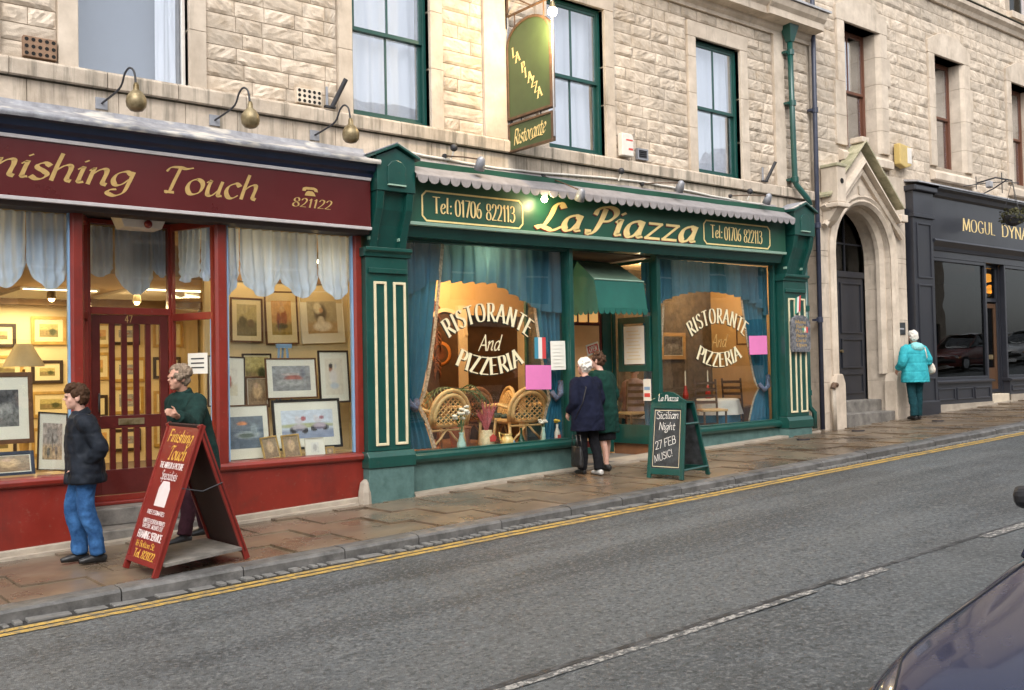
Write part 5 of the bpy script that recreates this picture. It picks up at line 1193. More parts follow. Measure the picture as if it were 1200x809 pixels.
pelmet('gathered sheer blue pelmet with arched hem in the right restaurant window', 11.5, 14.45, lambda a: 2.68+.36*math.sin(max(0, min(1, (a-.02)/.96))*math.pi)**.6, .22)
# cane chairs
mat('cane', (.66, .45, .2), .5, .2, 18, .15, 80); mat('cane_dark', (.3, .13, .05), .5, .2, 18, .15, 80); mat('cushion', (.07, .11, .1), .9, .2, 10, .1, 60)
def cane_chair(m_):
    g = local('cane_chair', 'x', 'chair', 'cane chairs behind the left restaurant window')
    sz = .36; ht = .84
    arch = [(-.27, .0, sz)]+[(-.29*math.cos(t*math.pi/12), .03+.05*math.sin(t*math.pi/12), sz+.14+(ht-sz-.14)*math.sin(t*math.pi/12)) for t in range(13)]+[(.27, .0, sz)]
    MB().tube(arch, .026, 8).build('back_frame', m_, g, smooth=True)
    inner = [(p[0]*.82, p[1]+.002, sz+(p[2]-sz)*.86) for p in arch]
    MB().tube(inner, .03, 8, flat=1).build('back_band', m_, g, smooth=True)
    mb = MB(); n = 7
    for k in range(-n, n+1):
        for s_ in (1, -1):
            pts = []
            for j in range(9):
                zz = sz+.02+(ht-sz-.1)*j/8; xx = k*.075+s_*(j-4)*.05
                q = (zz-sz-.1)/(ht-sz-.14); lim = .23*math.sqrt(max(0, 1-max(0, q)**2))
                if abs(xx) <= lim: pts.append((xx, .045+.006*s_, zz))
            if len(pts) > 1: mb.tube(pts, .009, 4, False)
    mb.build('woven_back', m_, g)
    MB().lathe([(.24, -.03), (.27, -.01), (.27, .02), (.23, .035), (.02, .04)], (0, -.24, sz), 18).build('seat', m_, g, smooth=True)
    MB().lathe([(.21, 0), (.22, .03), (.18, .06), (.02, .065)], (0, -.24, sz+.04), 16).build('cushion', 'cushion', g, smooth=True)
    for s_ in (-1, 1):
        MB().tube([(s_*.28, 0, sz+.2), (s_*.31, -.18, sz+.24), (s_*.29, -.38, sz+.22), (s_*.25, -.44, sz)], .024, 8).build('armrest', m_, g, smooth=True)
        MB().tube([(s_*.24, -.04, sz), (s_*.26, -.0, 0)], .02, 8).build('leg', m_, g, smooth=True); MB().tube([(s_*.22, -.42, sz), (s_*.25, -.45, 0)], .02, 8).build('leg', m_, g, smooth=True)
        MB().tube([(s_*.24, -.02, .06), (s_*.1, -.02, .2), (0, -.02, sz-.03)], .014, 6).build('brace', m_, g, smooth=True)
    MB().tube([(-.25, -.02, sz-.06), (.25, -.02, sz-.06)], .016, 6).build('back_rail', m_, g)
    return g
c0 = cane_chair('cane'); c1 = cane_chair('cane_dark')
for i, (src, x, y, rz, lab) in enumerate(((c0, 7.82, .56, 186, 'pale cane chair with its back to the window, beside the tied curtain'), (c0, 9.22, .56, 174, 'pale cane chair with its back to the window, nearest the pink poster'), (c1, 8.85, 1.35, 190, 'dark brown cane chair standing further back among the pale ones'), (c0, 9.42, 1.35, 250, 'pale cane chair turned sideways behind the pink poster'), (c0, 8.15, 1.9, 190, 'pale cane chair facing the street by the palm'))):
    o = src if i in (0, 2) else copy_tree(src)
    o['label'] = lab; o.scale = (1.18, 1.1, 1.0); o.location = (x, y, .7); o.rotation_euler = (0, 0, R(rz))
# potted palm
mat('palm', (.02, .07, .03), .5, .4, 12, .05, 40, c2=(.04, .11, .04)); mat('pot', (.35, .14, .07), .7, .2, 8, .1, 40)
g = thing('potted_palm', 'dark green potted palm among the cane chairs', 'plant', (8.55, 1.2, .7))
MB().lathe([(.12, 0), (.16, .26), (.18, .28), (.17, .3), (.02, .28)], (8.5, 1.25, .7), 14).build('pot', 'pot', g)
MB().tube([(8.5, 1.25, .95), (8.52, 1.25, 1.5)], [.04, .025], 8).build('stem', 'palm', g)
for k in range(13):
    a = k*2.4; L = rnd.uniform(.45, .7); mb = MB(); el = rnd.uniform(.2, 1.1)
    pt = lambda t: Vector((8.52+math.cos(a)*L*t, 1.25+math.sin(a)*L*t*.8, 1.5+el*.5*t-.55*t*t))
    for j in range(1, 12):
        t = j/11; p = pt(t); q = pt(t-.02); d = (p-q).normalized(); s_ = d.cross(Vector((0, 0, 1))).normalized()
        for sg in (1, -1):
            tip = p+s_*sg*.17*(1-.5*t)+d*.1-Vector((0, 0, .04)); mb.add([p-d*.012, p+d*.012, tip], [(0, 1, 2)])
    mb.tube([pt(t/6) for t in range(7)], [.008]*7, 5); mb.build('frond', 'palm', g)
# things standing along the window ledge
mat('celadon', (.4, .58, .52), .25, .1, 8, .03, 30); mat('cream_pot', (.62, .5, .3), .4, .25, 16, .05, 30); mat('yellow_glaze', (.75, .45, .06), .25, .3, 10, .03, 30, c2=(.8, .6, .3)); mat('petal_white', (.75, .74, .68), .8, .1, 12, 0); mat('feather_red', (.38, .08, .09), .9, .3, 20, 0); mat('leaf', (.1, .17, .06), .7, .3, 14, 0); mat('shell', (.72, .6, .48), .6, .15, 14, .05, 50); mat('green_glass', (.01, .06, .04), .15, .1, 4, 0, coat=.5); mat('petal_yellow', (.8, .55, .08), .8, .1, 12, 0)
def vase(x, prof, m_, label, kind, zz=.72, y=.24):
    g = thing('vase' if kind else 'bottle', label, 'vase' if kind else 'bottle', (x, y, zz)); MB().lathe(prof, (x, y, zz), 16).build('body', m_, g, smooth=True); return g, x, y, zz+prof[-1][1]
def bunch(g, x, y, z, n, h, sp, m_, r, seed):
    q = random.Random(seed)
    for i in range(n):
        a = q.random()*6.28; s_ = sp*q.random()**.5; hh = h*q.uniform(.55, 1); p = (x+math.cos(a)*s_, y+math.sin(a)*s_*.6, z+hh)
        MB().tube([(x, y, z-.04), ((x+p[0])/2, (y+p[1])/2, z+hh*.6), p], .004, 4).build('stem', 'leaf', g)
        mb = MB()
        for k in range(6): b = k*1.05; mb.ball((p[0]+r*.6*math.cos(b), p[1]+r*.6*math.sin(b), p[2]+q.uniform(-.2, .2)*r), (r*.6, r*.6, r*.5), 6, 4)
        mb.build('blossom', m_, g, smooth=True)
g, x, y, z = vase(7.8, [(.03, 0), (.06, .03), (.065, .1), (.03, .2), (.028, .24), (.04, .26)], 'celadon', 'pale green vase of white flowers beside the first cane chair', 1); bunch(g, x, y, z, 11, .34, .13, 'petal_white', .035, 1)
g, x, y, z = vase(8.22, [(.07, 0), (.1, .02), (.11, .12), (.09, .22), (.075, .25), (.08, .27)], 'cream_pot', 'cream pot of dried red plumes on the window ledge', 1)
MB().prism([(8.2, .84), (8.28, .84), (8.3, .9), (8.25, .94), (8.19, .9)], 'y', .12, .133).build('painted_flower', 'red_ink', g)
q = random.Random(4)
for i in range(26):
    a = q.random()*6.28; s_ = .22*q.random()**.6; h = q.uniform(.22, .42); p = Vector((x+math.cos(a)*s_, y+math.sin(a)*s_*.5, z+h))
    MB().tube([(x, y, z-.05), ((x*.6+p.x*.4), (y+p.y)/2, z+h*.45), p], [.004, .018, .003], 5).build('plume', 'feather_red', g)
g, x, y, z = vase(8.58, [(.06, 0), (.095, .03), (.1, .1), (.07, .16), (.06, .18), (.075, .2)], 'yellow_glaze', 'yellow and white jug with a handle on the window ledge', 1); MB().tube([(x-.05, y, .9), (x-.14, y, .95), (x-.12, y, .84), (x-.08, y, .8)], .014, 6).build('handle', 'yellow_glaze', g, smooth=True); MB().ball((x+.04, y-.07, .79), (.045, .03, .05), 8, 6).build('blue_patch', 'blue_liner', g)
vase(8.83, [(.05, 0), (.06, .02), (.05, .1), (.015, .18), (.014, .26), (.02, .27)], 'green_glass', 'dark green glass flask on the window ledge', 0)
g, x, y, z = vase(9.24, [(.025, 0), (.032, .02), (.032, .14), (.02, .2), (.022, .24)], 'celadon', 'slim pale bottle with white flowers under the pink poster', 0, .74); bunch(g, x, y, z, 6, .1, .06, 'petal_white', .03, 6)
g, x, y, z = vase(9.5, [(.035, 0), (.042, .02), (.042, .15), (.016, .22), (.018, .27)], 'white_plastic', 'white bottle with a yellow flower at the doorway end of the ledge', 0, .74); bunch(g, x, y, z, 4, .06, .05, 'petal_yellow', .03, 7)
MB().box(9.47, 9.53, .195, .199, .8, .86).build('label_print', 'red_ink', g)
for k, x in enumerate((7.62, 8.04, 8.7, 9.0)):
    o = MB().ball((x, .2, .745+.01*(x-7)), (.055, .045, .03), 8, 5).ball((x+.035, .19, .75+.01*(x-7)), (.03, .03, .03), 7, 5).build('sea_shell', 'shell', smooth=True); tag(o, ('small pale shell left of the pale green vase', 'shell between the green vase and the plume pot', 'shell right of the yellow jug', 'shell right of the dark green flask')[k], 'shell', 'shells along the window ledge')
# tables in the right hand room
cloth('linen', (.75, .72, .68), .05, .2, 1., 8, (1, 1, 1))
def table(x, y, label):
    g = thing('dining_table', label, 'table', (x, y, .6)); MB().lathe([(.36, 0), (.37, .02), (.36, .03)], (x, y, 1.19), 24).build('top', 'dark_wood', g)
    MB().tube([(x, y, .6), (x, y, 1.19)], .04, 8).build('pedestal', 'dark_wood', g); MB().lathe([(.22, 0), (.2, .03), (.05, .06)], (x, y, .6), 14).build('foot', 'dark_wood', g)
    mb = MB()
    def P(a, b):
        t = a*2*math.pi; r = .385*b/.55 if b < .55 else .385+.05*((b-.55)/.45)*(1+.6*math.cos(t*8)); z = 1.225 if b < .55 else 1.225-.28*(b-.55)/.45
        return (x+r*math.cos(t), y+r*math.sin(t), z)
    mb.grid(P, 64, 14)
    mb.build('tablecloth', 'linen', g, smooth=True)
    mb = MB(); mb.grid(lambda a, b: (x+(.375+.03*b+.02*b*math.cos(a*38))*math.cos(a*6.2832), y+(.375+.03*b+.02*b*math.cos(a*38))*math.sin(a*6.2832), 1.21-.5*b), 64, 5); mb.build('under_cloth', 'blue_curtain', g, smooth=True)
table(14.1, 1.1, 'round table with a white cloth and blue undercloth behind the right restaurant window')
table(12.6, 1.45, 'round table with white cloth near the doorway side light')
mat('candle', (.78, .74, .62), .6, .05, 5, 0); mat('red_glass', (.4, .03, .02), .2, .1, 5, 0, coat=.5)
for k, (x, y) in enumerate(((13.55, 1.35), (13.98, 1.2))):
    g = thing('candle_bottle', ('tall candle in a red holder, left of two', 'tall candle in a red holder, right of two')[k], 'candle', (x, y, 1.22)); MB().lathe([(.05, 0), (.055, .08), (.025, .2), (.02, .24)], (x, y, 1.23 if k else 1.23), 12).build('holder', 'red_glass', g, smooth=True); MB().lathe([(.012, 0), (.012, .24), (.003, .27)], (x, y, 1.47), 8).build('candle', 'candle', g)
for k, (x, y) in enumerate(((14.3, 1.0), (14.2, 1.35), (13.85, .95), (12.5, 1.2))):
    g = thing('wine_glass', 'clear wine glass standing on a white table, %s from the left' % ('third', 'second', 'fourth', 'first')[k], 'glass', (x, y, 1.23), 'wine glasses on the tables'); MB().lathe([(.03, 0), (.03, .004), (.005, .01), (.005, .08), (.03, .11), (.036, .15), (.03, .19)], (x, y, 1.232), 12).build('bowl', 'picture_glass', g, smooth=True)
def chair(x, y, rz, label):
    g = local('dining_chair', label, 'chair', 'wooden dining chairs'); m_ = 'dark_wood'
    for sx in (-.19, .19):
        MB().tube([(sx, .0, 0), (sx, .02, .45), (sx, .07, .98)], .02, 6).build('leg', m_, g); MB().tube([(sx, -.4, 0), (sx, -.4, .44)], .02, 6).build('leg', m_, g)
    MB().box(-.22, .22, -.43, .02, .44, .48).build('seat', 'pine', g, bevel=.01)
    for k in range(4): MB().box(-.18, .18, .02+.014*k, .035+.014*k, .56+.11*k, .61+.11*k).build('back_slat', m_, g)
    MB().box(-.18, .18, -.01, .01, .2, .23).build('stretcher', m_, g); g.location = (x, y, .6); g.rotation_euler = (0, 0, R(rz)); return g
chair(12.0, 1.1, -80, 'wooden ladder back chair seen through the doorway side light'); chair(13.4, .75, -30, 'dark chair back left of the white table'); chair(14.75, 1.25, 100, 'dark chair right of the white table, against the tan wall')

# ---- lamps over the restaurant fascia
def spot(xb, zb, head, label, lit=0.):
    g = thing('spot_lamp', label, 'lamp', (xb, -.02, zb), 'grey spot lamps over the restaurant fascia')
    MB().lathe([(.03, 0), (.03, -.03), (.02, -.05)], (xb, -.012, zb), 10, 'y').build('wall_boss', 'iron', g)
    h = Vector(head); MB().tube([(xb, -.04, zb), tuple(Vector((xb, -.04, zb)).lerp(h, .5)+Vector((0, 0, .01))), tuple(h)], .01, 6).build('arm', 'rust_iron', g, smooth=True)
    d = Vector((0.1, .55, -1)).normalized(); a = h+Vector((0, 0, .01)); b = a+d*.15
    MB().tube([tuple(a-d*.03), tuple(a), tuple(a+d*.06), tuple(b)], [.02, .05, .062, .07], 12).build('shade', 'grey_metal', g, smooth=True)
    if lit:
        MB().ball(tuple(b), .04, 8, 6).build('bulb', emis('spot_lit%d' % int(xb*10), (1, .8, .45), 12), g, smooth=True)
        lamp('beam', 'SPOT', tuple(b+d*.03), lit, (1, .74, .38), g, .05, tuple(b+d), 125)
    return g
spot(7.42, 4.58, (7.72, -.42, 4.5), 'grey spot lamp on a thin arm left of the hanging sign', 0)
spot(9.1, 4.5, (9.28, -.62, 4.22), 'grey spot lamp hanging in front of the La Piazza lettering', 0)
spot(11.1, 4.6, (11.55, -.42, 4.6), 'grey spot lamp between the lettering and the right telephone number', 0)
spot(13.2, 4.62, (13.75, -.4, 4.62), 'grey spot lamp at the right end above the telephone number', 0)
g = thing('fascia_light', 'bare glowing lamp tucked under the scalloped edge above the letter L', 'lamp', (8.8, -.45, 4.2))
MB().lathe([(.03, .06), (.035, .02), (.035, 0)], (8.82, -.37, 4.13), 10).build('socket', 'brass', g)
MB().ball((8.82, -.37, 4.1), .045, 12, 8).build('bulb', emis('fascia_bulb', (1, .85, .5), 25), g, smooth=True)
lamp('glow', 'POINT', (8.82, -.44, 4.05), 8, (1, .76, .38), g, .05)
# ---- hanging sign
hs_ = thing('hanging_sign', 'arched green hanging sign lettered La Piazza over a smaller Ristorante board', 'sign', (8.5, 0, 4.75))
X = 8.5
arc = [(-.06, 5.2), (-.94, 5.2), (-.94, 6.18)]+[(-.5-.44*math.cos(t*math.pi/12), 6.18+.3*math.sin(t*math.pi/12)) for t in range(1, 12)]+[(-.06, 6.18)]
mat('lamplit_sign_green', (.05, .08, .032), .5, .15, 4, .05, 30)  # board green with the bulb's warm light mixed into the colour
bd = MB().prism(arc, 'x', X-.02, X+.02).build('sign_board', 'lamplit_sign_green', hs_)
def yz_sweep(path, w_, x0, x1):
    mb = MB(); mb.sweep([(p[0], p[1]) for p in path], [(-w_/2, x0), (w_/2, x0), (w_/2, x1), (-w_/2, x1)], True); mb.v = [(v[1], v[0], v[2]) for v in mb.v]; return mb
yz_sweep(arc, .035, X-.035, X+.035).build('sign_frame', 'rust_iron', bd, bevel=.004)
low = [(-.06, 4.76), (-.94, 4.76), (-.94, 5.12), (-.06, 5.12)]
lb = MB().prism(low, 'x', X-.018, X+.018).build('lower_board', 'lamplit_sign_green', hs_); yz_sweep(low, .03, X-.03, X+.03).build('lower_frame', 'rust_iron', lb, bevel=.004)
sm = lambda y0, z0, rot=0.: (lambda u, v, d: (X-.0205-d, y0-(u*math.cos(rot)-v*math.sin(rot)), z0+u*math.sin(rot)+v*math.cos(rot)))
for i, ch in enumerate('LAPIAZZA'):
    j = i+(1 if i > 1 else 0); k = j/8
    letters(ch, sm(-.17-.5*k, 6.02-.66*k, R(12)), .13, .22, .07, 10, .1, 0, .12).build('lettering', 'pale_gold', bd)
letters('Ristorante', (lambda u, v, d: (X-.0185-d, -.15-u, 4.83+v+.09*u)), .2, .17, .045, 35, .25, 0, width=.66).build('lettering', 'pale_gold', lb)
MB().tube([(X-.02, -.5, 4.84), (X-.02, -.65, 4.87), (X-.02, -.75, 4.86)], .006, 5).build('flourish', 'pale_gold', lb)
for y in (-.3, -.7): MB().tube([(X, y, 5.11), (X, y, 5.21)], .01, 6).build('link', 'iron', hs_)
MB().tube([(X, .02, 6.62), (X, -1.12, 6.62)], .018, 8).build('bracket_arm', 'rust_iron', hs_); MB().tube([(X, .02, 5.17), (X, -.1, 5.17)], .018, 8).build('lower_bracket', 'iron', hs_)
MB().box(X-.03, X+.03, -.035, -.012, 6.45, 6.95).build('wall_plate', 'rust_iron', hs_)
MB().tube([(X, -.03, 6.9), (X, -.3, 6.78), (X, -.55, 6.63)], .012, 6).build('scroll', 'rust_iron', hs_, smooth=True)
MB().tube([(X, -.05, 5.05), (X, -.05, 6.62)], .014, 6).build('back_bar', 'grey_metal', hs_); MB().tube([(X, -.96, 4.8), (X, -.96, 6.95)], .014, 6).build('front_bar', 'grey_metal', hs_)
for y in (-.2, -.8): MB().tube([(X, y, 6.62), (X, y, 6.36)], .01, 6).build('hanger', 'rust_iron', hs_)
g = thing('sign_light', 'glowing bulb lamp lighting the hanging sign', 'lamp', (X, -1.06, 6.4))
MB().tube([(X, -1.1, 6.62), (X-.1, -1.17, 6.6), (X-.2, -1.2, 6.42)], .012, 6).build('arm', 'rust_iron', g); MB().lathe([(.02, .1), (.035, .05), (.045, 0)], (X-.2, -1.2, 6.34), 10).build('socket', 'brass', g)
MB().ball((X-.2, -1.2, 6.31), .06, 12, 8).build('bulb', emis('sign_bulb', (1, .82, .5), 40), g, smooth=True)
lamp('glow', 'POINT', (X-.24, -1.15, 6.2), 60, (1, .74, .4), g, .06)
# ================================================================ the neighbouring stone building with the arched portal
b2 = thing('stone_bank_building', 'tall rock faced stone building with shouldered window heads and an arched portal', 'building', (20, .3, .8))
W2 = [(16.73, 17.98), (20.08, 21.36), (23.58, 24.85), (27.0, 28.3)]
S2, H2 = 5.92, 8.3
h2 = [(a, b, S2, H2) for a, b in W2]+[(19.9, 21.1, 9.95, 12), (23.75, 24.9, 9.95, 12)]
wall_open(15.64, 31, 4.9, 13, .03, .6, h2).build('wall', 'mortar', b2)
MB().box(15.62, 31, 9, 9.2, .2, 13).build('rear_wall', 'mortar', b2)
MB().prism([(-.2, 13), (.3, 13.1), (5, 15.5), (9.2, 13), (9.2, 12.9), (-.2, 12.9)], 'x', 15.62, 31).build('roof', 'lead_clean', b2)
MB().box(30.8, 31, .6, 9, .2, 13).build('side_wall', 'mortar', b2)
keep = [(a-.24, b+.24, 4, H2) for a, b in W2]+[(a-.24+.0, b+.24, H2, H2+.3) for a, b in W2]+[(a+.2, b-.2, H2, H2+.52) for a, b in W2]
blk = courses(15.72, 31, 5.5, 9.42, .226, keep, .38, .85, 9)
lay(blk, b2, .02)
lay(courses(15.72, 31, 9.75, 13, .24, [(h[0]-.24, h[1]+.24, 9.9, 12.3) for h in h2[4:]], .4, .9, 10), b2, .02, 10)
x = 15.66
while x < 31:
    L = rnd.uniform(.8, 1.4); L = min(L, 31-x)
    MB().box(x+.002, x+L-.003, -.02, .029, 4.9, 5.498).build('band_stone', 'ashlar', b2, bevel=.005)
    MB().prism([(.03, 9.42), (-.05, 9.42), (-.09, 9.5), (-.17, 9.56), (-.18, 9.64), (-.1, 9.7), (.03, 9.75)], 'x', x+.002, x+L-.003).build('string_course', 'ashlar', b2); x += L
MB().box(15.62, 31, -.2, -.1, 9.66, 9.68).build('course_weathering', 'dirt_groove', b2)
for i, (a, b) in enumerate(W2):
    for x0, x1, xi in ((a-.24, a, a+.07), (b, b+.24, b-.07)):
        z = S2-.0
        while z < H2-.01:
            h = rnd.uniform(.45, .75); h = h if H2-z-h > .3 else H2-z
            wv = rnd.choice((0, .0, .1)); xo = (x0-wv) if x0 < a else x0; xo1 = x1 if x0 < a else x1+wv
            poly = [(xo, -.024), (x1, -.024), (xi, .06), (xi, .32), (xo, .32)] if x0 < a else [(xo1, -.024), (x0, -.024), (xi, .06), (xi, .32), (xo1, .32)]
            MB().prism(poly, 'z', z, z+h-.004).build('jamb_stone', 'ashlar', b2, bevel=.004); z += h
    m_ = (a+b)/2
    MB().prism([(a-.26, H2), (b+.26, H2), (b+.26, H2+.27), (m_+.35, H2+.5), (m_-.35, H2+.5), (a-.26, H2+.27)], 'y', -.028, .32).build('lintel', 'ashlar', b2, bevel=.006)
    MB().prism([(-.1, S2-.3), (-.1, S2-.16), (.1, S2-.02), (.34, S2), (.34, S2-.3)], 'x', a-.24, b+.24).build('sill', 'ashlar', b2, bevel=.006)
    wn = sash(a+.07, b-.07, S2, H2, .3, b2, 'brown_timber', False)
    curtain(a+.1, a+.45, S2+.02, H2, .55, .02, 34, 24).build('net_curtain', 'net', wn, smooth=True)
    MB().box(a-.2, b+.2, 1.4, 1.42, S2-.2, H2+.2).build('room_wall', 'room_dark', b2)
for q in h2[4:]:
    ring_box(q[0], q[1], q[2], q[3], .2, .28, .08).build('window', 'white_trim', b2); MB().box(q[0], q[1], .23, .24, q[2], q[3]).build('pane', 'dark_glass', b2)
    MB().box(q[0]-.2, q[1]+.2, -.12, .1, q[2]-.15, q[2]-.002).build('sill', 'ashlar', b2)
# ---- portal
po = thing('arched_portal', 'arched stone doorway under a small mossy gable with dark double doors', 'doorway', (17.1, 0, gz(17)))
A0, A1, SP_, AR = 16.13, 18.02, 3.87, .945
ac = (A0+A1)/2
arch_pts = [(ac-AR*math.cos(t*math.pi/16), SP_+AR*math.sin(t*math.pi/16)) for t in range(17)]
def slab(y0, y1, m_, name, x0, x1, ztop):
    z = .3; k = 0
    hs = [.62, .55, .6, .58, .62, .5, .6]
    for hh in hs:
        z1 = min(z+hh, SP_)
        MB().box(x0, A0, y0, y1, z, z1-.004).build(name, m_, po, bevel=.004); MB().box(A1, x1, y0, y1, z, z1-.004).build(name, m_, po, bevel=.004)
        z = z1
        if z >= SP_: break
    n = 7
    for i in range(n):     # voussoirs cut out of the spandrel
        a, b = i*math.pi/n, (i+1)*math.pi/n
        p = [(ac-AR*math.cos(a+(b-a)*t/3), SP_+AR*math.sin(a+(b-a)*t/3)) for t in range(4)]
        def outp(t):
            d = Vector((-math.cos(t), math.sin(t))); s_ = []
            if d.x < -1e-6: s_.append((x0-ac)/d.x)
            if d.x > 1e-6: s_.append((x1-ac)/d.x)
            if d.y > 1e-6: s_.append((ztop-SP_)/d.y)
            s_ = min(s_); return (ac+d.x*s_, SP_+d.y*s_)
        oa, ob = outp(a+.003), outp(b-.003); q = [ob]
        for cx_, cz_ in ((x0, ztop), (x1, ztop)):
            ang = math.atan2(cz_-SP_, -(cx_-ac))
            if a < ang < b: q.append((cx_, cz_))
        q.append(oa); MB().prism(p+q, 'y', y0, y1).build('voussoir', m_, po)
slab(-.06, .5, 'ashlar', 'pier_stone', 15.66, 18.62, 4.9)
mo = [(A0, 1.6)]+arch_pts+[(A1, 1.6)]
MB().sweep(mo, [(.02, -.06), (.2, -.06), (.2, -.1), (.15, -.14), (.1, -.11), (.06, -.13), (.0, -.08)]).build('arch_moulding', 'ashlar', po)
MB().sweep(mo, [(-.075, .12), (-.02, .05), (.015, .05), (.015, .2), (-.075, .2)]).build('inner_moulding', 'ashlar', po)
for xx in (A0-.24, A1-.06): MB().prism([(xx-.02, 0), (xx+.32, 0), (xx+.32, 1.45), (xx+.24, 1.62), (xx+.06, 1.62), (xx-.02, 1.45)], 'y', -.17, .1).build('plinth_block', 'ashlar', po, bevel=.02)
# gable over the arch
gp = [(15.7, 4.66), (16.92, 5.78), (18.2, 4.64)]
MB().prism([(15.7, 4.86), (18.1, 4.86), (16.92, 5.8)], 'y', -.1, .0).build('tympanum', 'ashlar', po)
MB().sweep([gp[2], gp[1], gp[0]], [(0, -.08), (-.02, -.18), (.06, -.2), (.09, -.26), (.15, -.28), (.15, .0), (0, .0)]).build('raking_cornice', 'ashlar', po)
MB().sweep([(18.4, 4.3), (16.96, 5.5), (15.7, 4.34)], [(0, -.09), (-.01, -.16), (.05, -.19), (.1, -.16), (.1, -.09)]).build('inner_raking_moulding', 'ashlar', po)
MB().box(18.12, 18.36, -.28, -.05, 4.56, 4.7).build('return_moulding', 'ashlar', po, bevel=.01)
for i in range(4):      # stone slates on each slope of the gable
    for (p, q) in ((gp[0], gp[1]), (gp[2], gp[1])):
        a = Vector(p).lerp(Vector(q), i/4); b = Vector(p).lerp(Vector(q), (i+1)/4)
        up_ = .16+.012*(i % 2)
        MB().hexa([(a.x, -.3, a.y+up_), (b.x, -.3, b.y+up_+.01), (b.x, -.02, b.y+up_+.01), (a.x, -.02, a.y+up_), (a.x, -.3, a.y+up_+.05), (b.x, -.3, b.y+up_+.05), (b.x, -.02, b.y+up_+.05), (a.x, -.02, a.y+up_+.05)]).build('roof_slate', 'moss_stone', po, bevel=.006)
MB().box(16.8, 17.04, -.29, -.02, 5.95, 6.06).build('ridge_stone', 'ashlar', po, bevel=.02)
kb = MB().box(15.76, 16.04, -.4, -.06, 4.72, 5.36).build('kneeler_block', 'ashlar', po, bevel=.012)
MB().box(15.74, 16.06, -.42, -.06, 5.36, 5.42).build('kneeler_cap', 'moss_stone', po, bevel=.012); MB().box(15.72, 16.08, -.44, -.06, 4.62, 4.71).build('kneeler_base', 'ashlar', po, bevel=.02)
MB().prism([(-.06, 4.3), (-.2, 4.4), (-.38, 4.62), (-.06, 4.62)], 'x', 15.78, 16.02).build('corbel', 'ashlar', po, bevel=.01)
MB().lathe([(.05, -.01), (.05, 0)], (15.9, -.402, 5.1), 10, 'y').build('drilled_hole', 'black_hole', kb)
MB().prism([(16.9, 5.0), (17.0, 4.93), (17.1, 5.0), (17.1, 5.16), (16.9, 5.16)], 'y', -.13, -.1).build('carved_shield', 'ashlar', po, bevel=.01)
# doors and fanlight
DY2 = .5
MB().box(A0, A1, DY2+.001, DY2+.1, 3.5, 3.62).build('transom', 'charcoal_paint', po, bevel=.006)
for i in (0, 1):
    x0 = A0+.003+i*(ac-A0); x1 = x0+(ac-A0)-.008
    dl = MB().box(x0, x1, DY2+.03, DY2+.08, 1.1, 3.5).build('door_leaf', 'charcoal_paint', po, bevel=.004)
    for za, zb in ((1.22, 1.62), (1.72, 2.3), (2.4, 3.4)): ring_box(x0+.1, x1-.1, za, zb, DY2+.005, DY2+.03, .03).build('panel_mould', 'charcoal_paint', dl, bevel=.004)
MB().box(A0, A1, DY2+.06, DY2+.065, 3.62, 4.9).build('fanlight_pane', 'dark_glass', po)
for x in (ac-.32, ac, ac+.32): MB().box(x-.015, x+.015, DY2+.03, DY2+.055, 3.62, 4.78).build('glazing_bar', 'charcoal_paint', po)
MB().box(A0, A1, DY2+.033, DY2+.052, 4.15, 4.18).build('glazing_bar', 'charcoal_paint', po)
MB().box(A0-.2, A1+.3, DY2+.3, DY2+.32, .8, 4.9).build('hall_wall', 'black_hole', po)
MB().box(A0-.0, A1, .2, DY2+.1, .5, 1.1).build('step', 'step_stone', po, bevel=.02); MB().box(A0-.0, A1, -.12, .2, .5, .88).build('step', 'step_stone', po, bevel=.02)
MB().tube([(ac+.08, DY2+.03, 2.05), (ac+.08, DY2-.02, 2.05)], .03, 8).build('door_knob', 'brass', po)
g = thing('vent_pipe', 'short pale pipe with a dark cap against the wall by the blue downpipe', 'pipe', (15.9, -.14, .6)); MB().tube([(15.86, -.14, .6), (15.84, -.14, 1.38)], .045, 10).build('pipe', 'apron', g, smooth=True); MB().tube([(15.8, -.16, 1.36), (15.84, -.16, 1.43), (15.92, -.16, 1.42)], .05, 8).build('cap', 'rust_iron', g)
g = thing('wall_plaque', 'small dark plaque on the stone pier between portal and charcoal shop', 'plaque', (18.3, -.07, 2.4)); MB().box(18.2, 18.5, -.075, -.061, 2.36, 2.6).build('plate', 'slate_board', g, bevel=.004); MB().box(18.26, 18.44, -.078, -.0755, 2.46, 2.49).build('engraved_line', 'lead_clean', g)
g = thing('yellow_alarm_box', 'yellow and white alarm box on the wall above the gable', 'alarm box', (18.4, -.02, 5.8)); MB().prism([(18.35, 5.74), (18.55, 5.68), (18.78, 5.74), (18.78, 6.12), (18.35, 6.16)], 'y', -.16, -.02).build('cover', 'yellow_box', g, bevel=.02); MB().box(18.62, 18.785, -.165, -.015, 5.78, 6.1).build('side_panel', 'white_plastic', g, bevel=.01)
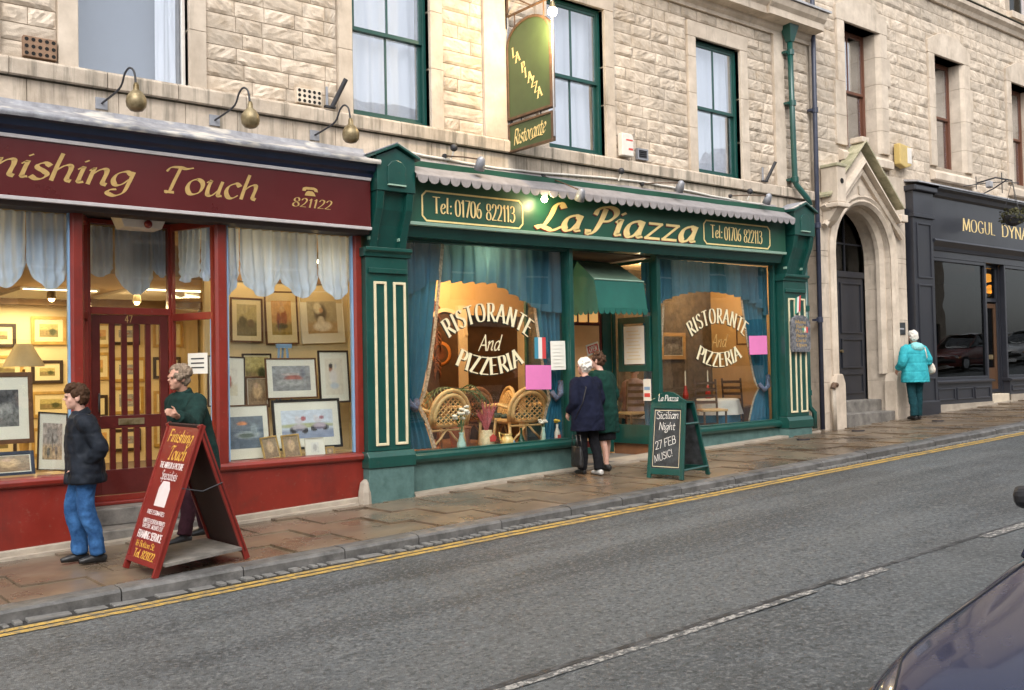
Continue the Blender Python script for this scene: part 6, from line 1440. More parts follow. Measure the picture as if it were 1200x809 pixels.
# ---- charcoal restaurant front
mg = thing('charcoal_shopfront', 'charcoal painted shopfront lettered Mogul Dynasty with panelled stall riser', 'shopfront', (22, 0, gz(22)))
def mpil(x0, x1):
    p = MB().box(x0, x1, -.17, .2, gz(x0)-.1, 4.72).build('pilaster', 'charcoal_paint', mg, bevel=.008)
    for za, zb in ((1.0, 1.5), (1.6, 3.38), (3.5, 4.62)): ring_box(x0+.12, x1-.1, za, zb, -.19, -.169, .035).build('panel_mould', 'charcoal_paint', p, bevel=.006)
    MB().box(x0-.02, x1+.02, -.21, .2, 4.72, 4.8).build('capital', 'charcoal_paint', mg, bevel=.01); MB().box(x0, x1, -.19, .2, 4.8, 5.25).build('pilaster_head', 'charcoal_paint', mg, bevel=.008)
    MB().box(x0-.05, x1+.05, -.27, .2, 5.25, 5.36).build('head_cap', 'charcoal_paint', mg, bevel=.02); MB().box(x0-.03, x1+.03, -.2, .18, gz(x0)-.1, gz(x0)+.28).build('base_block', 'charcoal_paint', mg, bevel=.01)
mpil(18.74, 19.52); mpil(27.6, 28.4)
mf = MB().box(19.52, 27.6, -.14, .2, 4.34, 5.22).build('fascia_board', 'charcoal_paint', mg)
MB().prism([(-.14, 5.2), (-.2, 5.24), (-.22, 5.32), (-.3, 5.36), (-.3, 5.4), (.1, 5.45), (.1, 5.2)], 'x', 19.57, 27.6).build('cornice', 'charcoal_paint', mg, bevel=.006)
MB().prism([(-.32, 5.402), (-.32, 5.43), (.03, 5.5), (.03, 5.46)], 'x', 18.7, 28.4).build('lead_capping', 'lead_clean', mg)
MB().prism([(.2, 4.34), (-.2, 4.34), (-.22, 4.3), (-.12, 4.2), (-.1, 4.12), (.2, 4.12)], 'x', 19.52, 27.6).build('architrave', 'charcoal_paint', mg, bevel=.006)
MB().box(19.52, 27.6, -.07, .2, 3.98, 4.119).build('head_rail', 'charcoal_paint', mg)
letters('MOGUL', flat_map(20.82, -.1405, 4.6), .26, .14, .05, 0, 0, .06, .07, width=1.48).build('lettering', 'pale_gold', mf); letters('DYNASTY', flat_map(22.6, -.1405, 4.6), .26, .14, .05, 0, 0, .06, .07, width=2.15).build('lettering', 'pale_gold', mf)
def mwin(x0, x1):
    f = ring_box(x0, x1, 1.42, 3.978, -.06, .05, .07).build('window', 'charcoal_paint', mg, bevel=.006); MB().box(x0+.07, x1-.07, -.01, -.004, 1.49, 3.91).build('pane', 'dark_glass', f)
    MB().prism([(.1, 1.36), (-.17, 1.36), (-.18, 1.4), (-.1, 1.425), (.1, 1.43)], 'x', x0-.03, x1+.03).build('sill_rail', 'charcoal_paint', mg, bevel=.006)
    s_ = MB().box(x0, x1, -.11, .1, gz(x0)-.1, 1.358).build('stall_riser', 'charcoal_paint', mg)
    n = 3
    for i in range(n): ring_box(x0+.08+(x1-x0-.1)*i/n, x0+(x1-x0-.1)*(i+1)/n, gz(x1)+.14, 1.26, -.13, -.109, .03).build('panel_mould', 'charcoal_paint', s_, bevel=.006)
    MB().box(x0, x1, -.135, .1, gz(x1)-.25, gz(x1)+.06).build('skirting', 'apron', mg)
mwin(19.53, 21.96); mwin(22.82, 25.2); mwin(25.25, 27.6)
ring_box(21.96, 22.82, 1.1, 3.978, .1, .2, .08).build('door_frame', 'charcoal_paint', mg, bevel=.006)
d3 = ring_box(22.04, 22.74, 1.16, 3.1, .12, .18, .1, .1, .1, .5).build('door', 'dark_wood', mg, bevel=.006); MB().box(22.14, 22.64, .145, .15, 1.66, 3.0).build('pane', 'dark_glass', d3); MB().box(22.3, 22.5, .1, .12, 1.85, 1.95).build('letter_plate', 'brass', d3)
MB().box(22.0, 22.8, .1, .2, 3.14, 3.22).build('transom', 'charcoal_paint', mg); MB().box(22.04, 22.74, .14, .145, 3.24, 3.9).build('pane', 'dark_glass', mg)
mat('cream_step', (.6, .52, .4), .6, .1, 6, .1, 40); MB().box(21.98, 22.8, -.1, .3, .6, 1.08).build('step', 'cream_step', mg, bevel=.012)
for x in (21.96, 22.8): MB().box(x-.02, x+.02, .051, .12, 1.1, 3.978).build('recess_side', 'charcoal_paint', mg)
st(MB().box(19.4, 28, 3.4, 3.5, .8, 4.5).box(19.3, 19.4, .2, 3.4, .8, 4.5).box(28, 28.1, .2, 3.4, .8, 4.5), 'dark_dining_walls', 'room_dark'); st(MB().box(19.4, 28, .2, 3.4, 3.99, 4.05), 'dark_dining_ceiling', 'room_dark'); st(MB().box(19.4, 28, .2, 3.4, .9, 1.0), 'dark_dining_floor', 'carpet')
emis('orange_shade', (1, .38, .05), 2.2)
g = thing('orange_lamp', 'glowing orange glass lamp inside the charcoal shop above its door', 'lamp', (23.2, .8, 3.4)); 
for dx, dz in ((0, .16), (.16, -.1)): MB().lathe([(.04, .12), (.12, .08), (.16, 0), (.12, -.06), (.03, -.08)], (23.6+dx, .7, 3.6+dz), 14).build('glass_shade', 'orange_shade', g, smooth=True)
MB().tube([(23.68, .7, 3.98), (23.68, .7, 3.7)], .01, 6).build('cord', 'iron', g); lamp('glow', 'POINT', (23.68, .62, 3.4), 4, (1, .45, .1), g, .1)
# bracket, hanging basket and floodlight on the charcoal shop
g = thing('hanging_basket', 'dark hanging basket of foliage on an iron bracket over the charcoal fascia', 'hanging basket', (21.75, -.1, 5.0))
bx, by, bz = 21.72, -.8, 4.86
MB().tube([(bx, -.0, 5.72), (bx, -.45, 5.78), (bx, by, 5.66)], .018, 6).build('bracket', 'iron', g); MB().tube([(bx, -.02, 5.42), (bx, -.4, 5.55), (bx, -.7, 5.7)], .014, 6).build('brace', 'iron', g)
for k in range(3): a = k*2.1; MB().tube([(bx, by, 5.66), (bx+.2*math.cos(a), by+.2*math.sin(a), bz+.06)], .006, 4).build('chain', 'iron', g)
MB().lathe([(.04, -.18), (.15, -.13), (.21, -.02), (.22, .04), (.18, .05)], (bx, by, bz), 14).build('bowl', 'iron', g)
q = random.Random(3); mb = MB()
for k in range(260):
    a = q.random()*6.28; t = q.random(); r = .26*math.sqrt(q.random()); p = Vector((bx+r*math.cos(a), by+r*math.sin(a), bz-.12+.3*t)); d = Vector((q.uniform(-1, 1), q.uniform(-1, 1), q.uniform(-.6, .8))).normalized()*.07; e = d.cross(Vector((q.random(), q.random(), q.random()))).normalized()*.025
    mb.add([p, p+d*.5+e, p+d, p+d*.5-e], [(0, 1, 2, 3)])
mat('dark_leaf', (.03, .045, .02), .7, .5, 16, 0, c2=(.09, .08, .03)); o = mb.build('foliage', 'dark_leaf', g)
g = thing('floodlight', 'small grey floodlight on a wire arm above the charcoal cornice', 'lamp', (22.0, -.1, 5.5))
MB().tube([(20.6, -.3, 5.5), (21.2, -.5, 5.6), (22.1, -.55, 5.72), (22.7, -.5, 5.75)], .01, 5).build('wire_arm', 'iron', g); MB().hexa([(21.15+a, -.6+b, 5.5+c) for c in (0, .14) for a, b in ((0, 0), (.2, .03), (.22, .15), (.02, .12))]).build('head', 'lead_clean', g, bevel=.02); MB().tube([(20.9, -.42, 5.45), (20.9, -.42, 5.72)], .01, 5).build('rod', 'iron', g); MB().tube([(21.9, -.5, 5.45), (21.9, -.5, 5.9)], .01, 5).build('rod', 'iron', g)
# ================================================================ boards on the pavement
def aboard(name, label, f0, f1, b0, b1, t0, t1, th, paint):
    """A-board from ground points: front face bottom f0 (far) f1 (near), back face b0 b1, ridge t0 t1"""
    g = thing(name, label, 'A-board', ((f0[0]+b1[0])/2, (f0[1]+f1[1])/2, gz(f0[0]))); out = []
    for nm, p, q in (('front_panel', f0, f1), ('back_panel', b0, b1)):
        p, q, a, b = map(Vector, (p, q, t0, t1)); n = (q-p).cross(a-p).normalized()
        if n.x > 0: n = -n
        if nm == 'back_panel': n = -n
        out.append((p, q, a, b, n, nm))
    return g, out
# the red board
f0, f1 = (2.88, -1.48, gz(2.88)+.07), (2.9, -2.18, gz(2.9)+.07)
b0, b1 = (3.72, -1.36, gz(3.72)+.07), (3.75, -2.05, gz(3.75)+.07)
t0, t1 = (3.31, -1.38, 1.37), (3.33, -2.11, 1.365)
g, fs_ = aboard('advertising_board', 'tall dark red A-board lettered Finishing Touch, held by the woman in the green coat', f0, f1, b0, b1, t0, t1, .025, 'red')
mat('board_red', (.2, .02, .014), .4, .15, 5, .06, 40); mat('board_inside', (.03, .012, .01), .7, .3, 6, .1, 40); mat('board_white', (.72, .62, .6), .6, .08, 8, 0); mat('board_gold', (.68, .38, .06), .5, .1, 8, 0)
for p, q, a, b, n, nm in fs_:
    t = .022
    MB().hexa([p, q, q-n*t, p-n*t, a, b, b-n*t, a-n*t]).build(nm, 'board_red' if nm == 'front_panel' else 'board_inside', g, bevel=.004)
    for e0, e1 in ((p, a), (q, b)):
        d = (q-p).normalized()*.03*(1 if (e0-p).length < .01 else -1); lo = e0+(e0-e1).normalized()*.07
        MB().hexa([lo+n*.012, lo+d+n*.012, lo+d-n*.04, lo-n*.04, e1+n*.012, e1+d+n*.012, e1+d-n*.04, e1-n*.04]).build('frame_rail', 'board_red', g, bevel=.003)
    d = (q-p).normalized()*.03
    MB().hexa([p+n*.012+d, q+n*.012-d, q-n*.035-d, p-n*.035+d, p+(a-p)*.035+n*.012+d, q+(b-q)*.035+n*.012-d, q+(b-q)*.035-n*.035-d, p+(a-p)*.035-n*.035+d]).build('frame_rail', 'board_red', g, bevel=.003)
    if nm == 'front_panel':
        FP = (p, q, a, b, n)
MB().hexa([Vector(f0)+Vector((.06, .04, .02)), Vector(f1)+Vector((.06, -.04, .02)), Vector(b1)+Vector((-.06, -.04, .02)), Vector(b0)+Vector((-.06, .04, .02)), Vector(f0)+Vector((.06, .04, .045)), Vector(f1)+Vector((.06, -.04, .045)), Vector(b1)+Vector((-.06, -.04, .045)), Vector(b0)+Vector((-.06, .04, .045))]).build('ballast_shelf', 'step_stone', g)
for s_ in (0, 1):
    a = Vector(f0 if s_ == 0 else f1).lerp(Vector(t0 if s_ == 0 else t1), .55); b = Vector(b0 if s_ == 0 else b1).lerp(Vector(t0 if s_ == 0 else t1), .55)
    MB().tube([a, (a+b)/2-Vector((0, 0, .05)), b], .006, 5).build('stay_chain', 'iron', g)
def face_map(F, u0, v0, su=1., sv=1., off=.013):
    p, q, a, b, n = F
    W_ = (q-p).length; H_ = ((a+b)/2-(p+q)/2).length
    def fm(u, v, d):
        U = (u0+u)/W_; V = (v0+v)/H_; c = (p.lerp(q, U)).lerp(a.lerp(b, U), V); return tuple(c+n*(d+off))
    return fm, W_, H_
_, BW, BH = face_map(FP, 0, 0)
def bl(s, uc, v, size, m_, width, **k):
    fm, _, _ = face_map(FP, uc-width/2, v, off=.0005); letters(s, fm, size, width=width, **k).build('lettering', m_, g)
bl('Finishing', BW*.5, BH*.86, .11, 'board_gold', .52, nib=.2, thin=.05, angle=38, slant=.22); bl('₮ouch', BW*.56, BH*.735, .12, 'board_gold', .36, nib=.2, thin=.05, angle=38, slant=.22)
bl('THE MIRROR & PICTURE', BW*.5, BH*.67, .05, 'board_white', .5, nib=.22, thin=.14, angle=0); bl('Specialists', BW*.52, BH*.59, .08, 'board_white', .34, nib=.16, thin=.06, angle=35, slant=.2)
bl('FREE ESTIMATES', BW*.47, BH*.34, .035, 'board_white', .38, nib=.2, thin=.12, angle=0)
bl('LIMITED EDITION PRINTS', BW*.5, BH*.278, .035, 'board_white', .48, nib=.2, thin=.12, angle=0); bl('TAPESTRY . MOUNTS CUT', BW*.5, BH*.242, .035, 'board_white', .46, nib=.2, thin=.12, angle=0)
bl('FRAMING SERVICE', BW*.5, BH*.172, .06, 'board_white', .54, nib=.24, thin=.14, angle=0); bl('16 Bolton St.', BW*.45, BH*.112, .05, 'board_gold', .44, nib=.16, thin=.07, angle=30, slant=.1); bl('Tel. 821122', BW*.5, BH*.04, .065, 'board_gold', .46, nib=.2, thin=.1, angle=20, slant=.1)
fm, _, _ = face_map(FP, BW*.5, BH*.4, off=.0005)
tomb = [(-.12, 0), (.12, 0), (.12, .16), (.09, .2), (.07, .225), (-.07, .225), (-.09, .2), (-.12, .16)]
mb = MB(); mb.add([fm(u, v, .0005) for u, v in tomb], [tuple(range(8))]); mb.build('white_panel', 'board_white', g)
# the green chalk board
cz = gz(9.7)
f0, f1 = (9.44, -1.56, gz(9.44)), (9.5, -2.12, gz(9.5)); b0, b1 = (10.0, -1.5, gz(10)), (10.08, -2.06, gz(10)); t0, t1 = (9.66, -1.46, 1.33), (9.72, -2.0, 1.33)
t2, t3 = (9.84, -1.44, 1.33), (9.9, -1.98, 1.33)
g = thing('chalk_board', 'green A-board with a chalked blackboard announcing Sicilian Night outside the restaurant', 'A-board', (9.75, -1.8, cz))
def cpanel(p, q, a, b, nm, sgn):
    p, q, a, b = map(Vector, (p, q, a, b)); n = (q-p).cross(a-p).normalized()
    if n.x*sgn > 0: n = -n
    n = -n if False else n; t = .03; W_ = (q-p).length
    def Q(u, v, d): return p.lerp(q, u).lerp(a.lerp(b, u), v)+n*d
    def bar(u0, u1, v0, v1, d0, d1): return MB().hexa([Q(u0, v0, d0), Q(u1, v0, d0), Q(u1, v0, d1), Q(u0, v0, d1), Q(u0, v1, d0), Q(u1, v1, d0), Q(u1, v1, d1), Q(u0, v1, d1)])
    for u0, u1, v0, v1 in ((0, .1, 0, 1), (.9, 1, 0, 1), (.1, .9, .92, 1), (.1, .9, .05, .13)): bar(u0, u1, v0, v1, -.015, .015).build('frame_rail', 'green_paint', g, bevel=.003)
    bar(.1, .9, .13, .92, -.006, .004).build(nm, 'slate_board', g)
    return Q, n
Q, n = cpanel(f0, f1, t0, t1, 'blackboard', 1); cpanel(b0, b1, t2, t3, 'blackboard', -1)
rim = [(.13, .15), (.87, .15), (.87, .9), (.13, .9)]
mb = MB()
for i in range(4):
    a = Vector(rim[i]); b = Vector(rim[(i+1) % 4]); d = (b-a).normalized(); e = Vector((-d.y, d.x))
    ea = e*.012*(1 if abs(e.x) > .5 else .008/.012); mb.add([tuple(Q(a.x, a.y, .006)), tuple(Q(b.x, b.y, .006)), tuple(Q(b.x+ea.x, b.y+ea.y, .006)), tuple(Q(a.x+ea.x, a.y+ea.y, .006))], [(0, 1, 2, 3)])
mb.build('painted_border', 'cream_paint', g)
top = MB(); hump = [(0, 0), (1, 0), (1, .03), (.88, .06), (.78, .1), (.65, .135), (.5, .145), (.35, .135), (.22, .1), (.12, .06), (0, .03)]
P0, P1 = Vector(t0), Vector(t1)
top.add([tuple(P0.lerp(P1, u)+Vector((-.012, 0, v))) for u, v in hump]+[tuple(P0.lerp(P1, u)+Vector((.02, 0, v))) for u, v in hump], [tuple(range(11)), tuple(range(11, 22))[::-1]]+[(i, (i+1) % 11, 11+(i+1) % 11, 11+i) for i in range(11)]); top.build('arched_header', 'green_paint', g, bevel=.003)
MB().hexa([Vector(t0), Vector(t1), Vector(t3), Vector(t2), Vector(t0)+Vector((0, 0, .02)), Vector(t1)+Vector((0, 0, .02)), Vector(t3)+Vector((0, 0, .02)), Vector(t2)+Vector((0, 0, .02))]).build('top_rail', 'green_paint', g)
for v, nm in ((.12, 'spreader'), (.72, 'spreader')):
    for (a, b, c, d) in ((f1, t1, b1, t3), (f0, t0, b0, t2)):
        p = Vector(a).lerp(Vector(b), v); q = Vector(c).lerp(Vector(d), v); MB().tube([p, q], .016, 4).build(nm, 'green_paint', g)
def ch(s, u, v, size, width, rot=0., m_='chalk', off=.007):
    W_ = (Vector(f1)-Vector(f0)).length; H_ = (Vector(t0)-Vector(f0)).length
    def fm(x, y, d): X_ = x*math.cos(rot)-y*math.sin(rot); Y_ = x*math.sin(rot)+y*math.cos(rot); return tuple(Q(u+X_/W_, v+Y_/H_, off+d))
    letters(s, fm, size, .09, .07, 40, .12, width=width).build('chalk_writing', m_, g)
ch('Sicilian', .18, .78, .1, .36, .03); ch('Night', .26, .635, .1, .26, .02); ch('27 FEB', .2, .37, .1, .34, .3); ch('MUSIC!', .2, .2, .09, .3, .35)
P0b = P0+Vector((-.0125, 0, 0)); letters('La Piazza', lambda u, v, d: tuple(P0b.lerp(P1+Vector((-.0125, 0, 0)), .22+u/.55)+Vector((-d, 0, .025+v))), .075, .2, .07, 30, .2, width=.32).build('lettering', 'chalk', g)
# ================================================================ people
mat('skin', (.5, .27, .19), .55, .08, 10, .05, 80); mat('skin_pale', (.58, .34, .26), .55, .08, 10, .05, 80)
mat('jeans', (.016, .058, .17), .85, .25, 9, .3, 200, c2=(.04, .12, .28), spec=.15); mat('puffer_navy', (.006, .009, .014), .6, .4, 8, .1, 60, c2=(.014, .018, .026), spec=.15)
mat('green_wool', (.012, .032, .028), .95, .3, 14, .4, 150, spec=.15); mat('navy_wool', (.009, .011, .026), .95, .3, 14, .4, 150, spec=.15); mat('bottle_green', (.007, .034, .026), .95, .25, 14, .3, 150, spec=.15)
mat('black_cloth', (.009, .009, .011), .9, .3, 14, .2, 120, spec=.15); mat('maroon_cloth', (.035, .012, .018), .9, .3, 14, .2, 120, spec=.15); mat('teal_cloth', (.01, .045, .055), .9, .3, 14, .2, 120, spec=.15)
mat('turquoise', (.025, .3, .36), .7, .15, 7, .2, 40, c2=(.045, .38, .43), spec=.15); mat('turq_pale', (.25, .58, .58), .75, .1, 8, .2, 60, spec=.15)
mat('shoe_black', (.012, .012, .013), .45, .2, 10, .1, 60); mat('shoe_white', (.6, .58, .55), .6, .1, 10, .1, 60); mat('leather', (.012, .011, .011), .4, .2, 16, .2, 90); mat('cream_bag', (.6, .52, .44), .6, .1, 12, .1, 60)
mat('hair_brown', (.06, .03, .016), .6, .35, 50, .5, 130, stretch=(1, 1, .25), spec=.15); mat('hair_grey', (.24, .18, .13), .7, .35, 50, .5, 130, stretch=(1, 1, .25), spec=.15); mat('hair_white', (.72, .68, .62), .75, .15, 40, .5, 120, stretch=(1, 1, .3), spec=.15); mat('hair_auburn', (.07, .035, .02), .6, .35, 50, .5, 130, stretch=(1, 1, .25), spec=.15); mat('pink_top', (.4, .3, .32), .9, .15, 10, .2, 80); mat('eye', (.02, .016, .014), .2, .1, 5, 0); mat('lips', (.4, .15, .12), .5, .1, 5, 0)
mat('tan_tights', (.4, .2, .13), .7, .1, 10, .05, 80)
def remesh(mb, voxel, name, material, parent, amp=0., freq=8., quilt=None, seed=0, smooth_it=3):
    me = mb.mesh(name); o = bpy.data.objects.new(name, me); col.objects.link(o)
    r = o.modifiers.new('r', 'REMESH'); r.mode = 'VOXEL'; r.voxel_size = voxel
    if smooth_it: s_ = o.modifiers.new('s', 'SMOOTH'); s_.factor = .5; s_.iterations = smooth_it
    dg = bpy.context.evaluated_depsgraph_get(); dg.update(); ev = o.evaluated_get(dg); m2 = bpy.data.meshes.new_from_object(ev)
    o.modifiers.clear(); o.data = m2
    if amp or quilt:
        co = [v.co.copy() for v in m2.vertices]; no = [v.normal.copy() for v in m2.vertices]
        for v, c, n in zip(m2.vertices, co, no):
            a = amp*(noise.noise((c.x*freq, c.y*freq, c.z*freq*.6+seed))+.9*(.35-abs(noise.noise((c.x*freq*1.5+c.z*4, c.y*freq*1.5, c.z*freq*1.3+seed)))))
            if quilt: a -= quilt[0]*max(0, 1-abs(((c.z*quilt[1]) % 1)-.5)*7)
            v.co = c+n*a
    m2.materials.clear(); m2.materials.append(MATS[material])
    for p in m2.polygons: p.use_smooth = True
    if parent is not None: attach(o, parent)
    return o
def rings(mb, rs, n=16):
    """closed stack of horizontal ellipses (x, y, z, rx, ry)"""
    vs = [(x+rx*math.cos(2*math.pi*j/n), y+ry*math.sin(2*math.pi*j/n), z) for x, y, z, rx, ry in rs for j in range(n)]; k = len(rs)
    fs = [(i*n+j, i*n+(j+1) % n, (i+1)*n+(j+1) % n, (i+1)*n+j) for i in range(k-1) for j in range(n)]
    return mb.add(vs, fs+[tuple(range(n))[::-1], tuple(range((k-1)*n, k*n))])
def limb(mb, pts, rs, n=10): return mb.tube(smooth_pts([tuple(p) for p in pts], 3), [rs[min(i//3, len(rs)-1)]+(rs[min(i//3+1, len(rs)-1)]-rs[min(i//3, len(rs)-1)])*((i % 3)/3) for i in range(3*(len(pts)-1)+1)], n)
def hand(mb, wrist, d, side_v, curl=.5, s=1.):
    """palm and five fingers from the wrist along d; side_v points from little finger to thumb"""
    w_ = Vector(wrist); d = Vector(d).normalized(); t = Vector(side_v); t = (t-d*t.dot(d)).normalized(); n = d.cross(t)
    palm = w_+d*.05*s
    mb.tube([w_-d*.02, w_+d*.02*s, w_+d*.055*s, w_+d*.09*s], [(.024*s, .02*s), (.036*s, .018*s), (.04*s, .017*s), (.036*s, .013*s)], 10)
    mb.ball(tuple(palm), (.035*s, .035*s, .035*s), 8, 6)
    for k, L in enumerate((.066, .076, .072, .056)):
        b = w_+d*.085*s+t*(.028-.019*k)*s; c1 = curl*.8; c2 = curl*1.7
        p1 = b+(d*math.cos(c1)+n*math.sin(c1))*L*.5*s; p2 = p1+(d*math.cos(c2)+n*math.sin(c2))*L*.5*s
        mb.tube([b-d*.02*s, b, p1, p2], [.009*s, .0095*s, .0085*s, .0065*s], 6)
    b = w_+d*.03*s+t*.03*s; p1 = b+(d*.6+t*.7+n*.2).normalized()*.04*s; p2 = p1+(d*.85+t*.2+n*.35).normalized()*.03*s
    mb.tube([w_+d*.015*s+t*.012*s, b, p1, p2], [.012*s, .012*s, .01*s, .007*s], 6)
def person(label, loc, rz, H, legs, arms, top, bottom, hair, skin='skin', lean=(0, 0), head=(0, 0), shoe='shoe_black', long_coat=None, bare=False, widths=1., hs=1., seated=False, name='person'):
    """legs: ((foot_y, knee_y, foot_z) left, right), arms: (elbow, hand, handdir) left, right in metres from the shoulder; faces local -Y"""
    g = local(name, label, 'person'); k = H/1.7; W_ = widths
    hip_z = .52*H if not seated else .48; sh_z = hip_z+.3*H; lx, ly = lean
    def tx(z): t = max(0, (z-hip_z)/(sh_z-hip_z)); return lx*t, ly*t
    body = MB(); cx, cy = lx, ly
    hz_ = H-.115*k if not seated else sh_z+.245*k
    hd = Vector((cx+head[0], cy+head[1]-.02*k, hz_)); yawh = 0
    # torso, neck, head with jaw, nose, brow, ears
    T = [(0, 0, hip_z-.08*k, .15*k, .1*k), (0, 0, hip_z, .165*k, .11*k), (cx*.3, cy*.3, hip_z+.1*H, .145*k, .1*k), (cx*.7, cy*.7, hip_z+.2*H, .165*k, .115*k), (cx, cy, sh_z-.03*H, .17*k, .1*k), (cx, cy, sh_z+.01*H, .1*k, .07*k)]
    rings(body, T)
    body.tube([(cx, cy+.01*k, sh_z-.02*k), (cx+head[0]*.5, cy+head[1]*.5, sh_z+.07*k), (hd.x, hd.y+.02*k, hd.z-.05*k)], [.06*k, .05*k, .055*k], 12)
    HY = head[2] if len(head) > 2 else 0.; RH = Matrix.Rotation(R(HY), 3, 'Z')
    def hp(x, y, z): v = RH @ Vector((x*k*hs, y*k*hs, z*k*hs)); return (hd.x+v.x, hd.y+v.y, hd.z+v.z)
    def hball(x, y, z, r):
        c = hp(x, y, z); b = MB().ball((0, 0, 0), tuple(q*k*hs for q in r), 14, 10); b.v = [tuple(RH @ Vector(v)+Vector(c)) for v in b.v]; body.add(b.v, b.f)
    hball(0, .01, .02, (.074, .092, .098)); hball(0, -.02, -.045, (.058, .066, .07)); hball(0, -.05, -.092, (.03, .03, .022))
    hball(0, -.078, .018, (.052, .02, .016)); hball(0, -.094, -.02, (.011, .018, .012)); hball(0, -.084, .0, (.008, .014, .024)); hball(0, -.078, -.06, (.022, .01, .009))
    for sx in (-1, 1):
        hball(.076*sx, .012, -.01, (.009, .022, .034)); hball(.042*sx, -.05, -.03, (.022, .02, .026))
    # legs
    feet = []
    for sx, (fy, ky, fz) in zip((1, -1), legs):
        x = .09*k*sx; hipp = (x*.95, 0, hip_z-.02*k); kn = (x, ky, (.285*H if not seated else hip_z-.02)+fz*.5); an = (x, fy, .055*H+fz)
        limb(body, [hipp, tuple((Vector(hipp)+Vector(kn))/2+Vector((0, -.015, 0))), kn, tuple((Vector(kn)*.65+Vector(an)*.35)+Vector((0, .02*k, 0))), an, (x, fy-.03*k, .03*H+fz)], [.082*k, .07*k, .052*k, .05*k, .034*k, .03*k]); feet.append((x, fy, fz, kn, hipp, an))
    # arms with hands
    armj = []
    for sx, (el, ha, hd_, sv) in zip((1, -1), arms):
        s_ = Vector((cx+.175*k*sx*W_, cy, sh_z-.025*H)); e = s_+Vector(el); h = s_+Vector(ha)
        if len(arms) > 2 and sx == 1:      # left hand rests at a given place
            h = Matrix.Rotation(R(-rz), 3, 'Z') @ (Vector(arms[2])-Vector(loc)); e = (s_+h)/2+Vector((.03, .02, -.16)); hd_ = (h-e)
        limb(body, [tuple(s_+Vector((-.05*sx*k, 0, .01))), tuple(s_), tuple((s_+e)/2), tuple(e), tuple((e+h)/2), tuple(h)], [.05*k, .05*k, .044*k, .038*k, .034*k, .026*k]); hand(body, h, hd_, sv, .55, k)
        armj.append((s_, e, h))
    remesh(body, .0085, 'body', skin, g, smooth_it=2)
    for sx in (-1, 1):
        MB().ball(hp(.031*sx, -.083, .004), .009*k, 8, 6).build('eye', 'eye', g, smooth=True)
    MB().ball(hp(0, -.085, -.061), (.016*k, .005*k, .004*k), 8, 5).build('lips', 'lips', g, smooth=True)
    # trousers or skirt
    if bottom and bottom[0] == 'trousers':
        m_ = MB(); rings(m_, [(0, 0, hip_z-.1*k, .155*k, .115*k), (0, 0, hip_z, .172*k, .122*k), (cx*.2, cy*.2, hip_z+.08*H, .15*k, .112*k)])
        for (x, fy, fz, kn, hipp, an) in feet:
            kv = Vector(kn); av = Vector(an); low = av+Vector((0, 0, -.012*k))
            limb(m_, [hipp, tuple((Vector(hipp)+kv)/2+Vector((0, -.012, 0))), kn, tuple(kv*.5+av*.5+Vector((0, .018*k, 0))), tuple(low)], [.098*k, .09*k, .078*k, .072*k, .07*k], 12)
        remesh(m_, .011, 'trousers', bottom[1], g, .013, 11, seed=H)
    elif bottom:
        m_ = MB(); rings(m_, [(0, 0, bottom[2], .2*k, .15*k), (0, 0, bottom[2]+.12, .19*k, .145*k), (0, 0, hip_z, .18*k, .13*k), (0, 0, hip_z+.1, .15*k, .11*k)]); remesh(m_, .011, 'skirt', bottom[1], g, .006, 12)
    # shoes
    for (x, fy, fz, kn, hipp, an), sm_ in zip(feet, shoe if isinstance(shoe, tuple) else (shoe, shoe)):
        m_ = MB(); z0 = fz+.002
        m_.tube([(x, fy+.075*k, z0+.035*k), (x, fy+.03*k, z0+.045*k), (x, fy-.05*k, z0+.042*k), (x, fy-.12*k, z0+.034*k), (x, fy-.175*k, z0+.026*k)], [(.032*k, .036*k), (.038*k, .045*k), (.04*k, .042*k), (.044*k, .034*k), (.028*k, .022*k)], 12)
        m_.tube([(x, fy, z0+.03*k), (x, fy, z0+.095*k)], [.04*k, .04*k], 10)
        remesh(m_, .008, 'shoe', sm_, g)
    # upper garment: rings from hem to collar plus sleeves
    m_ = MB(); mt, hem, flare, quilt, sl = top
    bt = hip_z+hem*H
    RS = [(tx(bt)[0], tx(bt)[1], bt, (.2+flare)*k*W_, (.15+flare)*k*W_)]
    for z, rx, ry in ((hip_z+.02*H, .205+flare*.6, .155+flare*.5), (hip_z+.11*H, .195+flare*.3, .15+flare*.3), (hip_z+.2*H, .205, .155), (sh_z-.05*H, .21, .14), (sh_z-.005*H, .165, .115), (sh_z+.02*H, .1, .085)):
        if z > bt+.03: RS.append((tx(z)[0], tx(z)[1], z, rx*k*W_, ry*k*W_))
    zc = sh_z+.035*H; RS.append((cx+head[0]*.3, cy+head[1]*.3, zc, .078*k, .076*k)); rings(m_, RS, 20)
    for s_, e, h in armj:
        end = e.lerp(h, .93)
        limb(m_, [tuple(s_+Vector((-.07*(1 if s_.x > cx else -1)*k, 0, .0))), tuple(s_), tuple((s_+e)/2), tuple(e), tuple((e+end)/2), tuple(end)], [.085*k, .085*k, .072*k*sl, .066*k*sl, .06*k*sl, .052*k*sl], 12)
    remesh(m_, .0115, 'coat', mt, g, .009 if mt == 'turquoise' else .015, 8, quilt, seed=H*3)
    # hair: clumps round the skull
    hm, style = hair; m_ = MB(); q = random.Random(int(H*1000))
    def hb(x, y, z, r):
        c = hp(x, y, z); b = MB().ball((0, 0, 0), tuple(v*k*hs for v in r), 12, 8); b.v = [tuple(RH @ Vector(v)+Vector(c)) for v in b.v]; m_.add(b.v, b.f)
    hb(0, .026, .042, (.083, .092, .09))
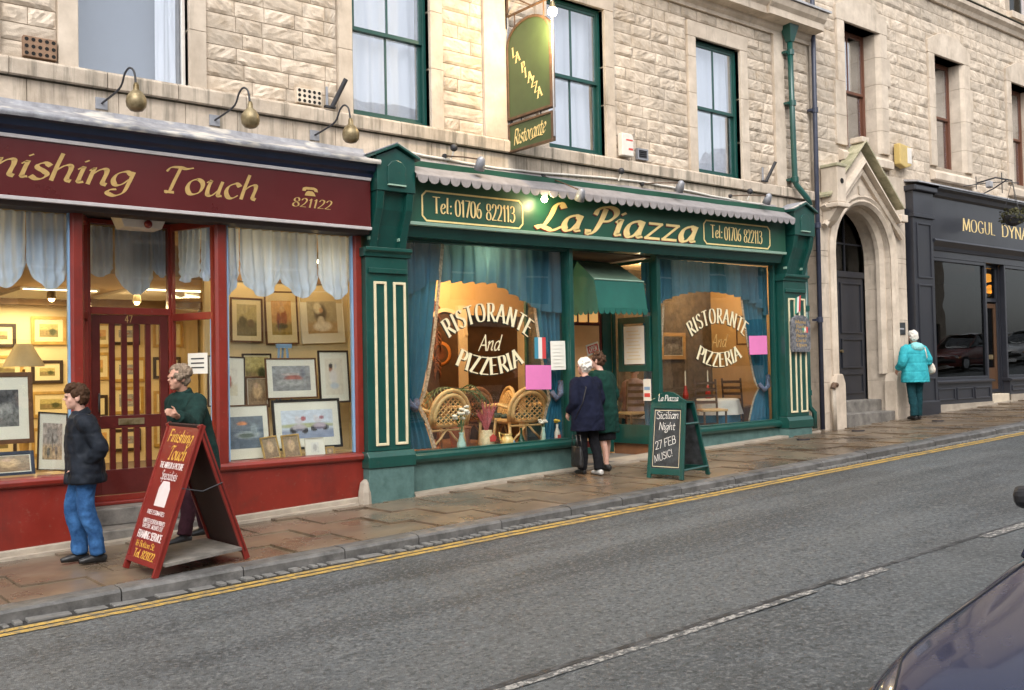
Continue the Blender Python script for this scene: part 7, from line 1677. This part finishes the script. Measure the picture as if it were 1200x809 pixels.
    if style == 'short':
        hb(0, .045, -.01, (.08, .072, .075)); hb(.0, -.03, .092, (.074, .06, .04)); hb(.02, -.068, .068, (.05, .028, .03)); hb(-.03, -.066, .062, (.04, .026, .03)); hb(.066, -.01, .03, (.02, .04, .04)); hb(-.066, -.01, .03, (.02, .04, .04))
    if style == 'perm':
        for i in range(34):
            a = q.random()*6.28; b = q.uniform(-.35, 1.3); r = .088; yy = .03+r*math.sin(a)*math.cos(b)
            if yy < -.045 and b < .75: continue
            hb(r*.95*math.cos(a)*math.cos(b), yy, .03+.092*math.sin(b), (.03, .03, .03))
        hb(0, .05, -.01, (.085, .07, .08))
    if style == 'bun': hb(0, .055, -.01, (.082, .068, .075)); hb(0, .09, .03, (.05, .04, .05)); hb(0, -.04, .09, (.066, .05, .035))
    remesh(m_, .006, 'hair', hm, g, .012, 38, seed=3, smooth_it=1)
    g.location = loc; g.rotation_euler = (0, 0, R(rz)); g['H'] = 0; del g['H']
    return g, dict(sh=sh_z, hip=hip_z, k=k, hd=hd, armj=armj, feet=feet)
DN = ((0, 0, -1), (0, -1, 0))
# boy walking to the left, hands in the pockets of a padded jacket
g, J = person('boy in a dark padded jacket and blue jeans walking to the left', (2.7, -.93, gz(2.7)), -98, 1.62, ((.09, .0, .0), (-.04, -.1, .0)), (((.06, .13, -.25), (-.07, -.05, -.42), (-.3, -.5, -1), (0, -1, 0)), ((-.06, .13, -.25), (.07, -.05, -.42), (.3, -.5, -1), (0, -1, 0))), ('puffer_navy', -.07, .03, (.005, 5.5), 1.12), ('trousers', 'jeans'), ('hair_brown', 'short'), 'skin_pale', (0, -.03), (0, -.03, -4), widths=1.05, hs=1.04)
k = J['k']
m_ = MB(); m_.tube([(0, -.02, J['sh']+.0), (0, -.05, J['sh']+.06)], [(.09, .088), (.082, .082)], 16); remesh(m_, .01, 'collar', 'puffer_navy', g)
# woman in a green coat steadying the red board
g, J = person('woman with greying hair in a dark green coat, one hand on the red board', (3.8, -.72, gz(3.8)), -75, 1.74, ((-.2, -.14, 0.), (.2, .06, .02)), (((.24, -.2, -.18), (.6, -.47, -.02), (.75, -.55, -.1), (0, 0, 1)), ((-.03, .08, -.27), (.02, .04, -.46), (0, -.2, -1), (0, -1, 0)), (3.37, -1.4, 1.425)), ('green_wool', -.12, .05, None, 1.25), ('trousers', 'maroon_cloth'), ('hair_grey', 'perm'), 'skin', (0, -.1), (0, -.06, -6), widths=1.12)
m_ = MB(); m_.tube([(0, -.1, J['sh']), (0, -.13, J['sh']+.075)], [(.092, .09), (.085, .085)], 16); remesh(m_, .01, 'collar', 'green_wool', g)
# two women looking in at the restaurant door
g, J = person('white haired woman in a navy coat and black trousers reading at the restaurant door', (9.26, -.66, gz(9.26)), 172, 1.56, ((-.04, -.03, 0), (.12, .02, 0)), (((.06, .06, -.26), (.03, -.12, -.4), (0, -.5, -1), (0, -1, 0)), ((-.07, -.02, -.26), (.02, -.22, -.3), (.4, -1, 0), (0, 0, 1))), ('navy_wool', -.14, .05, None, 1.2), ('trousers', 'black_cloth'), ('hair_white', 'perm'), 'skin_pale', (0, -.03), (0, -.03, 12), shoe=('shoe_black', 'shoe_white'), widths=1.1)
MB().tube([(.12, -.1, J['sh']+.02), (.1, .12, J['sh']-.1), (.19, .16, J['sh']-.3), (.24, .05, J['sh']-.52)], .007, 5).build('bag_strap', 'leather', g, smooth=True)
b = local('handbag', 'black handbag hanging from the arm of the white haired woman', 'bag')
mb = MB(); rings(mb, [(0, 0, 0, .14, .05), (0, 0, .03, .15, .06), (0, 0, .2, .135, .05), (0, 0, .27, .12, .03)], 14); remesh(mb, .01, 'bag_body', 'leather', b, .006, 10)
for s_ in (-.03, .03): MB().tube([(-.09, s_, .25), (-.05, s_, .42), (.05, s_, .42), (.09, s_, .25)], .007, 6).build('handle', 'leather', b, smooth=True)
b.location = (8.99, -.72, gz(9)+.14); b.rotation_euler = (0, 0, R(75))
g, J = person('brown haired woman in a long bottle green coat beside the white haired woman', (9.72, -.5, gz(9.7)), 186, 1.63, ((.1, .02, 0), (-.06, -.03, 0)), (((.05, .04, -.26), (.03, -.1, -.42), (0, -.5, -1), (0, -1, 0)), ((-.08, .03, -.26), (-.06, -.1, -.44), (0, -.5, -1), (0, -1, 0))), ('bottle_green', -.2, .035, None, 1.15), ('skirt', 'black_cloth', .42), ('hair_auburn', 'perm'), 'skin_pale', (0, -.04), (0, -.05, 25), widths=1.06)
# person in turquoise
g, J = person('person in a turquoise padded jacket and dark trousers with pale hair, back turned', (18.0, -.52, gz(18)), 158, 1.7, ((.05, .0, 0), (-.07, -.03, 0)), (((.1, .05, -.25), (.1, -.1, -.38), (0, -.6, -1), (0, -1, 0)), ((-.1, .02, -.25), (-.02, -.22, -.22), (.3, -1, .1), (0, 0, 1))), ('turquoise', -.1, .045, (.006, 6), 1.35), ('trousers', 'teal_cloth'), ('hair_white', 'bun'), 'skin', (0, -.01), (0, -.0, -14), widths=1.16)
m_ = MB(); m_.ball((0, .1, J['sh']-.01), (.14, .075, .085), 14, 8); m_.ball((0, .05, J['sh']+.035), (.11, .07, .05), 12, 8); remesh(m_, .011, 'hood', 'turq_pale', g, .008, 14)
MB().tube([(-.14, .12, J['sh']-.02), (-.2, .1, J['sh']-.2), (-.2, .0, J['sh']-.36)], .014, 6).build('bag_strap', 'cream_bag', g, smooth=True)
b = local('shoulder_bag', 'small cream bag tucked under the elbow of the person in turquoise', 'bag'); mb = MB(); rings(mb, [(0, 0, 0, .09, .045), (0, 0, .05, .12, .055), (0, 0, .15, .11, .045), (0, 0, .19, .08, .02)], 12); remesh(mb, .01, 'bag_body', 'cream_bag', b, .006, 12); MB().tube([(-.07, 0, .17), (0, 0, .26), (.07, 0, .17)], .008, 6).build('handle', 'cream_bag', b, smooth=True)
b.location = (18.33, -.68, gz(18.3)+.86); b.rotation_euler = (0, R(12), R(60))
# diner
g, J = person('seated diner in a pinkish top with dark hair at the table by the doorway', (12.15, 1.3, .6), 10+80, 1.62, ((-.38, -.42, .02), (-.38, -.42, .02)), (((.05, .05, -.26), (.0, -.2, -.28), (0, -1, 0), (0, 0, 1)), ((-.05, .05, -.26), (0, -.2, -.28), (0, -1, 0), (0, 0, 1))), ('pink_top', -.02, .01, None, 1.05), ('trousers', 'black_cloth'), ('hair_brown', 'perm'), 'skin', (0, -.04), (0, -.02, 0), seated=True)

# ================================================================ cars
mat('car_navy', (.014, .019, .058), .26, .1, 3, .0, coat=.6, spec=.4); mat('car_red', (.22, .03, .02), .3, .1, 3, .0, coat=1.); mat('car_white', (.6, .6, .6), .3, .1, 3, .0, coat=1.)
mat('tyre', (.015, .015, .016), .85, .2, 20, .2, 90); mat('black_trim', (.018, .018, .02), .5, .2, 20, .1, 90); mat('rim_metal', (.5, .5, .52), .35, .1, 10, .05, 60, metal=.8); mat('lamp_glass', (.7, .72, .74), .1, .2, 30, .2, 60, coat=1.); mat('amber', (.6, .22, .02), .2, .1, 10, 0, coat=1.); mat('red_lamp', (.4, .02, .02), .2, .1, 10, 0, coat=1.)
glass('car_glass', (.25, .28, .28), 1.3)
def loft(mb, sec, close=True):
    n = len(sec[0]); k = len(sec); vs = [p for s_ in sec for p in s_]
    fs = [(i*n+j, i*n+j+1, (i+1)*n+j+1, (i+1)*n+j) for i in range(k-1) for j in range(n-1)]
    fs += [tuple(range(n))[::-1], tuple(range((k-1)*n, k*n))]; return mb.add(vs, fs)
def make_car(label, paint, group=None):
    """hatchback, nose at x=0 pointing to -x, length 3.9"""
    g = local('parked_car', label, 'car', group); L = 3.9
    def sec(x, w_, zb, zt, cr, sh=.93):
        half = [(w_*.86, zb), (w_*.98, zb+.1), (w_, .5 if zt > .55 else (zb+zt)/2), (w_*.985, zt-.09), (w_*sh, zt-.012), (w_*.72, zt+cr*.55), (w_*.4, zt+cr*.9), (0, zt+cr)]
        return [(x, -y, z) for y, z in half[:-1]]+[(x, y, z) for y, z in half[::-1]]
    S = [(0.0, .5, .3, .56, .01), (.03, .62, .22, .62, .015), (.12, .72, .2, .67, .02), (.3, .79, .2, .72, .025), (.6, .815, .2, .775, .03), (.95, .82, .2, .82, .035), (1.25, .825, .2, .87, .03), (1.5, .83, .2, .91, .02), (2.2, .83, .2, .93, .01), (3.0, .825, .2, .94, .01), (3.5, .81, .22, .95, .01), (3.8, .76, .25, .93, .01), (3.88, .68, .3, .86, .01)]
    mb = MB(); loft(mb, [sec(*s_) for s_ in S]); body = mb.build('body', paint, g, smooth=True, sub=2)
    # bonnet shut lines laid on the finished surface
    dg = bpy.context.evaluated_depsgraph_get(); dg.update(); bv = BVHTree.FromObject(body, dg)
    for sy in (-1, 1):
        pts = []
        for i in range(15):
            t = i/14; q = Vector((.16+1.16*t, (.6+.13*min(1, t*4)-.02*t)*sy, 2)); h_, n_, _, _ = bv.ray_cast(q, Vector((0, 0, -1)))
            if h_: pts.append(tuple(h_+n_*.001))
        MB().tube(pts, .004, 5).build('bonnet_gap', 'black_trim', g, smooth=True)
    C = [(1.28, .66, .89, .9, .02), (1.55, .68, .9, 1.1, .02), (2.0, .66, .9, 1.34, .03), (2.4, .64, .9, 1.39, .03), (3.1, .62, .9, 1.37, .03), (3.55, .6, .9, 1.2, .02), (3.8, .62, .9, .95, .01)]
    def csec(x, w_, zb, zt, cr):
        half = [(.78, zb), (w_+(.78-w_)*.35, zb+(zt-zb)*.6), (w_, zt-.04), (w_*.85, zt), (w_*.4, zt+cr), (0, zt+cr)]
        return [(x, -y, z) for y, z in half[:-1]]+[(x, y, z) for y, z in half[::-1]]
    mb = MB(); loft(mb, [csec(*s_) for s_ in C]); mb.build('glasshouse', 'car_glass', g, smooth=True, sub=1)
    mb = MB(); mb.grid(lambda a, b: (1.98+1.2*a, -.6+1.2*b, 1.385+.045*math.sin(b*3.14)*1+.02*math.sin(a*3.14)), 8, 8); mb.build('roof', paint, g, smooth=True)
    for sy in (-1, 1):
        MB().tube([(1.3, .7*sy, .9), (1.6, .685*sy, 1.12), (2.0, .665*sy, 1.36)], .022, 6).build('screen_pillar', paint, g, smooth=True); MB().tube([(2.45, .765*sy, .92), (2.5, .65*sy, 1.38)], .028, 6).build('door_pillar', 'black_trim', g); MB().tube([(3.2, .76*sy, .92), (3.15, .63*sy, 1.36)], .05, 6).build('rear_pillar', paint, g)
        for x in (.72, 3.2):
            w_ = MB().lathe([(.2, -.09), (.285, -.085), (.3, -.05), (.3, .05), (.285, .085), (.2, .09)], (x, .77*sy, .29), 24, 'y').build('wheel', 'tyre', g, smooth=True); MB().lathe([(.03, .1*sy), (.19, .095*sy), (.21, .07*sy), (.03, .07*sy)], (x, .77*sy, .29), 18, 'y').build('rim', 'rim_metal', w_)
        arr = MB(); arr.grid(lambda a, b: (.06+.17*a*a+(.05 if b > .5 else 0)*0, sy*(.42+.345*a), .52+.115*b+.02*a), 8, 4); h_ = arr.build('headlight', 'lamp_glass', g, smooth=True); h_.location.x = -.03
        MB().tube([(.2, .755*sy, .52), (.3, .8*sy, .55), (.42, .812*sy, .6)], [.03, .035, .012], 8).build('indicator', 'amber', g, smooth=True)
        MB().tube([(1.84, .78*sy, .95), (1.86, .86*sy, 1.0)], .02, 6).build('mirror_arm', 'black_trim', g)
        m2 = MB(); m2.add([(1.88+a*sx_, (.9+b)*sy, 1.03+c) for sx_, b, c in ((0, -.07, -.06), (0, .09, -.05), (0, .1, .05), (0, -.06, .065), (-1, -.05, -.04), (-1, .06, -.035), (-1, .07, .035), (-1, -.04, .045)) for a in (.09,)], [(0, 1, 2, 3), (7, 6, 5, 4), (0, 4, 5, 1), (1, 5, 6, 2), (2, 6, 7, 3), (3, 7, 4, 0)]); m2.build('wing_mirror', 'black_trim', g, bevel=.025)
        MB().tube([(.35, .81*sy, .46), (1.2, .842*sy, .47), (3.3, .842*sy, .47)], .018, 6).build('side_moulding', 'black_trim', g)
        MB().box(3.8, 3.86, .5*sy-.1, .5*sy+.1, .55, .75).build('tail_light', 'red_lamp', g)
    MB().tube([(.14, -.7, .42), (.0, -.52, .42), (-.05, 0, .42), (.0, .52, .42), (.14, .7, .42)], [(.06, .075)]*5, 10).build('bumper', 'black_trim', g, smooth=True)
    MB().box(-.01, .03, -.28, .28, .5, .58).build('grille', 'black_trim', g); MB().tube([(3.82, -.7, .42), (3.93, 0, .42), (3.82, .7, .42)], [(.06, .08)]*3, 8).build('bumper', 'black_trim', g, smooth=True)
    MB().box(1.2, 1.34, -.6, .6, .88, .9).build('scuttle', 'black_trim', g)
    return g
def park(g, x, y, rz=0.): g.location = (x, y, RD(x+1.5, y)); g.rotation_euler = (0, -math.atan(.0395), R(rz))
c1 = make_car('dark blue parked car, its bonnet filling the lower right corner', 'car_navy'); park(c1, 2.62, -9.47)
c2 = make_car('red parked car mirrored in the charcoal shop window', 'car_red'); park(c2, 37.5, -9.4)
c3 = make_car('white parked car behind the red one, mirrored in the charcoal shop window', 'car_white'); park(c3, 43.2, -9.4)
